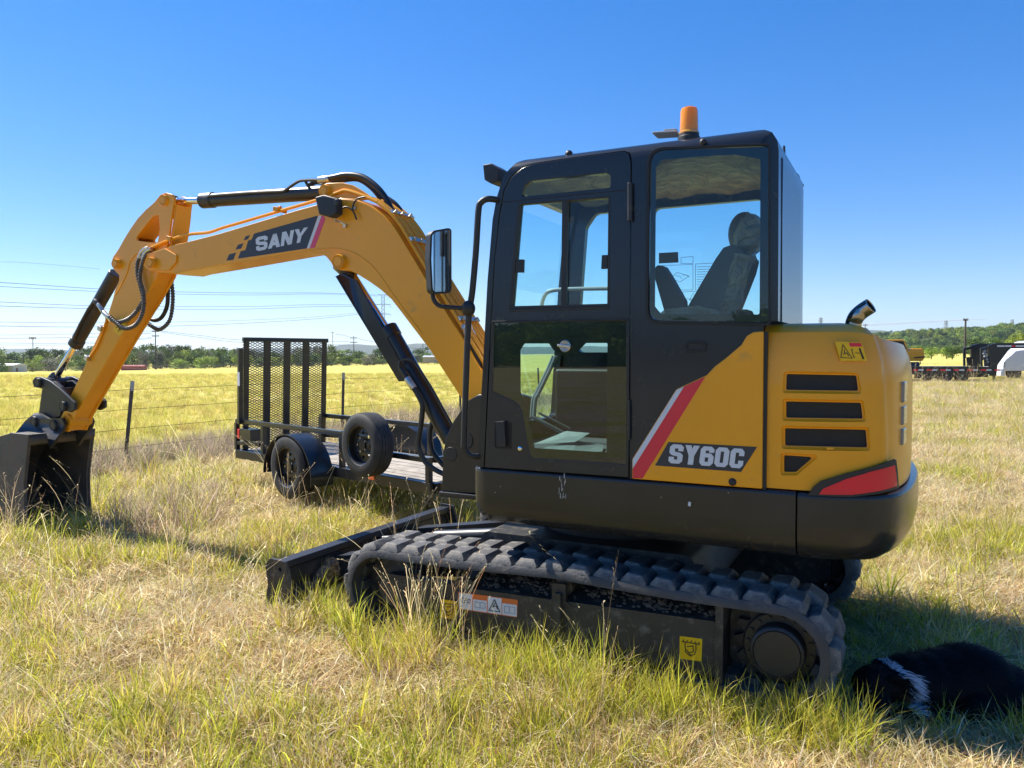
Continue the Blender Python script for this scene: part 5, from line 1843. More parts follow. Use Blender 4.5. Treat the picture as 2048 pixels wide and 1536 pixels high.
def points_instancer(name, pts, mat=None, coll=gcol):
    """pts: list of (x,y,z, rx,ry,rz, scale, idx)"""
    me = bpy.data.meshes.new(name)
    n = len(pts)
    me.vertices.add(n)
    me.vertices.foreach_set('co', [c for p in pts for c in p[0:3]])
    a = me.attributes.new('rot', 'FLOAT_VECTOR', 'POINT'); a.data.foreach_set('vector', [c for p in pts for c in p[3:6]])
    a = me.attributes.new('scl', 'FLOAT', 'POINT'); a.data.foreach_set('value', [p[6] for p in pts])
    a = me.attributes.new('idx', 'INT', 'POINT'); a.data.foreach_set('value', [p[7] for p in pts])
    o = bpy.data.objects.new(name, me); COL.objects.link(o)
    ng = bpy.data.node_groups.new(name, 'GeometryNodeTree')
    ng.interface.new_socket('Geometry', in_out='INPUT', socket_type='NodeSocketGeometry')
    ng.interface.new_socket('Geometry', in_out='OUTPUT', socket_type='NodeSocketGeometry')
    gi = ng.nodes.new('NodeGroupInput'); go = ng.nodes.new('NodeGroupOutput')
    ip = ng.nodes.new('GeometryNodeInstanceOnPoints')
    ci = ng.nodes.new('GeometryNodeCollectionInfo'); ci.inputs['Collection'].default_value = coll
    ci.inputs['Separate Children'].default_value = True; ci.inputs['Reset Children'].default_value = True
    def na(nm, ty):
        x = ng.nodes.new('GeometryNodeInputNamedAttribute'); x.data_type = ty; x.inputs['Name'].default_value = nm; return x.outputs['Attribute']
    L = ng.links.new
    L(gi.outputs[0], ip.inputs['Points']); L(ci.outputs[0], ip.inputs['Instance'])
    ip.inputs['Pick Instance'].default_value = True
    L(na('idx','INT'), ip.inputs['Instance Index']); L(na('scl','FLOAT'), ip.inputs['Scale'])
    er = ng.nodes.new('FunctionNodeEulerToRotation'); L(na('rot','FLOAT_VECTOR'), er.inputs[0]); L(er.outputs[0], ip.inputs['Rotation'])
    L(ip.outputs[0], go.inputs[0])
    md = o.modifiers.new('instances', 'NODES'); md.node_group = ng
    o['kind'] = 'stuff'
    return o

rnd = random.Random(77)
inv = lambda x, y: ((Vector((x,y,0))-ORG).dot(UF), (Vector((x,y,0))-ORG).dot(VF))
DOG = Vector((1.99, 3.42, 0))
def nz(x, y, s, o=0.0): return noise.noise(Vector((x*s, y*s, o)))
P_near, P_field, P_brush = [], [], []
def blocked(x, y):
    u, v = inv(x, y)
    if -0.15 < u < 2.45 and (-0.04 < v < 0.33 or 1.53 < v < 1.89): return True
    dx, dy = x-DOG.x, y-DOG.y
    if -0.46 < dx < 0.34 and abs(dy) < 0.20: return True
    if 2.90 < u < 3.05 and -0.05 < v < 1.9: return True
    return False
def put(L, x, y, s, k, tilt=0.15):
    L.append((x, y, terr(x,y)-0.004, rnd.gauss(0,tilt), rnd.gauss(0,tilt), rnd.random()*6.283, s, k))
def scatter(D0, D1, dens, sc, side=0.74, pad=1.2):
    A = side*(D1*D1-D0*D0) + 2*pad*(D1-D0)
    for _ in range(int(A*dens)):
        t = rnd.random()
        D = math.sqrt(D0*D0 + t*(D1*D1-D0*D0))
        x = rnd.uniform(-1,1)*(D*side+pad)
        yield x, D
for D0, D1, dens, sc in ((1.3,4.2,270,1.0),(4.2,7.5,150,1.15),(7.5,13,75,1.4),(13,24,36,1.5),(24,62,10,1.8)):
    for x, y in scatter(D0, D1, dens, sc):
        if blocked(x, y): continue
        f = in_field(x, y)
        if f > 0.5:
            if rnd.random() < 0.45: put(P_field, x, y, sc*rnd.uniform(.55,.85)*(1 if D0 < 13 else .75 if D0 < 24 else .7), rnd.choice((9,10,9,10,6)))
            continue
        s_f = (Vector((x,y))-F0).dot(FN)
        u, v = inv(x, y)
        under = -0.5 < u < 1.7 and 0.3 < v < 1.6
        if s_f > -0.7 + 0.5*nz(x,y,0.8,3) and y < 26:              # strip of old brush along the fence
            if rnd.random() < 0.55: put(P_brush, x, y, sc*rnd.uniform(.45,.95), 11 if rnd.random() < .7 else 6)
            continue
        g = nz(x, y, 0.55, 2) + 0.55*nz(x, y, 1.7, 5) + 0.35*nz(x, y, 4.5, 9)
        # greener, taller grass has been left standing along the track and where nobody walks
        beside = math.exp(-((v+0.24)/0.17)**2) if -0.3 < u < 2.6 and v < -0.04 else 0
        g += 0.38*beside
        h = nz(x, y, 1.1, 14)
        r_ = rnd.random()
        leftfar = sst(4.5, 6.5, y)
        if x > 3.0 and y > 5: g -= 0.05
        if g > 0.05:
            if r_ < 0.07 + 0.45*beside and h > -0.25: k = rnd.choice((2,3))
            elif r_ < 0.60: k = rnd.choice((0,1,1))
            elif r_ < 0.90: k = rnd.choice((4,5,5,4,6))
            else: k = 7
        elif g > -0.3:
            k = rnd.choice((0,1,0,5,4,5,6,4,4))
        else:
            k = rnd.choice((4,5,4,5,4,4,5,5,0,6))
        if rnd.random() < 0.012 + 0.02*leftfar and not (x > 1.2 and y < 3.6): k = 8
        s = sc*rnd.uniform(.65,1.15)*(1+0.25*max(0,h)*2)
        if under: s *= 0.55; k = rnd.choice((4,5,6)) if k in (2,3,8) else k
        if k in (4,5): s *= 1.1
        if k in (2,3) and not beside and rnd.random() < .5: k = 1
        put(P_near, x, y, s, k, 0.12)
# rank growth beside the near track and bunches against the blade and bucket
def bunch(px, py, n, r, ks, s0, s1):
    c = onz(px, py)
    for _ in range(n):
        a = rnd.random()*6.283; q = r*math.sqrt(rnd.random())
        x, y = c.x+q*math.cos(a), c.y+q*math.sin(a)
        if blocked(x, y): continue
        put(P_near, x, y, rnd.uniform(s0,s1), rnd.choice(ks), 0.10)
for px, py, n, r, ks, s0, s1 in ((800,1330,30,0.22,(7,2,7,3,6),.9,1.35),(860,1300,22,0.18,(7,7,3),.9,1.4),(1100,1350,16,0.20,(2,3,3),.8,1.2),(1000,1330,12,.2,(2,3,6),.8,1.1),
        (1380,1440,16,0.20,(3,2,1),.75,1.1),(1560,1480,16,0.2,(3,2,1),.75,1.1),(1650,1475,12,0.16,(3,2),.8,1.1),(620,1230,22,0.25,(2,3,6),.8,1.2),(690,1250,10,.2,(2,6),.8,1.2),
        (350,1010,40,0.55,(11,6,8,11),.7,1.15),(700,985,50,0.8,(8,6,2,3),.8,1.3),(520,965,30,0.7,(6,8,2),.9,1.4),(820,985,30,.5,(6,8,2,3),.8,1.2),(590,985,34,.45,(6,2,3,8),.8,1.25),(680,975,26,.5,(6,2,3),.8,1.2),(110,1075,30,0.35,(2,3,6,8),.8,1.2),(20,1080,20,.3,(2,6,8),.8,1.2),
        (1820,1465,10,.15,(6,1,2),.7,1.0),(2000,1490,12,.2,(6,1,2),.7,1.0),(240,1130,30,.5,(2,3,1),.9,1.3),(330,1060,26,.5,(2,3,11),.9,1.3)):
    bunch(px, py, n, r, ks, s0, s1)
# the stand of tall reddish stalks in front of the idler
sv = gcol
tuft(12, [(9,0.05,0.38,0.58,0.0026,0.16,0.35,RUST+STRAW[:2],{'seg':6,'head':5})])
c = onz(850, 1300)
for _ in range(7):
    put(P_near, c.x+rnd.gauss(0,.10), c.y+rnd.gauss(0,.05), rnd.uniform(.8,1.15), 12, 0.10)
for px, py in ((180,1330),(150,1290),(210,1350)):
    c = onz(px,py); put(P_near, c.x, c.y, 0.9, 12, 0.2)
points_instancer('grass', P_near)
points_instancer('field_grass', P_field)
points_instancer('dry_brush', P_brush)

# ------------------------------------------------------------------ fence
fence = empty('barbed_wire_fence', (F0.x, F0.y, 0), 0, 'barbed wire fence on leaning rusty steel posts along the edge of the yellow field', 'fence')
rust = pm('rusty_post', (0.10,0.075,0.06), 0.75, var=0.3, scale=14, bump=0.2)
wirem = pm('rusty_wire', (0.12,0.10,0.09), 0.6, metal=0.5, var=0.2)
postsD = [-1.2, 3.6-1.8, 6.45, 11.1, 15.9, 20.8, 25.5, 30.4, 35.2, 40.0, 45.0, 50.0]
postsD = [-3.1, 1.8, 6.45, 11.1, 15.9, 20.8, 25.5, 30.4, 35.2, 40.0, 45.0, 50.0]
lean = {1: Vector((0.12,0.0,1)), 2: Vector((0.03,0,1))}
wire_z = [1.08, 0.80, 0.52, 0.25]
pp = []
rnd = random.Random(4)
for i, t in enumerate(postsD):
    p = F0 + FD*t + (Vector((-0.13,0)) if i == 1 else Vector((0,0)))
    z0 = terr(p.x, p.y)
    ln = lean.get(i, Vector((rnd.uniform(-.05,.05),0,1)))
    base = Vector((p.x, p.y, z0)); topv = base + ln*1.2
    loc = lambda q: q - Vector((F0.x, F0.y, 0))
    pp.append((loc(base), loc(topv)))
    b = MB()
    a, c = loc(base)-Vector((0,0,.1)), loc(topv)
    b.bar(a, c, 0.052, 0.008, (0,1,0)); b.bar(a+Vector((0,0.018,0)), c+Vector((0,0.018,0)), 0.008, 0.036, (0,1,0))
    o = b.build('fence_post', rust, fence, smooth=False)
    b = MB(); b.bar(c-(c-a).normalized()*0.14, c+Vector((0,0,.002)), 0.056, 0.012, (0,1,0))
    b.build('post_tip', pm('weathered_white_tip', (0.42,0.40,0.36), 0.7, var=0.2) if i == 0 else bpy.data.materials['weathered_white_tip'], o, smooth=False)
for wz in wire_z:
    pts = []; b = MB()
    for i in range(len(pp)):
        a = pp[i][0].lerp(pp[i][1], wz/1.2); pts.append(a)
        if i < len(pp)-1:
            c = pp[i+1][0].lerp(pp[i+1][1], wz/1.2)
            for k in (1,2,3): pts.append(a.lerp(c, k/4) - Vector((0,0,0.02*math.sin(math.pi*k/4))))
    b.tube(pts, 0.0032, 5)
    for i in range(len(pts)-1):
        a, c = pts[i], pts[i+1]
        if a.y > 16: break
        nb = int((c-a).length/0.13)
        for k in range(nb):
            q = a.lerp(c, (k+.5)/nb); s1 = Vector((rnd.uniform(-1,1),rnd.uniform(-1,1),rnd.uniform(-1,1))).normalized()*0.012
            b.bar(q-s1, q+s1, 0.003, 0.003)
    b.build('barbed_wire', wirem, fence, smooth=False)

# ------------------------------------------------------------------ utility trailer
TF = Vector((0.73,-0.683)); TF.normalize(); TS = Vector((-TF.y, TF.x))      # forward (towards camera right), away
TA = Vector((-3.26, 9.09))
tang = math.atan2(TF.y, TF.x)
TR = empty('utility_trailer', (TA.x, TA.y, 0.0), tang, 'low black utility trailer with raised mesh ramp and plank floor, parked behind the boom', 'trailer')
tb_ = pm('black_trailer_paint', (0.013,0.014,0.016), 0.33, coat=0.3, var=0.15, scale=4, dirt=(0.08,0.065,0.05), dirt_amt=0.06)
tyre = pm('trailer_tyre_rubber', (0.028,0.028,0.028), 0.7, var=0.2, scale=9, dirt=(0.10,0.085,0.065), dirt_amt=0.15, bump=0.1)
W_, LT = 1.15, 3.5
bz = 0.44
def tbar(name, segs, w=0.05, h=0.05, mat=None, parent=TR):
    b = MB()
    for a, c in segs: b.bar(a, c, w, h)
    return b.build(name, mat or tb_, parent, bevel=0.004, sharp=50)
# frame: x forward, y away from the camera
for y in (0, W_): tbar('frame_rail', [((0,y,bz-0.03),(LT,y,bz-0.03))], 0.05, 0.10)
for x in (0.0, LT): tbar('cross_member', [((x,0.026,bz-0.03),(x,W_-0.026,bz-0.03))], 0.05, 0.09)
rz_ = 0.80
for y in (0, W_):
    tbar('top_rail', [((0.0,y,rz_),(LT*0.62,y,rz_))])
    tbar('lower_rail', [((0.0,y,bz+0.10),(0.55,y,bz+0.12))], 0.04, 0.04)
    for x in (0.0, 0.62, 2.15): tbar('stake_post', [((x,y,bz+0.02),(x,y,rz_-0.025))], 0.05, 0.05)
    tbar('front_rail', [((LT*0.62,y,rz_-.0),(LT*0.70,y,bz+0.22)),((LT*0.70,y,bz+0.22),(LT,y,bz+0.22))], 0.05, 0.05)
    tbar('stake_post', [((LT*0.99,y,bz+0.02),(LT*0.99,y,bz+0.2))])
tbar('front_rail', [((LT,0.03,bz+0.22),(LT,W_-0.03,bz+0.22))])
plank_m = pm('weathered_deck_plank', (0.34,0.30,0.25), 0.85, var=0.3, scale=5, dirt=(0.16,0.12,0.09), dirt_amt=0.15, bump=0.3)
npk = 9; pw = (W_-0.06)/npk
for k in range(npk):
    b = MB(); b.box(0.03, LT-0.03, 0.03+k*pw+0.004, 0.03+(k+1)*pw-0.004, bz-0.01, bz+0.022+0.003*((k*7) % 3-1))
    b.build('deck_plank', plank_m, TR, bevel=0.003)
# ramp: upright, hinged at the rear
rh = 1.34
rz0 = bz-0.02
rx = 0.11
xs_ = [0.045, W_*0.27, W_*0.5, W_*0.73, W_-0.045]
for k, y in enumerate(xs_): tbar('ramp_stile' , [((rx,y,rz0),(rx+0.06,y,rz0+rh))], 0.085 if 0 < k < 4 else 0.06, 0.03)
tbar('ramp_rail', [((rx+0.06,0.0,rz0+rh),(rx+0.06,W_,rz0+rh))], 0.045, 0.05)
tbar('ramp_rail', [((rx,0.0,rz0),(rx,W_,rz0))], 0.04, 0.04)
tbar('ramp_latch_arm', [((rx+0.03,-0.035,rz0+0.35),(rx+0.065,-0.035,rz0+rh-0.10))], 0.05, 0.05)
b = MB()     # expanded metal: diamonds
dw, dh = 0.062, 0.030
y = -0.0; nx_ = int(W_/dw)+1; nz_ = int(rh/dh)
for j in range(nz_):
    for i in range(nx_):
        y0 = i*dw; z0 = rz0 + j*dh
        if y0+dw > W_: continue
        f = lambda yy, zz: (rx + 0.06*(zz-rz0)/rh, yy, zz)
        cy, cz = y0+dw/2, z0+dh/2
        for a, c in (((y0,cz),(cy,z0+dh)),((cy,z0+dh),(y0+dw,cz)),((y0,cz),(cy,z0)),((cy,z0),(y0+dw,cz))):
            if (a[1] > cz) or (c[1] > cz) or j == 0 or True:
                p, q = Vector(f(*a)), Vector(f(*c))
                n_ = Vector((0, -(q-p).z, (q-p).y)).normalized()*0.0035
                k0 = len(b.v)
                b.v += [tuple(p-n_), tuple(q-n_), tuple(q+n_), tuple(p+n_)]; b.f.append([k0,k0+1,k0+2,k0+3]); b.mi.append(0)
mesh_ = b.build('ramp_mesh', tb_, TR, smooth=False)
mesh_['kind'] = 'stuff'
md = mesh_.modifiers.new('s','SOLIDIFY'); md.thickness = 0.004
# tail light and reflector on the near side
b = MB(); b.box(0.10,0.145,-0.05,0.09,0.60,0.71); tl_ = b.build('tail_light', M['red'], TR, bevel=0.006)
b = MB(); b.box(0.145,0.40,-0.045,0.085,0.585,0.72); b.build('light_box', tb_, TR, bevel=0.004)
b = MB(); b.box(2.62,2.72,-0.034,-0.026,0.40,0.46); b.build('side_reflector', M['sticker_orange'], TR, bevel=0.003)
b = MB(); b.box(rx+0.035,rx+0.09,-0.064,-0.061,1.22,1.38); b.build('ramp_label', M['white'], TR, smooth=False)
def wheel(parent_name, loc, axis, rad, wid, parent, lab=None):
    """axis: outward direction of the visible face, in the parent frame"""
    ax = Vector(axis).normalized(); c = Vector(loc)
    b = MB()
    h = wid/2; rr = rad*0.60
    prof = [(rr,-h*0.78),(rr*1.04,-h*0.92),(rad*0.80,-h),(rad*0.93,-h*0.86)]
    for g in range(5):
        a0 = lerp(-h*0.78, h*0.78, g/5); a1 = lerp(-h*0.78, h*0.78, (g+0.82)/5)
        prof += [(rad*(0.985+0.015*(1-abs(g-2)/2)), a0), (rad*(0.985+0.015*(1-abs(g-2)/2)), a1), (rad*0.965, a1+0.002), (rad*0.965, lerp(-h*0.78,h*0.78,(g+1)/5)-0.002)]
    prof += [(rad*0.93,h*0.86),(rad*0.80,h),(rr*1.04,h*0.92),(rr,h*0.78)]
    b.lathe(prof, c, ax, 48, cap=False)
    w_ = b.build(parent_name, tyre, parent, sharp=30)
    if lab: w_['label'] = lab
    x = ax.cross(Vector((0,0,1))).normalized(); y2 = ax.cross(x)
    b = MB()
    b.lathe([(rr*1.03,h*0.86),(rr*0.97,h*0.80),(rr*0.93,h*0.30),(rr*0.84,h*0.28)], c, ax, 40, cap=False)
    b.lathe([(rr*0.30,h*0.62),(rr*0.27,h*0.66),(rr*0.25,h*0.35)], c, ax, 24)
    rim_m = pm('black_rim', (0.012,0.012,0.013), 0.3, coat=0.4)
    outer = circ((0,0), rr*0.86, 40); holes = [circ((rr*0.64*math.cos(2*math.pi*k/8), rr*0.64*math.sin(2*math.pi*k/8)), rr*0.095, 10) for k in range(8)] + [circ((0,0), rr*0.17, 16)]
    b.prism(outer, holes, h*0.30, h*0.36, fn=lambda p, q: tuple(c + x*p[0] + y2*p[1] + ax*(q + 0.022*max(0,1-math.hypot(p[0],p[1])/(rr*0.86)))))
    rim = b.build('rim', rim_m, w_, sharp=35)
    for k in range(5):
        a = 2*math.pi*k/5
        q = c + x*math.cos(a)*rr*0.36 + y2*math.sin(a)*rr*0.36 + ax*h*0.42
        b = MB(); b.cyl(q, q+ax*0.02, 0.010, 6); b.build('wheel_nut', M['zinc'], rim, smooth=False)
    return w_
AXW = 1.60
wheel('wheel', (AXW,-0.21,0.44), (0,-1,0), 0.33, 0.2, TR)
wheel('wheel', (AXW,W_+0.17,0.40), (0,1,0), 0.325, 0.2, TR)
wheel('spare_wheel', (2.78,-0.16,0.755), (0,-1,0), 0.298, 0.2, TR, 'spare wheel bolted to the near side of the trailer')
tbar('spare_bracket', [((2.78,0.0,0.755),(2.78,-0.09,0.755))], 0.10, 0.10)
tbar('axle', [((AXW,-0.1,0.345),(AXW,W_+0.1,0.345))], 0.06, 0.06)
for y0, y1 in ((-0.30,-0.045),(W_+0.045,W_+0.30)):
    b = MB()
    P = [(AXW+0.46*math.cos(a), 0.345+0.43*math.sin(a)) for a in [R(x) for x in range(-8,189,9)]]
    P2 = [(AXW+0.45*math.cos(a), 0.345+0.42*math.sin(a)) for a in [R(x) for x in range(-8,189,9)]]
    b.prism(P + P2[::-1], [], y0, y1)
    f_ = b.build('fender', tb_, TR, sharp=40)
    b = MB(); yb = y1 if y0 < 0 else y0
    P3 = [(AXW+0.45*math.cos(a), 0.345+0.42*math.sin(a)) for a in [R(x) for x in range(-4,185,9)]]
    b.prism(P3, [circ((AXW,0.345),0.36,30)] if False else [], yb-0.004, yb+0.0)
    b.build('fender_back', tb_, f_)
tbar('drawbar', [((LT,0.1,bz-0.03),(LT+1.0,W_/2,bz-0.03)),((LT,W_-0.1,bz-0.03),(LT+1.0,W_/2,bz-0.03))], 0.06, 0.09)

# ------------------------------------------------------------------ dog
FR[0] = lambda p: Vector(p)
dog_m, nt, bs = new_mat('black_dog_coat')
bs.inputs['Base Color'].default_value = (0.003,0.003,0.004,1); bs.inputs['Roughness'].default_value = 0.8
def dog_world(px, py, D): return at(px, py, D) - DOG
DG = empty('dog', DOG, 0, 'black long-haired dog with a white neck ruff lying in the shade beside the track', 'dog')
DG.scale = (1.06, 1.0, 0.82)
b = MB()
E = lambda c, r, rot=None: b.ell(c, r, 20, 14, rot)
Zr = lambda a: Matrix.Rotation(R(a), 3, 'Z')
Yr = lambda a: Matrix.Rotation(R(a), 3, 'Y')
# x to the right in the picture (towards the tail), y away, z up
E((-0.02,0.02,0.145),(0.19,0.135,0.140))
E((0.08,0.04,0.155),(0.17,0.140,0.150))
E((0.19,0.05,0.105),(0.14,0.125,0.118))
E((0.17,-0.06,0.085),(0.13,0.075,0.090))
E((-0.13,0.0,0.145),(0.12,0.120,0.130))
E((-0.22,-0.02,0.165),(0.11,0.10,0.112), Yr(-10))
E((-0.345,-0.05,0.145),(0.095,0.088,0.098))
E((-0.385,-0.10,0.095),(0.050,0.075,0.045), Zr(25))
E((-0.40,-0.15,0.068),(0.036,0.055,0.034), Zr(20))
E((-0.22,-0.15,0.038),(0.14,0.038,0.034), Zr(10))
E((-0.36,-0.175,0.028),(0.06,0.032,0.026))
E((-0.30,-0.02,0.026),(0.07,0.032,0.026))
E((0.09,-0.15,0.032),(0.13,0.034,0.030), Zr(-8))
E((0.30,0.0,0.045),(0.12,0.05,0.045), Zr(-15))
E((0.02,-0.13,0.08),(0.06,0.04,0.05))
for s in (-1, 1):
    E((-0.30,-0.05+s*0.07,0.205),(0.040,0.016,0.048), Matrix.Rotation(R(s*-35),3,'X'))
bm = b.bm()
dog_me = finish(bm, 'dog_body', dog_m, DG)
md = dog_me.modifiers.new('r','REMESH'); md.mode = 'VOXEL'; md.voxel_size = 0.010
md = dog_me.modifiers.new('s','SMOOTH'); md.iterations = 5; md.factor = 0.5
dg = bpy.context.evaluated_depsgraph_get(); dg.update()
nm = bpy.data.meshes.new_from_object(dog_me.evaluated_get(dg))
dog_me.modifiers.clear(); dog_me.data = nm
for p in nm.polygons: p.use_smooth = True
# coat: tapering locks following the lie of the fur
rnd = random.Random(9)
def coat_col(p):
    x, y, z = p
    ruff = -0.215 + 0.05*(z-0.15)/0.1
    rc = -0.222 - 9.0*(z-0.165)**2 if z > 0.165 else -0.222 - 2.2*(z-0.165)**2
    if abs(x-rc) < 0.017 + 0.020*noise.noise(Vector(p)*17) + 0.22*max(0,z-0.2) and y < 0.06 and z > 0.06: return (0.55,0.58,0.66)
    if x < -0.36 and z < 0.045: return (0.5,0.45,0.4)
    if x < -0.24 and z < 0.035: return (0.34,0.22,0.13)
    if x < -0.40 and y < -0.13 and z < 0.075: return (0.26,0.16,0.09)
    if -0.29 < x < -0.24 and 0.07 < z < 0.125 and y < -0.08: return (0.10,0.045,0.02)
    return rnd.choice(((0.003,0.003,0.005),(0.005,0.005,0.008),(0.002,0.002,0.003)))
vs, fs, cols = [], [], []
polys = [p for p in nm.polygons if p.center.z > 0.01]
areas = [p.area for p in polys]; tot = sum(areas)
NF = 30000
for p, a in zip(polys, areas):
    k = a/tot*NF; k = int(k) + (1 if rnd.random() < k-int(k) else 0)
    for _ in range(k):
        vi = [nm.vertices[i].co for i in p.vertices]
        w0, w1 = rnd.random(), rnd.random()
        q = vi[0].lerp(vi[1], w0).lerp(vi[-1].lerp(vi[-2] if len(vi) > 3 else vi[-1], w0), w1)
        n_ = p.normal
        c = coat_col(q)
        head = q.x < -0.26
        ln = rnd.uniform(0.012,0.022) if head else rnd.uniform(0.035,0.075)
        flow = Vector((0.9,-0.1,-0.45)) if not head else Vector((0.8,0.1,0.1))
        flow = (flow - n_*flow.dot(n_)); flow.normalize()
        d = (n_*0.35 + flow*1.0 + Vector((rnd.gauss(0,.22),rnd.gauss(0,.22),rnd.gauss(0,.22)))).normalized()
        sdv = d.cross(n_).normalized()*0.0016
        m_ = q + d*ln*0.55 + n_*0.003; e = q + d*ln - Vector((0,0,ln*0.15))
        k0 = len(vs)
        vs += [tuple(q-sdv), tuple(q+sdv), tuple(m_+sdv*0.8), tuple(m_-sdv*0.8), tuple(e)]
        fs += [(k0,k0+1,k0+2,k0+3),(k0+3,k0+2,k0+4)]
        cols += [c]*5
fm, nt, bs = new_mat('dog_fur')
a_ = N(nt,'ShaderNodeAttribute'); a_.attribute_name = 'col'
nt.links.new(a_.outputs['Color'], bs.inputs['Base Color']); bs.inputs['Roughness'].default_value = 0.6; bs.inputs['Specular IOR Level'].default_value = 0.2
fo_ = bpy.data.objects.new('fur', mesh_cols('fur', vs, fs, cols, fm)); COL.objects.link(fo_); fo_.parent = DG; fo_['kind'] = 'stuff'
eye_m = pm('dog_eye', (0.02,0.012,0.008), 0.08, coat=1)
for y in (-0.092,-0.125)[:1]:
    pass
for s in (-1,1):
    b = MB(); b.ell((-0.41,-0.085+s*0.038,0.150),(0.010,0.010,0.010)); b.build('eye', eye_m, DG)
b = MB(); b.ell((-0.415,-0.200,0.072),(0.014,0.011,0.010)); b.build('nose', eye_m, DG)
# ------------------------------------------------------------------ distant vehicles
FR[0] = lambda p: Vector(p)
def lot(px, py, D):
    p = at(px, py, D); return p
GD = 43.0
gp = at(1836, 765, GD)
gt_m = pm('black_flatbed_paint', (0.012,0.012,0.014), 0.4, var=0.2, coat=0.2)
S = GD/FPX                       # metres per photograph pixel at that distance
FB = empty('flatbed_trailer', (at(1930,765,GD).x, GD, 0), 0, 'long black gooseneck flatbed trailer with red and white reflective strips behind the excavator', 'trailer')
ox = at(1930,765,GD).x
def gx(px): return at(px,740,GD).x - ox
def gz(py): return at(1930,py,GD).z
def gbox(name, x0, y0, x1, y1, d0, d1, mat, parent=FB, bevel=0.01):
    b = MB(); b.box(gx(x0), gx(x1), d0, d1, gz(y1), gz(y0)); return b.build(name, mat, parent, bevel=bevel)
gbox('deck', 1660, 733.5, 1988, 738, 0.0, 2.5, gt_m)
for d in (0.02, 2.38): gbox('side_rail', 1662, 738, 1987, 749, d, d+0.1, gt_m)
for k in range(26):
    x = 1670+k*12.2; gbox('cross_member', x, 739, x+2, 744, 0.15, 2.35, gt_m, bevel=0)
tape_w, tape_r = M['white'], M['red']
for k in range(12):
    x = 1690 + k*27.2
    gbox('white_reflector', x+11, 738.5, x+21, 741.5, -0.004, 0.014, tape_w, bevel=0)
    gbox('red_reflector', x, 738.5, x+10.5, 741.5, -0.004, 0.014, tape_r, bevel=0)
for x in (1896, 1928):
    for d in (0.05, 1.95):
        b = MB(); c = (gx(x), d+0.2, 0.42)
        b.lathe([(0.22,-0.12),(0.36,-0.13),(0.40,-0.10),(0.40,0.10),(0.36,0.13),(0.22,0.12)], c, (0,-1,0), 28)
        w_ = b.build('wheel', tyre, FB)
        b = MB(); b.lathe([(0.22,0.10),(0.20,0.03),(0.10,0.03),(0.09,0.12),(0.001,0.13)], c, (0,-1,0), 20); b.build('rim', M['galv'], w_)
gbox('toolbox', 1838, 745, 1880, 757, 0.05, 0.5, gt_m)
gbox('under_frame', 1870, 745, 1990, 755, 0.6, 1.9, gt_m)
for d in (0.35, 2.0):
    b = MB(); P = [(1984,699),(1984,690),(2000,686),(2120,685),(2120,696),(2027,697),(2003,730),(2001,752),(1989,752)]
    b.prism([(gx(x),gz(y)) for x, y in P], [], d, d+0.14)
    for P in ([(1970,733),(1968.5,699),(1972,698),(1974,733)],[(1968.5,701),(1969,696),(1986,692),(1986,697)],[(1978,733),(1976,715),(1985,714),(1986,733)]): b.prism([(gx(x),gz(y)) for x, y in P], [], d+0.02, d+0.12)
    b.build('gooseneck', gt_m, FB, bevel=0.01)
gbox('neck_reflector', 2001, 690.5, 2016, 693.5, 0.34, 0.346, tape_w, bevel=0)
gbox('neck_reflector', 2031, 690.5, 2037, 693.5, 0.34, 0.346, tape_r, bevel=0)
gbox('neck_reflector', 2017, 690.5, 2030, 693.5, 0.34, 0.346, tape_w, bevel=0)
gbox('neck_reflector', 2038, 690.5, 2060, 693.5, 0.34, 0.346, tape_w, bevel=0)
for k in range(5):
    b = MB(); b.ell((gx(1977+k*1.6), 0.45, gz(702+k*5.5)), (0.10,0.14,0.09), 10, 7); b.build('strap_roll', M['galv'], FB)
gbox('jack_leg', 1996, 750, 2000, 764, 0.4, 0.5, gt_m)
# white truck, mostly hidden behind the gooseneck
WT = empty('white_truck', (at(2040,760,47.5).x, 47.5, 0), 0, 'white truck with its hood just visible behind the black gooseneck, at the right edge', 'truck')
ox2 = at(2040,760,47.5).x
tx_ = lambda px: at(px,740,47.5).x - ox2
tz_ = lambda py: at(2040,py,47.5).z
wpaint = pm('white_truck_paint', (0.70,0.71,0.72), 0.3, coat=0.5, var=0.03)
b = MB(); P = [(2006,742),(2007,724),(2012,718),(2022,710),(2030,702),(2040,700),(2060,699),(2068,684),(2078,681),(2130,681),(2135,742)]
b.prism([(tx_(x),tz_(y)) for x, y in P], [], 0.0, 2.0); wb = b.build('body', wpaint, WT, bevel=0.05, seg=3)
b = MB(); P = [(2063,700),(2071,686),(2080,684),(2100,684),(2100,702),(2063,703)]
b.prism([(tx_(x),tz_(y)) for x, y in P], [], -0.012, 0.02); b.build('side_window', M['frit'], WT)
for x in (2030, 2115):
    b = MB(); b.lathe([(0.2,-0.1),(0.42,-0.12),(0.45,0.1),(0.2,0.12)], (tx_(x),0.15,0.45), (0,-1,0), 24); b.build('wheel', tyre, WT)
b = MB(); b.box(tx_(2003),tx_(2012),0.05,1.95,tz_(752),tz_(742)); b.build('bumper', wpaint, WT, bevel=0.03)
b = MB(); b.prism([(tx_(x),tz_(y)) for x, y in [(2006.5,735),(2007.5,725),(2010,722),(2010,735)]], [], -0.01, 2.01); b.build('headlight', M['galv'], WT)
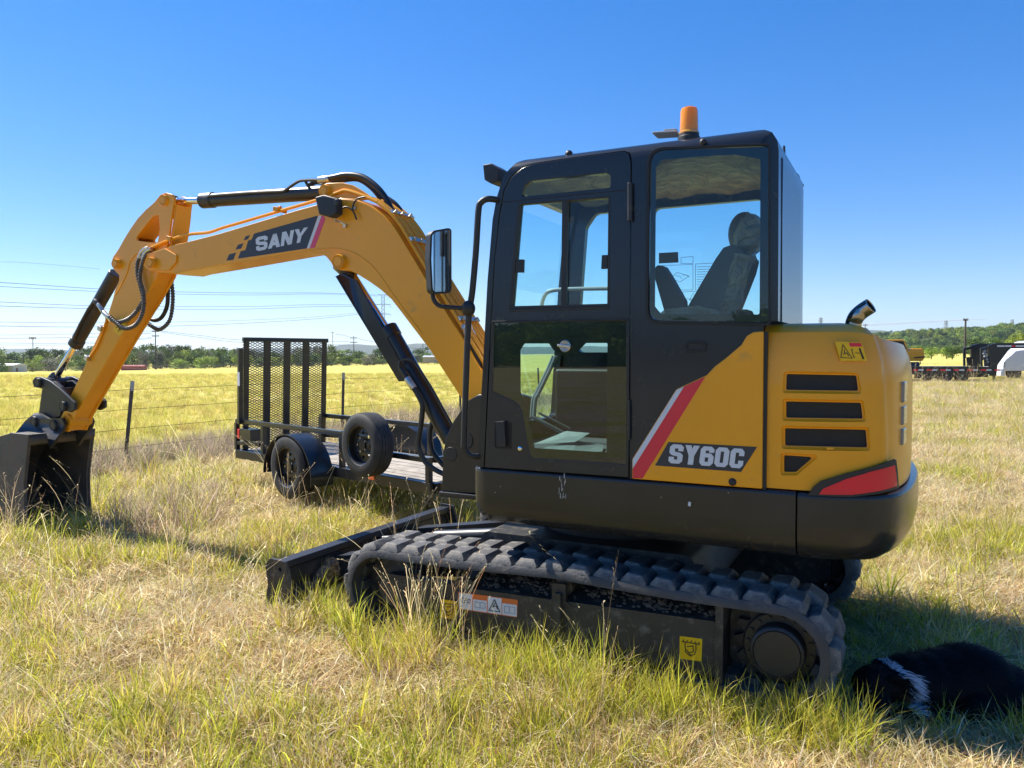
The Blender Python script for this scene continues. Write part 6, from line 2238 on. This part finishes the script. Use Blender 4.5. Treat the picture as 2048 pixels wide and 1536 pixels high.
# second excavator on the flatbed
XD = 44.6
SX = empty('excavator', (at(1815,723,XD).x, XD, gz(733.5)), 0, 'second yellow excavator on the far flatbed trailer, mostly hidden by the near machine', 'excavator')
ox3 = at(1815,723,XD).x; oz3 = gz(733.5)
ex_ = lambda px: at(px,720,XD).x - ox3
ez_ = lambda py: at(1815,py,XD).z - oz3
b = MB(); b.prism([(ex_(x),ez_(y)) for x, y in [(1770,722),(1770,704),(1818,702),(1822,697),(1846,697),(1848,703),(1849,717),(1846,722)]], [], 0.0, 1.6)
sb = b.build('upper_body', M['yellow'], SX, bevel=0.05)
b = MB(); b.prism([(ex_(x),ez_(y)) for x, y in [(1772,702),(1772,679),(1806,679),(1811,681),(1819,702)]], [], 0.1, 1.0); cb_ = b.build('cab', M['yellow'], SX, bevel=0.04)
b = MB(); b.prism([(ex_(x),ez_(y)) for x, y in [(1776,699),(1776,682),(1804,682),(1808,683),(1815,699)]], [], 0.085, 0.12); b.build('cab_window', M['frit'], cb_)
b = MB(); b.prism([(ex_(x),ez_(y)) for x, y in [(1828,717),(1828,714),(1848,712.5),(1848,715.5)]], [], -0.02, 0.02); b.build('dark_stripe', M['frit'], SX)
for d in (-0.1, 1.2):
    b = MB(); b.prism(rpoly([(ex_(x),ez_(y)) for x, y in [(1765,732.8),(1765,724),(1838,724),(1838,732.8)]], 0.1), [], d, d+0.35); b.build('track', M['rubber'], SX)
b = MB(); b.tube([(ex_(1833),-0.05,ez_(723)),(ex_(1836),-0.05,ez_(729)),(ex_(1841),-0.05,ez_(728)),(ex_(1839),-0.05,ez_(722))], 0.025, 6); b.build('chain', M['galv'], SX)

# ------------------------------------------------------------------ trees
def palette(name):
    return {'dark':[(0.070,0.110,0.022),(0.09,0.135,0.028),(0.05,0.085,0.018)], 'mid':[(0.13,0.185,0.030),(0.16,0.22,0.038),(0.09,0.145,0.028)],
            'light':[(0.24,0.30,0.045),(0.19,0.26,0.04),(0.28,0.34,0.06)], 'grey':[(0.15,0.155,0.09),(0.12,0.125,0.08),(0.19,0.19,0.12)]}[name]
def crown_mesh(seed, pal, n=1300, leaf=0.055):
    """unit crown: about 1 wide, 0..1 high"""
    rn = random.Random(seed)
    lobes = []
    for k in range(rn.randint(14,20)):
        a = rn.random()*6.283; q = 0.32*math.sqrt(rn.random()); z = rn.uniform(0.10, 0.80)
        s = 0.24 - 0.14*abs(z-0.40)
        lobes.append((Vector((q*math.cos(a)*(1.15-z*0.4), q*math.sin(a)*(1.15-z*0.4), z)), rn.uniform(0.6,1.2)*s, rn.uniform(0.75,1.25)))
    vs, fs, cols = [], [], []
    for i in range(n):
        c, r_, br = rn.choice(lobes)
        d = Vector((rn.gauss(0,1),rn.gauss(0,1),rn.gauss(0,1))).normalized()
        rad = r_*(rn.random()**0.35)
        p = c + Vector((d.x*1.15, d.y*1.15, d.z*0.85))*rad
        if p.z < 0.02: p.z = 0.02 + rn.random()*0.05
        n_ = (d*0.8 + Vector((rn.gauss(0,.5),rn.gauss(0,.5),rn.gauss(0,.5)))).normalized()
        t = n_.cross(Vector((rn.random(),rn.random(),rn.random()+.1))).normalized(); u_ = n_.cross(t)
        s = leaf*rn.uniform(0.55,1.3)
        col = rn.choice(pal); k = br*rn.uniform(0.95,1.6)
        cc = tuple(min(1,x*k) for x in col)
        k0 = len(vs)
        vs += [tuple(p-t*s*.5-u_*s*.3), tuple(p+t*s*.1-u_*s*.5), tuple(p+t*s*.55+u_*s*.1), tuple(p-t*s*.1+u_*s*.5)]
        fs.append((k0,k0+1,k0+2,k0+3)); cols += [cc]*4
    return mesh_cols('crown', vs, fs, cols, TM)
CR = {}
for nm_ in ('dark','mid','light','grey'):
    CR[nm_] = [crown_mesh(100+i*7+hash(len(nm_)) % 5, palette(nm_)) for i in range(3)]
bark = pm('tree_bark', (0.10,0.08,0.06), 0.9, var=0.3, scale=8)
def trunk_mesh(seed):
    rn = random.Random(seed); b = MB()
    b.tube([(0,0,-0.05),(0.01,0,0.2),(rn.uniform(-.03,.03),0.01,0.45)], [0.035,0.026,0.016], 7)
    for k in range(4):
        a = rn.random()*6.28; z = rn.uniform(.15,.35)
        b.tube([(0,0,z),(0.12*math.cos(a),0.12*math.sin(a),z+.15),(0.24*math.cos(a),0.24*math.sin(a),z+.35)], [0.014,0.010,0.004], 5)
    o = b.build('t', bark, None); me = o.data; bpy.data.objects.remove(o); me.name = 'trunk'; return me
TK = [trunk_mesh(i) for i in range(3)]
rn = random.Random(31)
def tree(name, x, y, z, wd, h, kind, label, cat, group=None):
    t = empty(name, (x, y, z), rn.random()*6.28, label, cat, group)
    for nm_, me in (('trunk', rn.choice(TK)), ('crown', rn.choice(CR[kind]))):
        o = bpy.data.objects.new(nm_, me); COL.objects.link(o); o.parent = t
        o.scale = (wd, wd*rn.uniform(.8,1.1), h)
    return t
prof = [(-80,698),(0,698),(60,699),(110,689),(200,686),(250,688),(300,687),(350,684),(385,684),(420,692),(440,688),(470,693),(560,697),(650,688),(690,694),(760,698),(860,697),(960,699)]
def pf(px):
    for (a, ya), (b_, yb) in zip(prof[:-1], prof[1:]):
        if a <= px <= b_: return lerp(ya, yb, (px-a)/(b_-a))
    return 704
def tree_at(px, ytop, D, wpx, kind, name='tree', label=None, cat='tree', group=None, z=None):
    x = (px-1024)/FPX*D
    z0 = terr(x, D) if z is None else z
    ztop = at(px, ytop, D).z
    h = max(1.2, ztop - z0)
    return tree(name, x, D, z0, wpx*D/FPX, h, kind, label, cat, group)
# back row, front row and low bushes beyond the yellow field
for i in range(58):
    px = -70 + i*18.5 + rn.uniform(-7,7)
    D = rn.uniform(250, 290)
    tree_at(px, pf(px)+rn.uniform(-7,9), D, rn.uniform(24,70), rn.choice(('dark','mid','mid','grey','dark')), 'tree', 'green tree standing in the tall back row beyond the yellow field', 'tree', 'back row of trees beyond the yellow field')
for i in range(48):
    px = -70 + i*22 + rn.uniform(-9,9)
    D = rn.uniform(232, 246)
    tree_at(px, pf(px)+rn.uniform(9,20), D, rn.uniform(28,46), rn.choice(('mid','light','mid','grey','dark','light')), 'bush', 'bushy green growth in the low front row at the far edge of the field', 'bush', 'front row of bushes at the far edge of the field')
tree_at(365, 683.5, 249, 46, 'dark', 'tree', 'tallest rounded tree above the left treeline, right of the twin-arm pole', 'tree')
tree_at(440, 690, 247, 40, 'mid', 'tree', 'tall broad tree just left of the mesh ramp of the trailer', 'tree')
tree_at(362, 716, 226, 44, 'light', 'bush', 'pale green round bush at the field edge, right of the twin-arm pole', 'bush')
tree_at(410, 711, 226, 50, 'light', 'bush', 'wide pale bush at the field edge beside the trailer ramp', 'bush')
tree_at(66, 723, 222, 44, 'light', 'bush', 'low pale bush by the white shed at the field edge', 'bush')
tree_at(104, 712, 228, 50, 'grey', 'tree', 'greyish half-bare tree behind the bucket cylinder rod', 'tree')
tree_at(165, 716, 226, 52, 'mid', 'bush', 'dense green bush behind the lower arm at the field edge', 'bush')
tree_at(735, 710, 226, 34, 'grey', 'bush', 'silvery grey bush beside the middle utility pole', 'bush')
# right-hand trees
RT = [(1835,688,120,40,'mid'),(1862,692,118,34,'light'),(1904,689,112,34,'dark'),(1893,693,122,30,'light'),(1956,670,150,60,'dark'),(1985,668,150,50,'mid'),(2035,661,118,52,'light'),(2075,660,120,50,'mid'),(1800,690,130,50,'mid'),(1770,688,140,44,'mid')]
RL = ['green tree just right of the yellow hood','pale green bush left of the dark round one','dark round bush standing alone left of the tall pole','pale bush tucked behind the dark round one','large dark tree right of the tall pole','broad mid-green tree behind the gooseneck','bright yellow-green tree at the right edge','green tree past the right edge of the frame','green tree half hidden behind the yellow hood','green tree hidden behind the hood corner']
for (px, yt, D, wpx, kd), lb in zip(RT, RL):
    tree_at(px, yt, D, wpx, kd, 'tree', lb, 'tree', z=at(px,712,D).z-0.4)
for i in range(30):
    px = 1700 + i*14 + rn.uniform(-5,5)
    D = rn.uniform(240,290)
    tree_at(px, rn.uniform(690,700), D, rn.uniform(22,36), rn.choice(('dark','mid','mid','dark')), 'tree', 'dark green tree at the foot of the wooded hill on the right', 'tree', 'trees at the foot of the right-hand hill', z=at(px,713,D).z)

# ------------------------------------------------------------------ hills
def ridge(name, D, prof_, depth, mat, base=-8, kind='structure'):
    """a long rounded ridge; prof_ = [(px, ytop)] on the skyline"""
    vs = []; fs = []
    nx = 90; ny = 12
    x0, x1 = prof_[0][0], prof_[-1][0]
    rn_ = random.Random(len(name))
    for i in range(nx+1):
        px = lerp(x0, x1, i/nx)
        for (a, ya), (b_, yb) in zip(prof_[:-1], prof_[1:]):
            if a <= px <= b_: t = (px-a)/(b_-a); t = t*t*(3-2*t); yt = lerp(ya, yb, t); break
        zt = at(px, yt, D).z
        for j in range(ny+1):
            s = j/ny
            hh = math.sin(math.pi*s)**1.3 if s < 0.5 else math.sin(math.pi*s)**1.3
            D_ = D - depth + 2*depth*s
            z = base + (zt-base)*hh
            z += 2.0*D/1000*noise.noise(Vector((px*0.03, s*6, D))) * hh
            vs.append(((px-1024)/FPX*D, D_, z))
    for i in range(nx):
        for j in range(ny):
            fs.append((i*(ny+1)+j, (i+1)*(ny+1)+j, (i+1)*(ny+1)+j+1, i*(ny+1)+j+1))
    b = MB(); b.add(vs, fs); o = b.build(name, mat, None, sharp=180); o['kind'] = kind
    return vs
hill_m = pm('scrub_covered_slope', (0.085,0.10,0.045), 1.0, var=0.35, scale=0.05, dirt=(0.22,0.19,0.10), dirt_amt=0.08, dirt_scale=0.02, spec=0.1)
ridge('hills', 3800, [(-500,712),(-100,700),(60,698),(110,699),(170,706),(300,704),(450,700),(560,697),(640,697),(680,690),(720,688),(760,692),(800,690),(860,687),(940,690),(1100,694),(1300,690),(1500,688),(1580,676),(1630,659),(1680,657),(1750,660),(1800,668),(1900,690),(2300,706)], 700, hill_m)
HR = ridge('hills', 620, [(1500,716),(1620,710),(1720,690),(1770,679),(1830,674),(1900,671),(1960,667),(2020,662),(2100,659),(2300,662),(2700,700)], 260, hill_m, base=0)
# woodland on the right-hand hill
tcol = bpy.data.collections.new('tree_sources')
k = 0
for nm_ in ('dark','mid','light','mid'):
    for me in CR[nm_]:
        o = bpy.data.objects.new('crown_source_%02d' % k, me); tcol.objects.link(o); k += 1
W = []
ny = 12
for _ in range(2600):
    i = rn.randint(0, 89); j = rn.randint(1, 6)
    a = Vector(HR[i*(ny+1)+j]); b_ = Vector(HR[(i+1)*(ny+1)+j]); c = Vector(HR[i*(ny+1)+j+1]) if j < ny else a
    p = a + (b_-a)*rn.random() + (c-a)*rn.random()
    if noise.noise(Vector((p.x*0.02, p.y*0.02, 3))) < -0.28: continue
    W.append((p.x, p.y, p.z-0.5, 0, 0, rn.random()*6.28, rn.uniform(4.5,8.5), rn.randint(0, k-1)))
points_instancer('woodland', W, coll=tcol)
# woods behind the photographer (seen mirrored in the door glass) and off to both sides
W = []
for _ in range(900):
    a = rn.uniform(R(160), R(385)); D = rn.uniform(95, 150)
    x, y = D*math.cos(a), D*math.sin(a)
    W.append((x, y, terr(x,y), 0, 0, rn.random()*6.28, rn.uniform(5,9), rn.randint(0, k-1)))
for _ in range(500):
    a = rn.choice((rn.uniform(R(124), R(160)), rn.uniform(R(20), R(54)))); D = rn.uniform(235, 300)
    x, y = D*math.cos(a), D*math.sin(a)
    W.append((x, y, terr(x,y), 0, 0, rn.random()*6.28, rn.uniform(6,9), rn.randint(0, k-1)))
points_instancer('distant_woods', W, coll=tcol)

# ------------------------------------------------------------------ poles, pylons, wires
wood_m = pm('dark_utility_pole', (0.07,0.055,0.045), 0.85, var=0.2, scale=3)
pyl_m = pm('galvanised_lattice', (0.24,0.26,0.28), 0.6, var=0.1)
def pole(px, ytop, ybase, D, label, arms=((4,7),(13,7)), name='utility_pole', r_=0.16, cat='utility pole'):
    x = (px-1024)/FPX*D
    z0 = at(px, ybase, D).z; zt = at(px, ytop, D).z; s = D/FPX
    t = empty(name, (x, D, z0), 0, label, cat)
    b = MB(); b.tube([(0,0,-0.5),(0,0,(zt-z0)*.5),(0,0,zt-z0)], [r_*1.2,r_,r_*0.8], 8); b.build('pole', wood_m, t)
    for dy, hw in arms:
        b = MB(); b.box(-hw*s, hw*s, -0.08, 0.08, zt-z0-dy*s-0.12, zt-z0-dy*s+0.12); o = b.build('crossarm', wood_m, t, smooth=False)
        for q in (-.9,-.45,.45,.9):
            b = MB(); b.cyl((q*hw*s,0,zt-z0-dy*s+0.1),(q*hw*s,0,zt-z0-dy*s+0.4),0.07,6); b.build('insulator', M['galv'], o)
    return t
pole(312, 659, 741, 222, 'wooden pole with two crossarms, seen below the hanging arm hoses')
pole(708, 672, 728, 300, 'wooden pole with two crossarms right of the mesh ramp')
pole(1929, 638, 711, 150, 'tall dark pole with one crossarm on the right, before the wooded hill', arms=((2,5),), r_=0.2)
pole(1729, 648, 690, 300, 'small pole with a crossarm just right of the exhaust pipe', arms=((2,5),))
pole(47, 706, 729, 240, 'short bare pole left of the lower arm, among the bushes', arms=())
pole(846, 688, 722, 260, 'thin bare pole between the boom cylinder and boom', arms=(), r_=0.12)
pole(838, 697, 724, 262, 'shorter thin pole beside the bare one under the boom', arms=(), r_=0.10)
pole(751, 702, 727, 258, 'faint low pole left of the boom cylinder', arms=(), r_=0.10)
pole(34, 736, 749, 190, 'short dark gate post at the far edge of the yellow field', arms=(), name='gate_post', r_=0.25, cat='post')
def lightpole(px, ytop, ybase, D, n, label, hw=5):
    x = (px-1024)/FPX*D; z0 = at(px,ybase,D).z; zt = at(px,ytop,D).z; s = D/FPX
    t = empty('floodlight_mast', (x, D, z0), 0, label, 'floodlight mast')
    b = MB(); b.tube([(0,0,0),(0,0,zt-z0)], 0.16, 8); b.build('pole', pyl_m, t)
    for dy in (0.6, 3.2)[:2 if n > 3 else 1]:
        b = MB(); b.box(-hw*s,hw*s,-.06,.06,zt-z0-dy*s-.08,zt-z0-dy*s+.08); o = b.build('crossbar', pyl_m, t, smooth=False)
        for k in range(n//(2 if n > 3 else 1)):
            q = lerp(-hw*s, hw*s, k/max(1,(n//(2 if n > 3 else 1)-1)))
            b = MB(); b.lathe([(0.10,0),(0.24,0.12),(0.26,0.3)], (q,0.05,zt-z0-dy*s), (0,-1,-.4), 10); b.build('floodlight', M['galv'], t)
lightpole(67, 674, 722, 330, 8, 'sports ground floodlight mast with a double row of lamps, far left', 6)
lightpole(666, 664, 700, 420, 2, 'thin floodlight mast right of the mesh ramp', 2)
def pylon(px, ytop, ybase, D, label, wpx=3.6, arms=((3,12),(22,15),(41,15)), r_=0.16):
    x = (px-1024)/FPX*D; z0 = at(px,ybase,D).z; zt = at(px,ytop,D).z; s = D/FPX; H = zt-z0
    t = empty('pylon', (x, D, z0), R(12), label, 'pylon')
    legs = []
    def hwid(z): return s*lerp(wpx*1.7, wpx*0.75, min(1, z/(H*0.62)))
    b = MB()
    for sx_ in (-1,1):
        for sy_ in (-1,1):
            b.tube([(sx_*hwid(z), sy_*hwid(z), z) for z in (0, H*.3, H*.62, H*0.97)], r_, 4)
    b.build('legs', pyl_m, t, smooth=False)['kind'] = 'stuff'
    b = MB(); n = 16
    for k in range(n):
        z0_, z1_ = H*.97*k/n, H*.97*(k+1)/n; a, c = hwid(z0_), hwid(z1_)
        for p, q in (((-a,-a),(c,-c)),((a,-a),(-c,-c)),((-a,a),(c,c)),((a,-a),(c,c)),((-a,-a),(-c,c))):
            b.bar((p[0],p[1],z0_),(q[0],q[1],z1_), r_, r_)
    b.build('lattice_bracing', pyl_m, t, smooth=False)['kind'] = 'stuff'
    for dy, hw in arms:
        z = H - dy*s; b = MB()
        for sg in (-1,1):
            b.bar((0,0,z+1.3*s*1.2),(sg*hw*s,0,z), r_*1.2, r_*1.2); b.bar((0,0,z-0.2),(sg*hw*s,0,z), r_*1.2, r_*1.2)
            b.bar((sg*hw*s,0,z),(sg*hw*s,0,z-5*s), r_*.8, r_*.8)
        b.build('crossarm', pyl_m, t, smooth=False)
    return t
pylon(767, 587, 720, 480, 'tall lattice pylon seen through the gap between the boom and its cylinder')
pylon(1640, 634, 672, 1300, 'far lattice pylon just right of the cab, above the yellow hood', 2, ((3,4),(8,5),(13,4)), .35)
pylon(1890, 640, 672, 1300, 'faint pylon on the hill left of the tall dark pole', 2, ((3,4),(8,5)), .3)
pylon(2022, 638, 668, 1300, 'faint pylon on the hill at the far right', 2, ((3,4),(8,5)), .3)
pylon(1030, 560, 720, -320, 'lattice pylon behind the photographer', 4, ((3,12),(22,15)), .16) if False else None

cable_m = pm('aluminium_conductor', (0.05,0.07,0.10), 0.6, var=0.05)
WL = iter(['upper strand of the highest wire pair crossing behind the arm','lower strand of the highest wire pair crossing behind the arm','upper strand of the second wire pair, level with the hanging hoses','lower strand of the second wire pair, level with the hanging hoses','upper strand of the third wire pair, just above the yellow sticker','lower strand of the third wire pair, passing the yellow sticker','single faint wire sloping down near the arm head at the far left','top wire reaching the twin-arm pole from the left','second wire reaching the twin-arm pole from the left','third wire reaching the twin-arm pole from the left','lowest wire reaching the twin-arm pole from the left','upper wire running from the twin-arm pole to the mesh ramp','lower wire running from the twin-arm pole to the mesh ramp'])
def wire(pts, D0, D1, r_=0.05, name='power_line', grp='high voltage wires strung across the left sky', lab='thin grey overhead wire crossing the sky on the left'):
    P = []
    n = len(pts)
    x0, x1 = pts[0][0], pts[-1][0]
    for x, y in [tuple(p)[:2] for p in catmull([Vector((a, b_, 0)) for a, b_ in pts], 6)]:
        P.append(at(x, y, lerp(D0, D1, (x-x0)/(x1-x0))))
    o0 = P[0]
    b = MB(); b.tube([p-o0 for p in P], r_, 4); o = b.build(name, cable_m, None, smooth=False)
    o.location = o0
    return tagp(o, lab, 'power line', grp)
DL, DP = 260, 480
for pts, rr in (([(-120,560),(0,565),(200,578),(347,583.5),(500,586),(640,586),(752,590)],.085),([(-120,566),(0,573),(195,583),(347,588),(500,590),(640,588),(752,592)],.075),
            ([(-120,600),(0,604),(168,611),(347,613),(500,613),(640,609),(750,611)],.075),([(-120,608),(0,612),(168,617),(347,618.5),(500,618),(640,613),(750,613)],.085),
            ([(-120,643),(0,644),(150,645.5),(347,644),(500,640),(640,633),(748,622)],.06),([(-120,651),(0,652),(150,654),(347,652),(500,646),(640,637),(748,625)],.08),
            ([(-120,536),(0,524),(100,529),(200,538)],.035),
            ([(-120,669),(0,670),(195,667),(303,662)],.045),([(-120,675),(0,676.5),(195,674),(303,666)],.06),([(-120,686),(0,686),(150,686),(303,675)],.045),([(-120,690),(0,690),(150,689),(303,677)],.045),
            ([(321,662),(400,671),(487,680),(700,683)],.045),([(321,664),(400,675),(487,685),(700,690)],.045)):
    wire(pts, DL*.8, DP if pts[-1][0] > 700 else (222 if pts[-1][0] < 320 else 300), rr, lab=next(WL))
wire([(716,677),(780,690),(860,700)], 300, 320, .05, lab='wire leaving the pole beside the mesh ramp towards the boom', grp='wires beside the middle pole')
wire([(671,668),(690,671),(700,675)], 300, 300, .05, lab='short wire between the thin mast and the pole by the ramp', grp='wires beside the middle pole')
wire([(778,612),(830,640),(900,655)], 480, 400, .05, lab='lower faint wire leaving the tall pylon to the right', grp='wires right of the tall pylon')
wire([(778,592),(830,625),(900,640)], 480, 400, .05, lab='upper faint wire leaving the tall pylon to the right', grp='wires right of the tall pylon')
# thin bright contrail low on the right
ctm, nt, bs = new_mat('contrail_vapour')
bs.inputs['Base Color'].default_value = (0.9,0.92,0.95,1); bs.inputs['Roughness'].default_value = 1; bs.inputs['Alpha'].default_value = 0.35
P = [at(x, y, 7000) for x, y in ((1400,664),(1500,661),(1640,655.5),(1690,653),(1800,647),(1930,640),(1980,639))]
b = MB(); b.tube(P, [4,9,11,10,12,10,3], 8); ct = b.build('contrail', ctm, None); tagp(ct, 'thin white streak of vapour low in the sky above the right-hand hill', 'vapour trail')

# ------------------------------------------------------------------ far buildings
def shed(name, px0, px1, ytop, ybase, D, dep, mat, label, cat, roof=None, grp=None):
    x0 = (px0-1024)/FPX*D; x1 = (px1-1024)/FPX*D; z0 = at(px0,ybase,D).z-0.3; z1 = at(px0,ytop,D).z
    t = empty(name, ((x0+x1)/2, D, z0), 0, label, cat)
    hw = (x1-x0)/2; h = z1-z0
    b = MB(); b.box(-hw, hw, 0, dep, 0, h*0.8); b.build('wall', mat, t, smooth=False)
    b = MB(); b.add([(-hw-.2,-.2,h*.8),(hw+.2,-.2,h*.8),(hw+.2,dep+.2,h*.8),(-hw-.2,dep+.2,h*.8),(-hw-.2,dep*.5,h),(hw+.2,dep*.5,h)],[(0,1,5,4),(2,3,4,5),(0,4,3),(1,2,5),(0,3,2,1)])
    b.build('roof', roof or mat, t, smooth=False)
    return t
tin = pm('pale_tin', (0.45,0.46,0.48), 0.5, var=0.05)
shed('shed', -30, 26, 727, 743, 205, 6, tin, 'pale metal shed at the far left edge of the field', 'shed', pm('white_roof', (0.7,0.7,0.72), 0.5))
shed('container', 242, 286, 730, 739, 215, 2.4, pm('faded_red_metal', (0.33,0.045,0.035), 0.6, var=0.15), 'long low red metal container at the field edge left of the twin-arm pole', 'container')
shed('farm_building', 846, 872, 711, 723, 225, 8, pm('beige_wall', (0.36,0.31,0.25), 0.8), 'small grey-beige farm building under the boom at the far field edge', 'building', tin)
# bare strip and wire mesh fence along the far edge of the field
b = MB(); rn2 = random.Random(5)
FF = empty('field_edge_fence', ((300-1024)/FPX*214, 214, 0), 0, 'low wire fence with thin posts along the far edge of the yellow field', 'fence')
ofx = FF.location.x
for px in range(-40, 960, 26):
    x = (px-1024)/FPX*214; z0 = terr(x, 214)
    b = MB(); b.cyl((x-ofx,0,z0),(x-ofx,0,z0+1.3),0.05,5); b.build('fence_post', wood_m, FF, smooth=False)
pts = [((px-1024)/FPX*214-ofx, 0, terr((px-1024)/FPX*214,214)) for px in range(-40,960,26)]
for h in (0.5, 0.9, 1.25):
    b = MB(); b.tube([(p[0],p[1],p[2]+h) for p in pts], 0.02, 4); b.build('fence_wire', wirem, FF, smooth=False)

# ------------------------------------------------------------------ air
hz = bpy.data.materials.new('thin_haze'); hz.use_nodes = True
nt = hz.node_tree; nt.nodes.clear()
o_ = N(nt,'ShaderNodeOutputMaterial'); pv = N(nt,'ShaderNodeVolumePrincipled')
pv.inputs['Color'].default_value = (0.72,0.82,1.0,1); pv.inputs['Density'].default_value = 0.00013; pv.inputs['Anisotropy'].default_value = 0.3
nt.links.new(pv.outputs[0], o_.inputs['Volume'])
b = MB(); b.box(-6500,6500,-1500,6000,-30,230)
h_ = b.build('haze', hz, None, smooth=False); h_['kind'] = 'stuff'
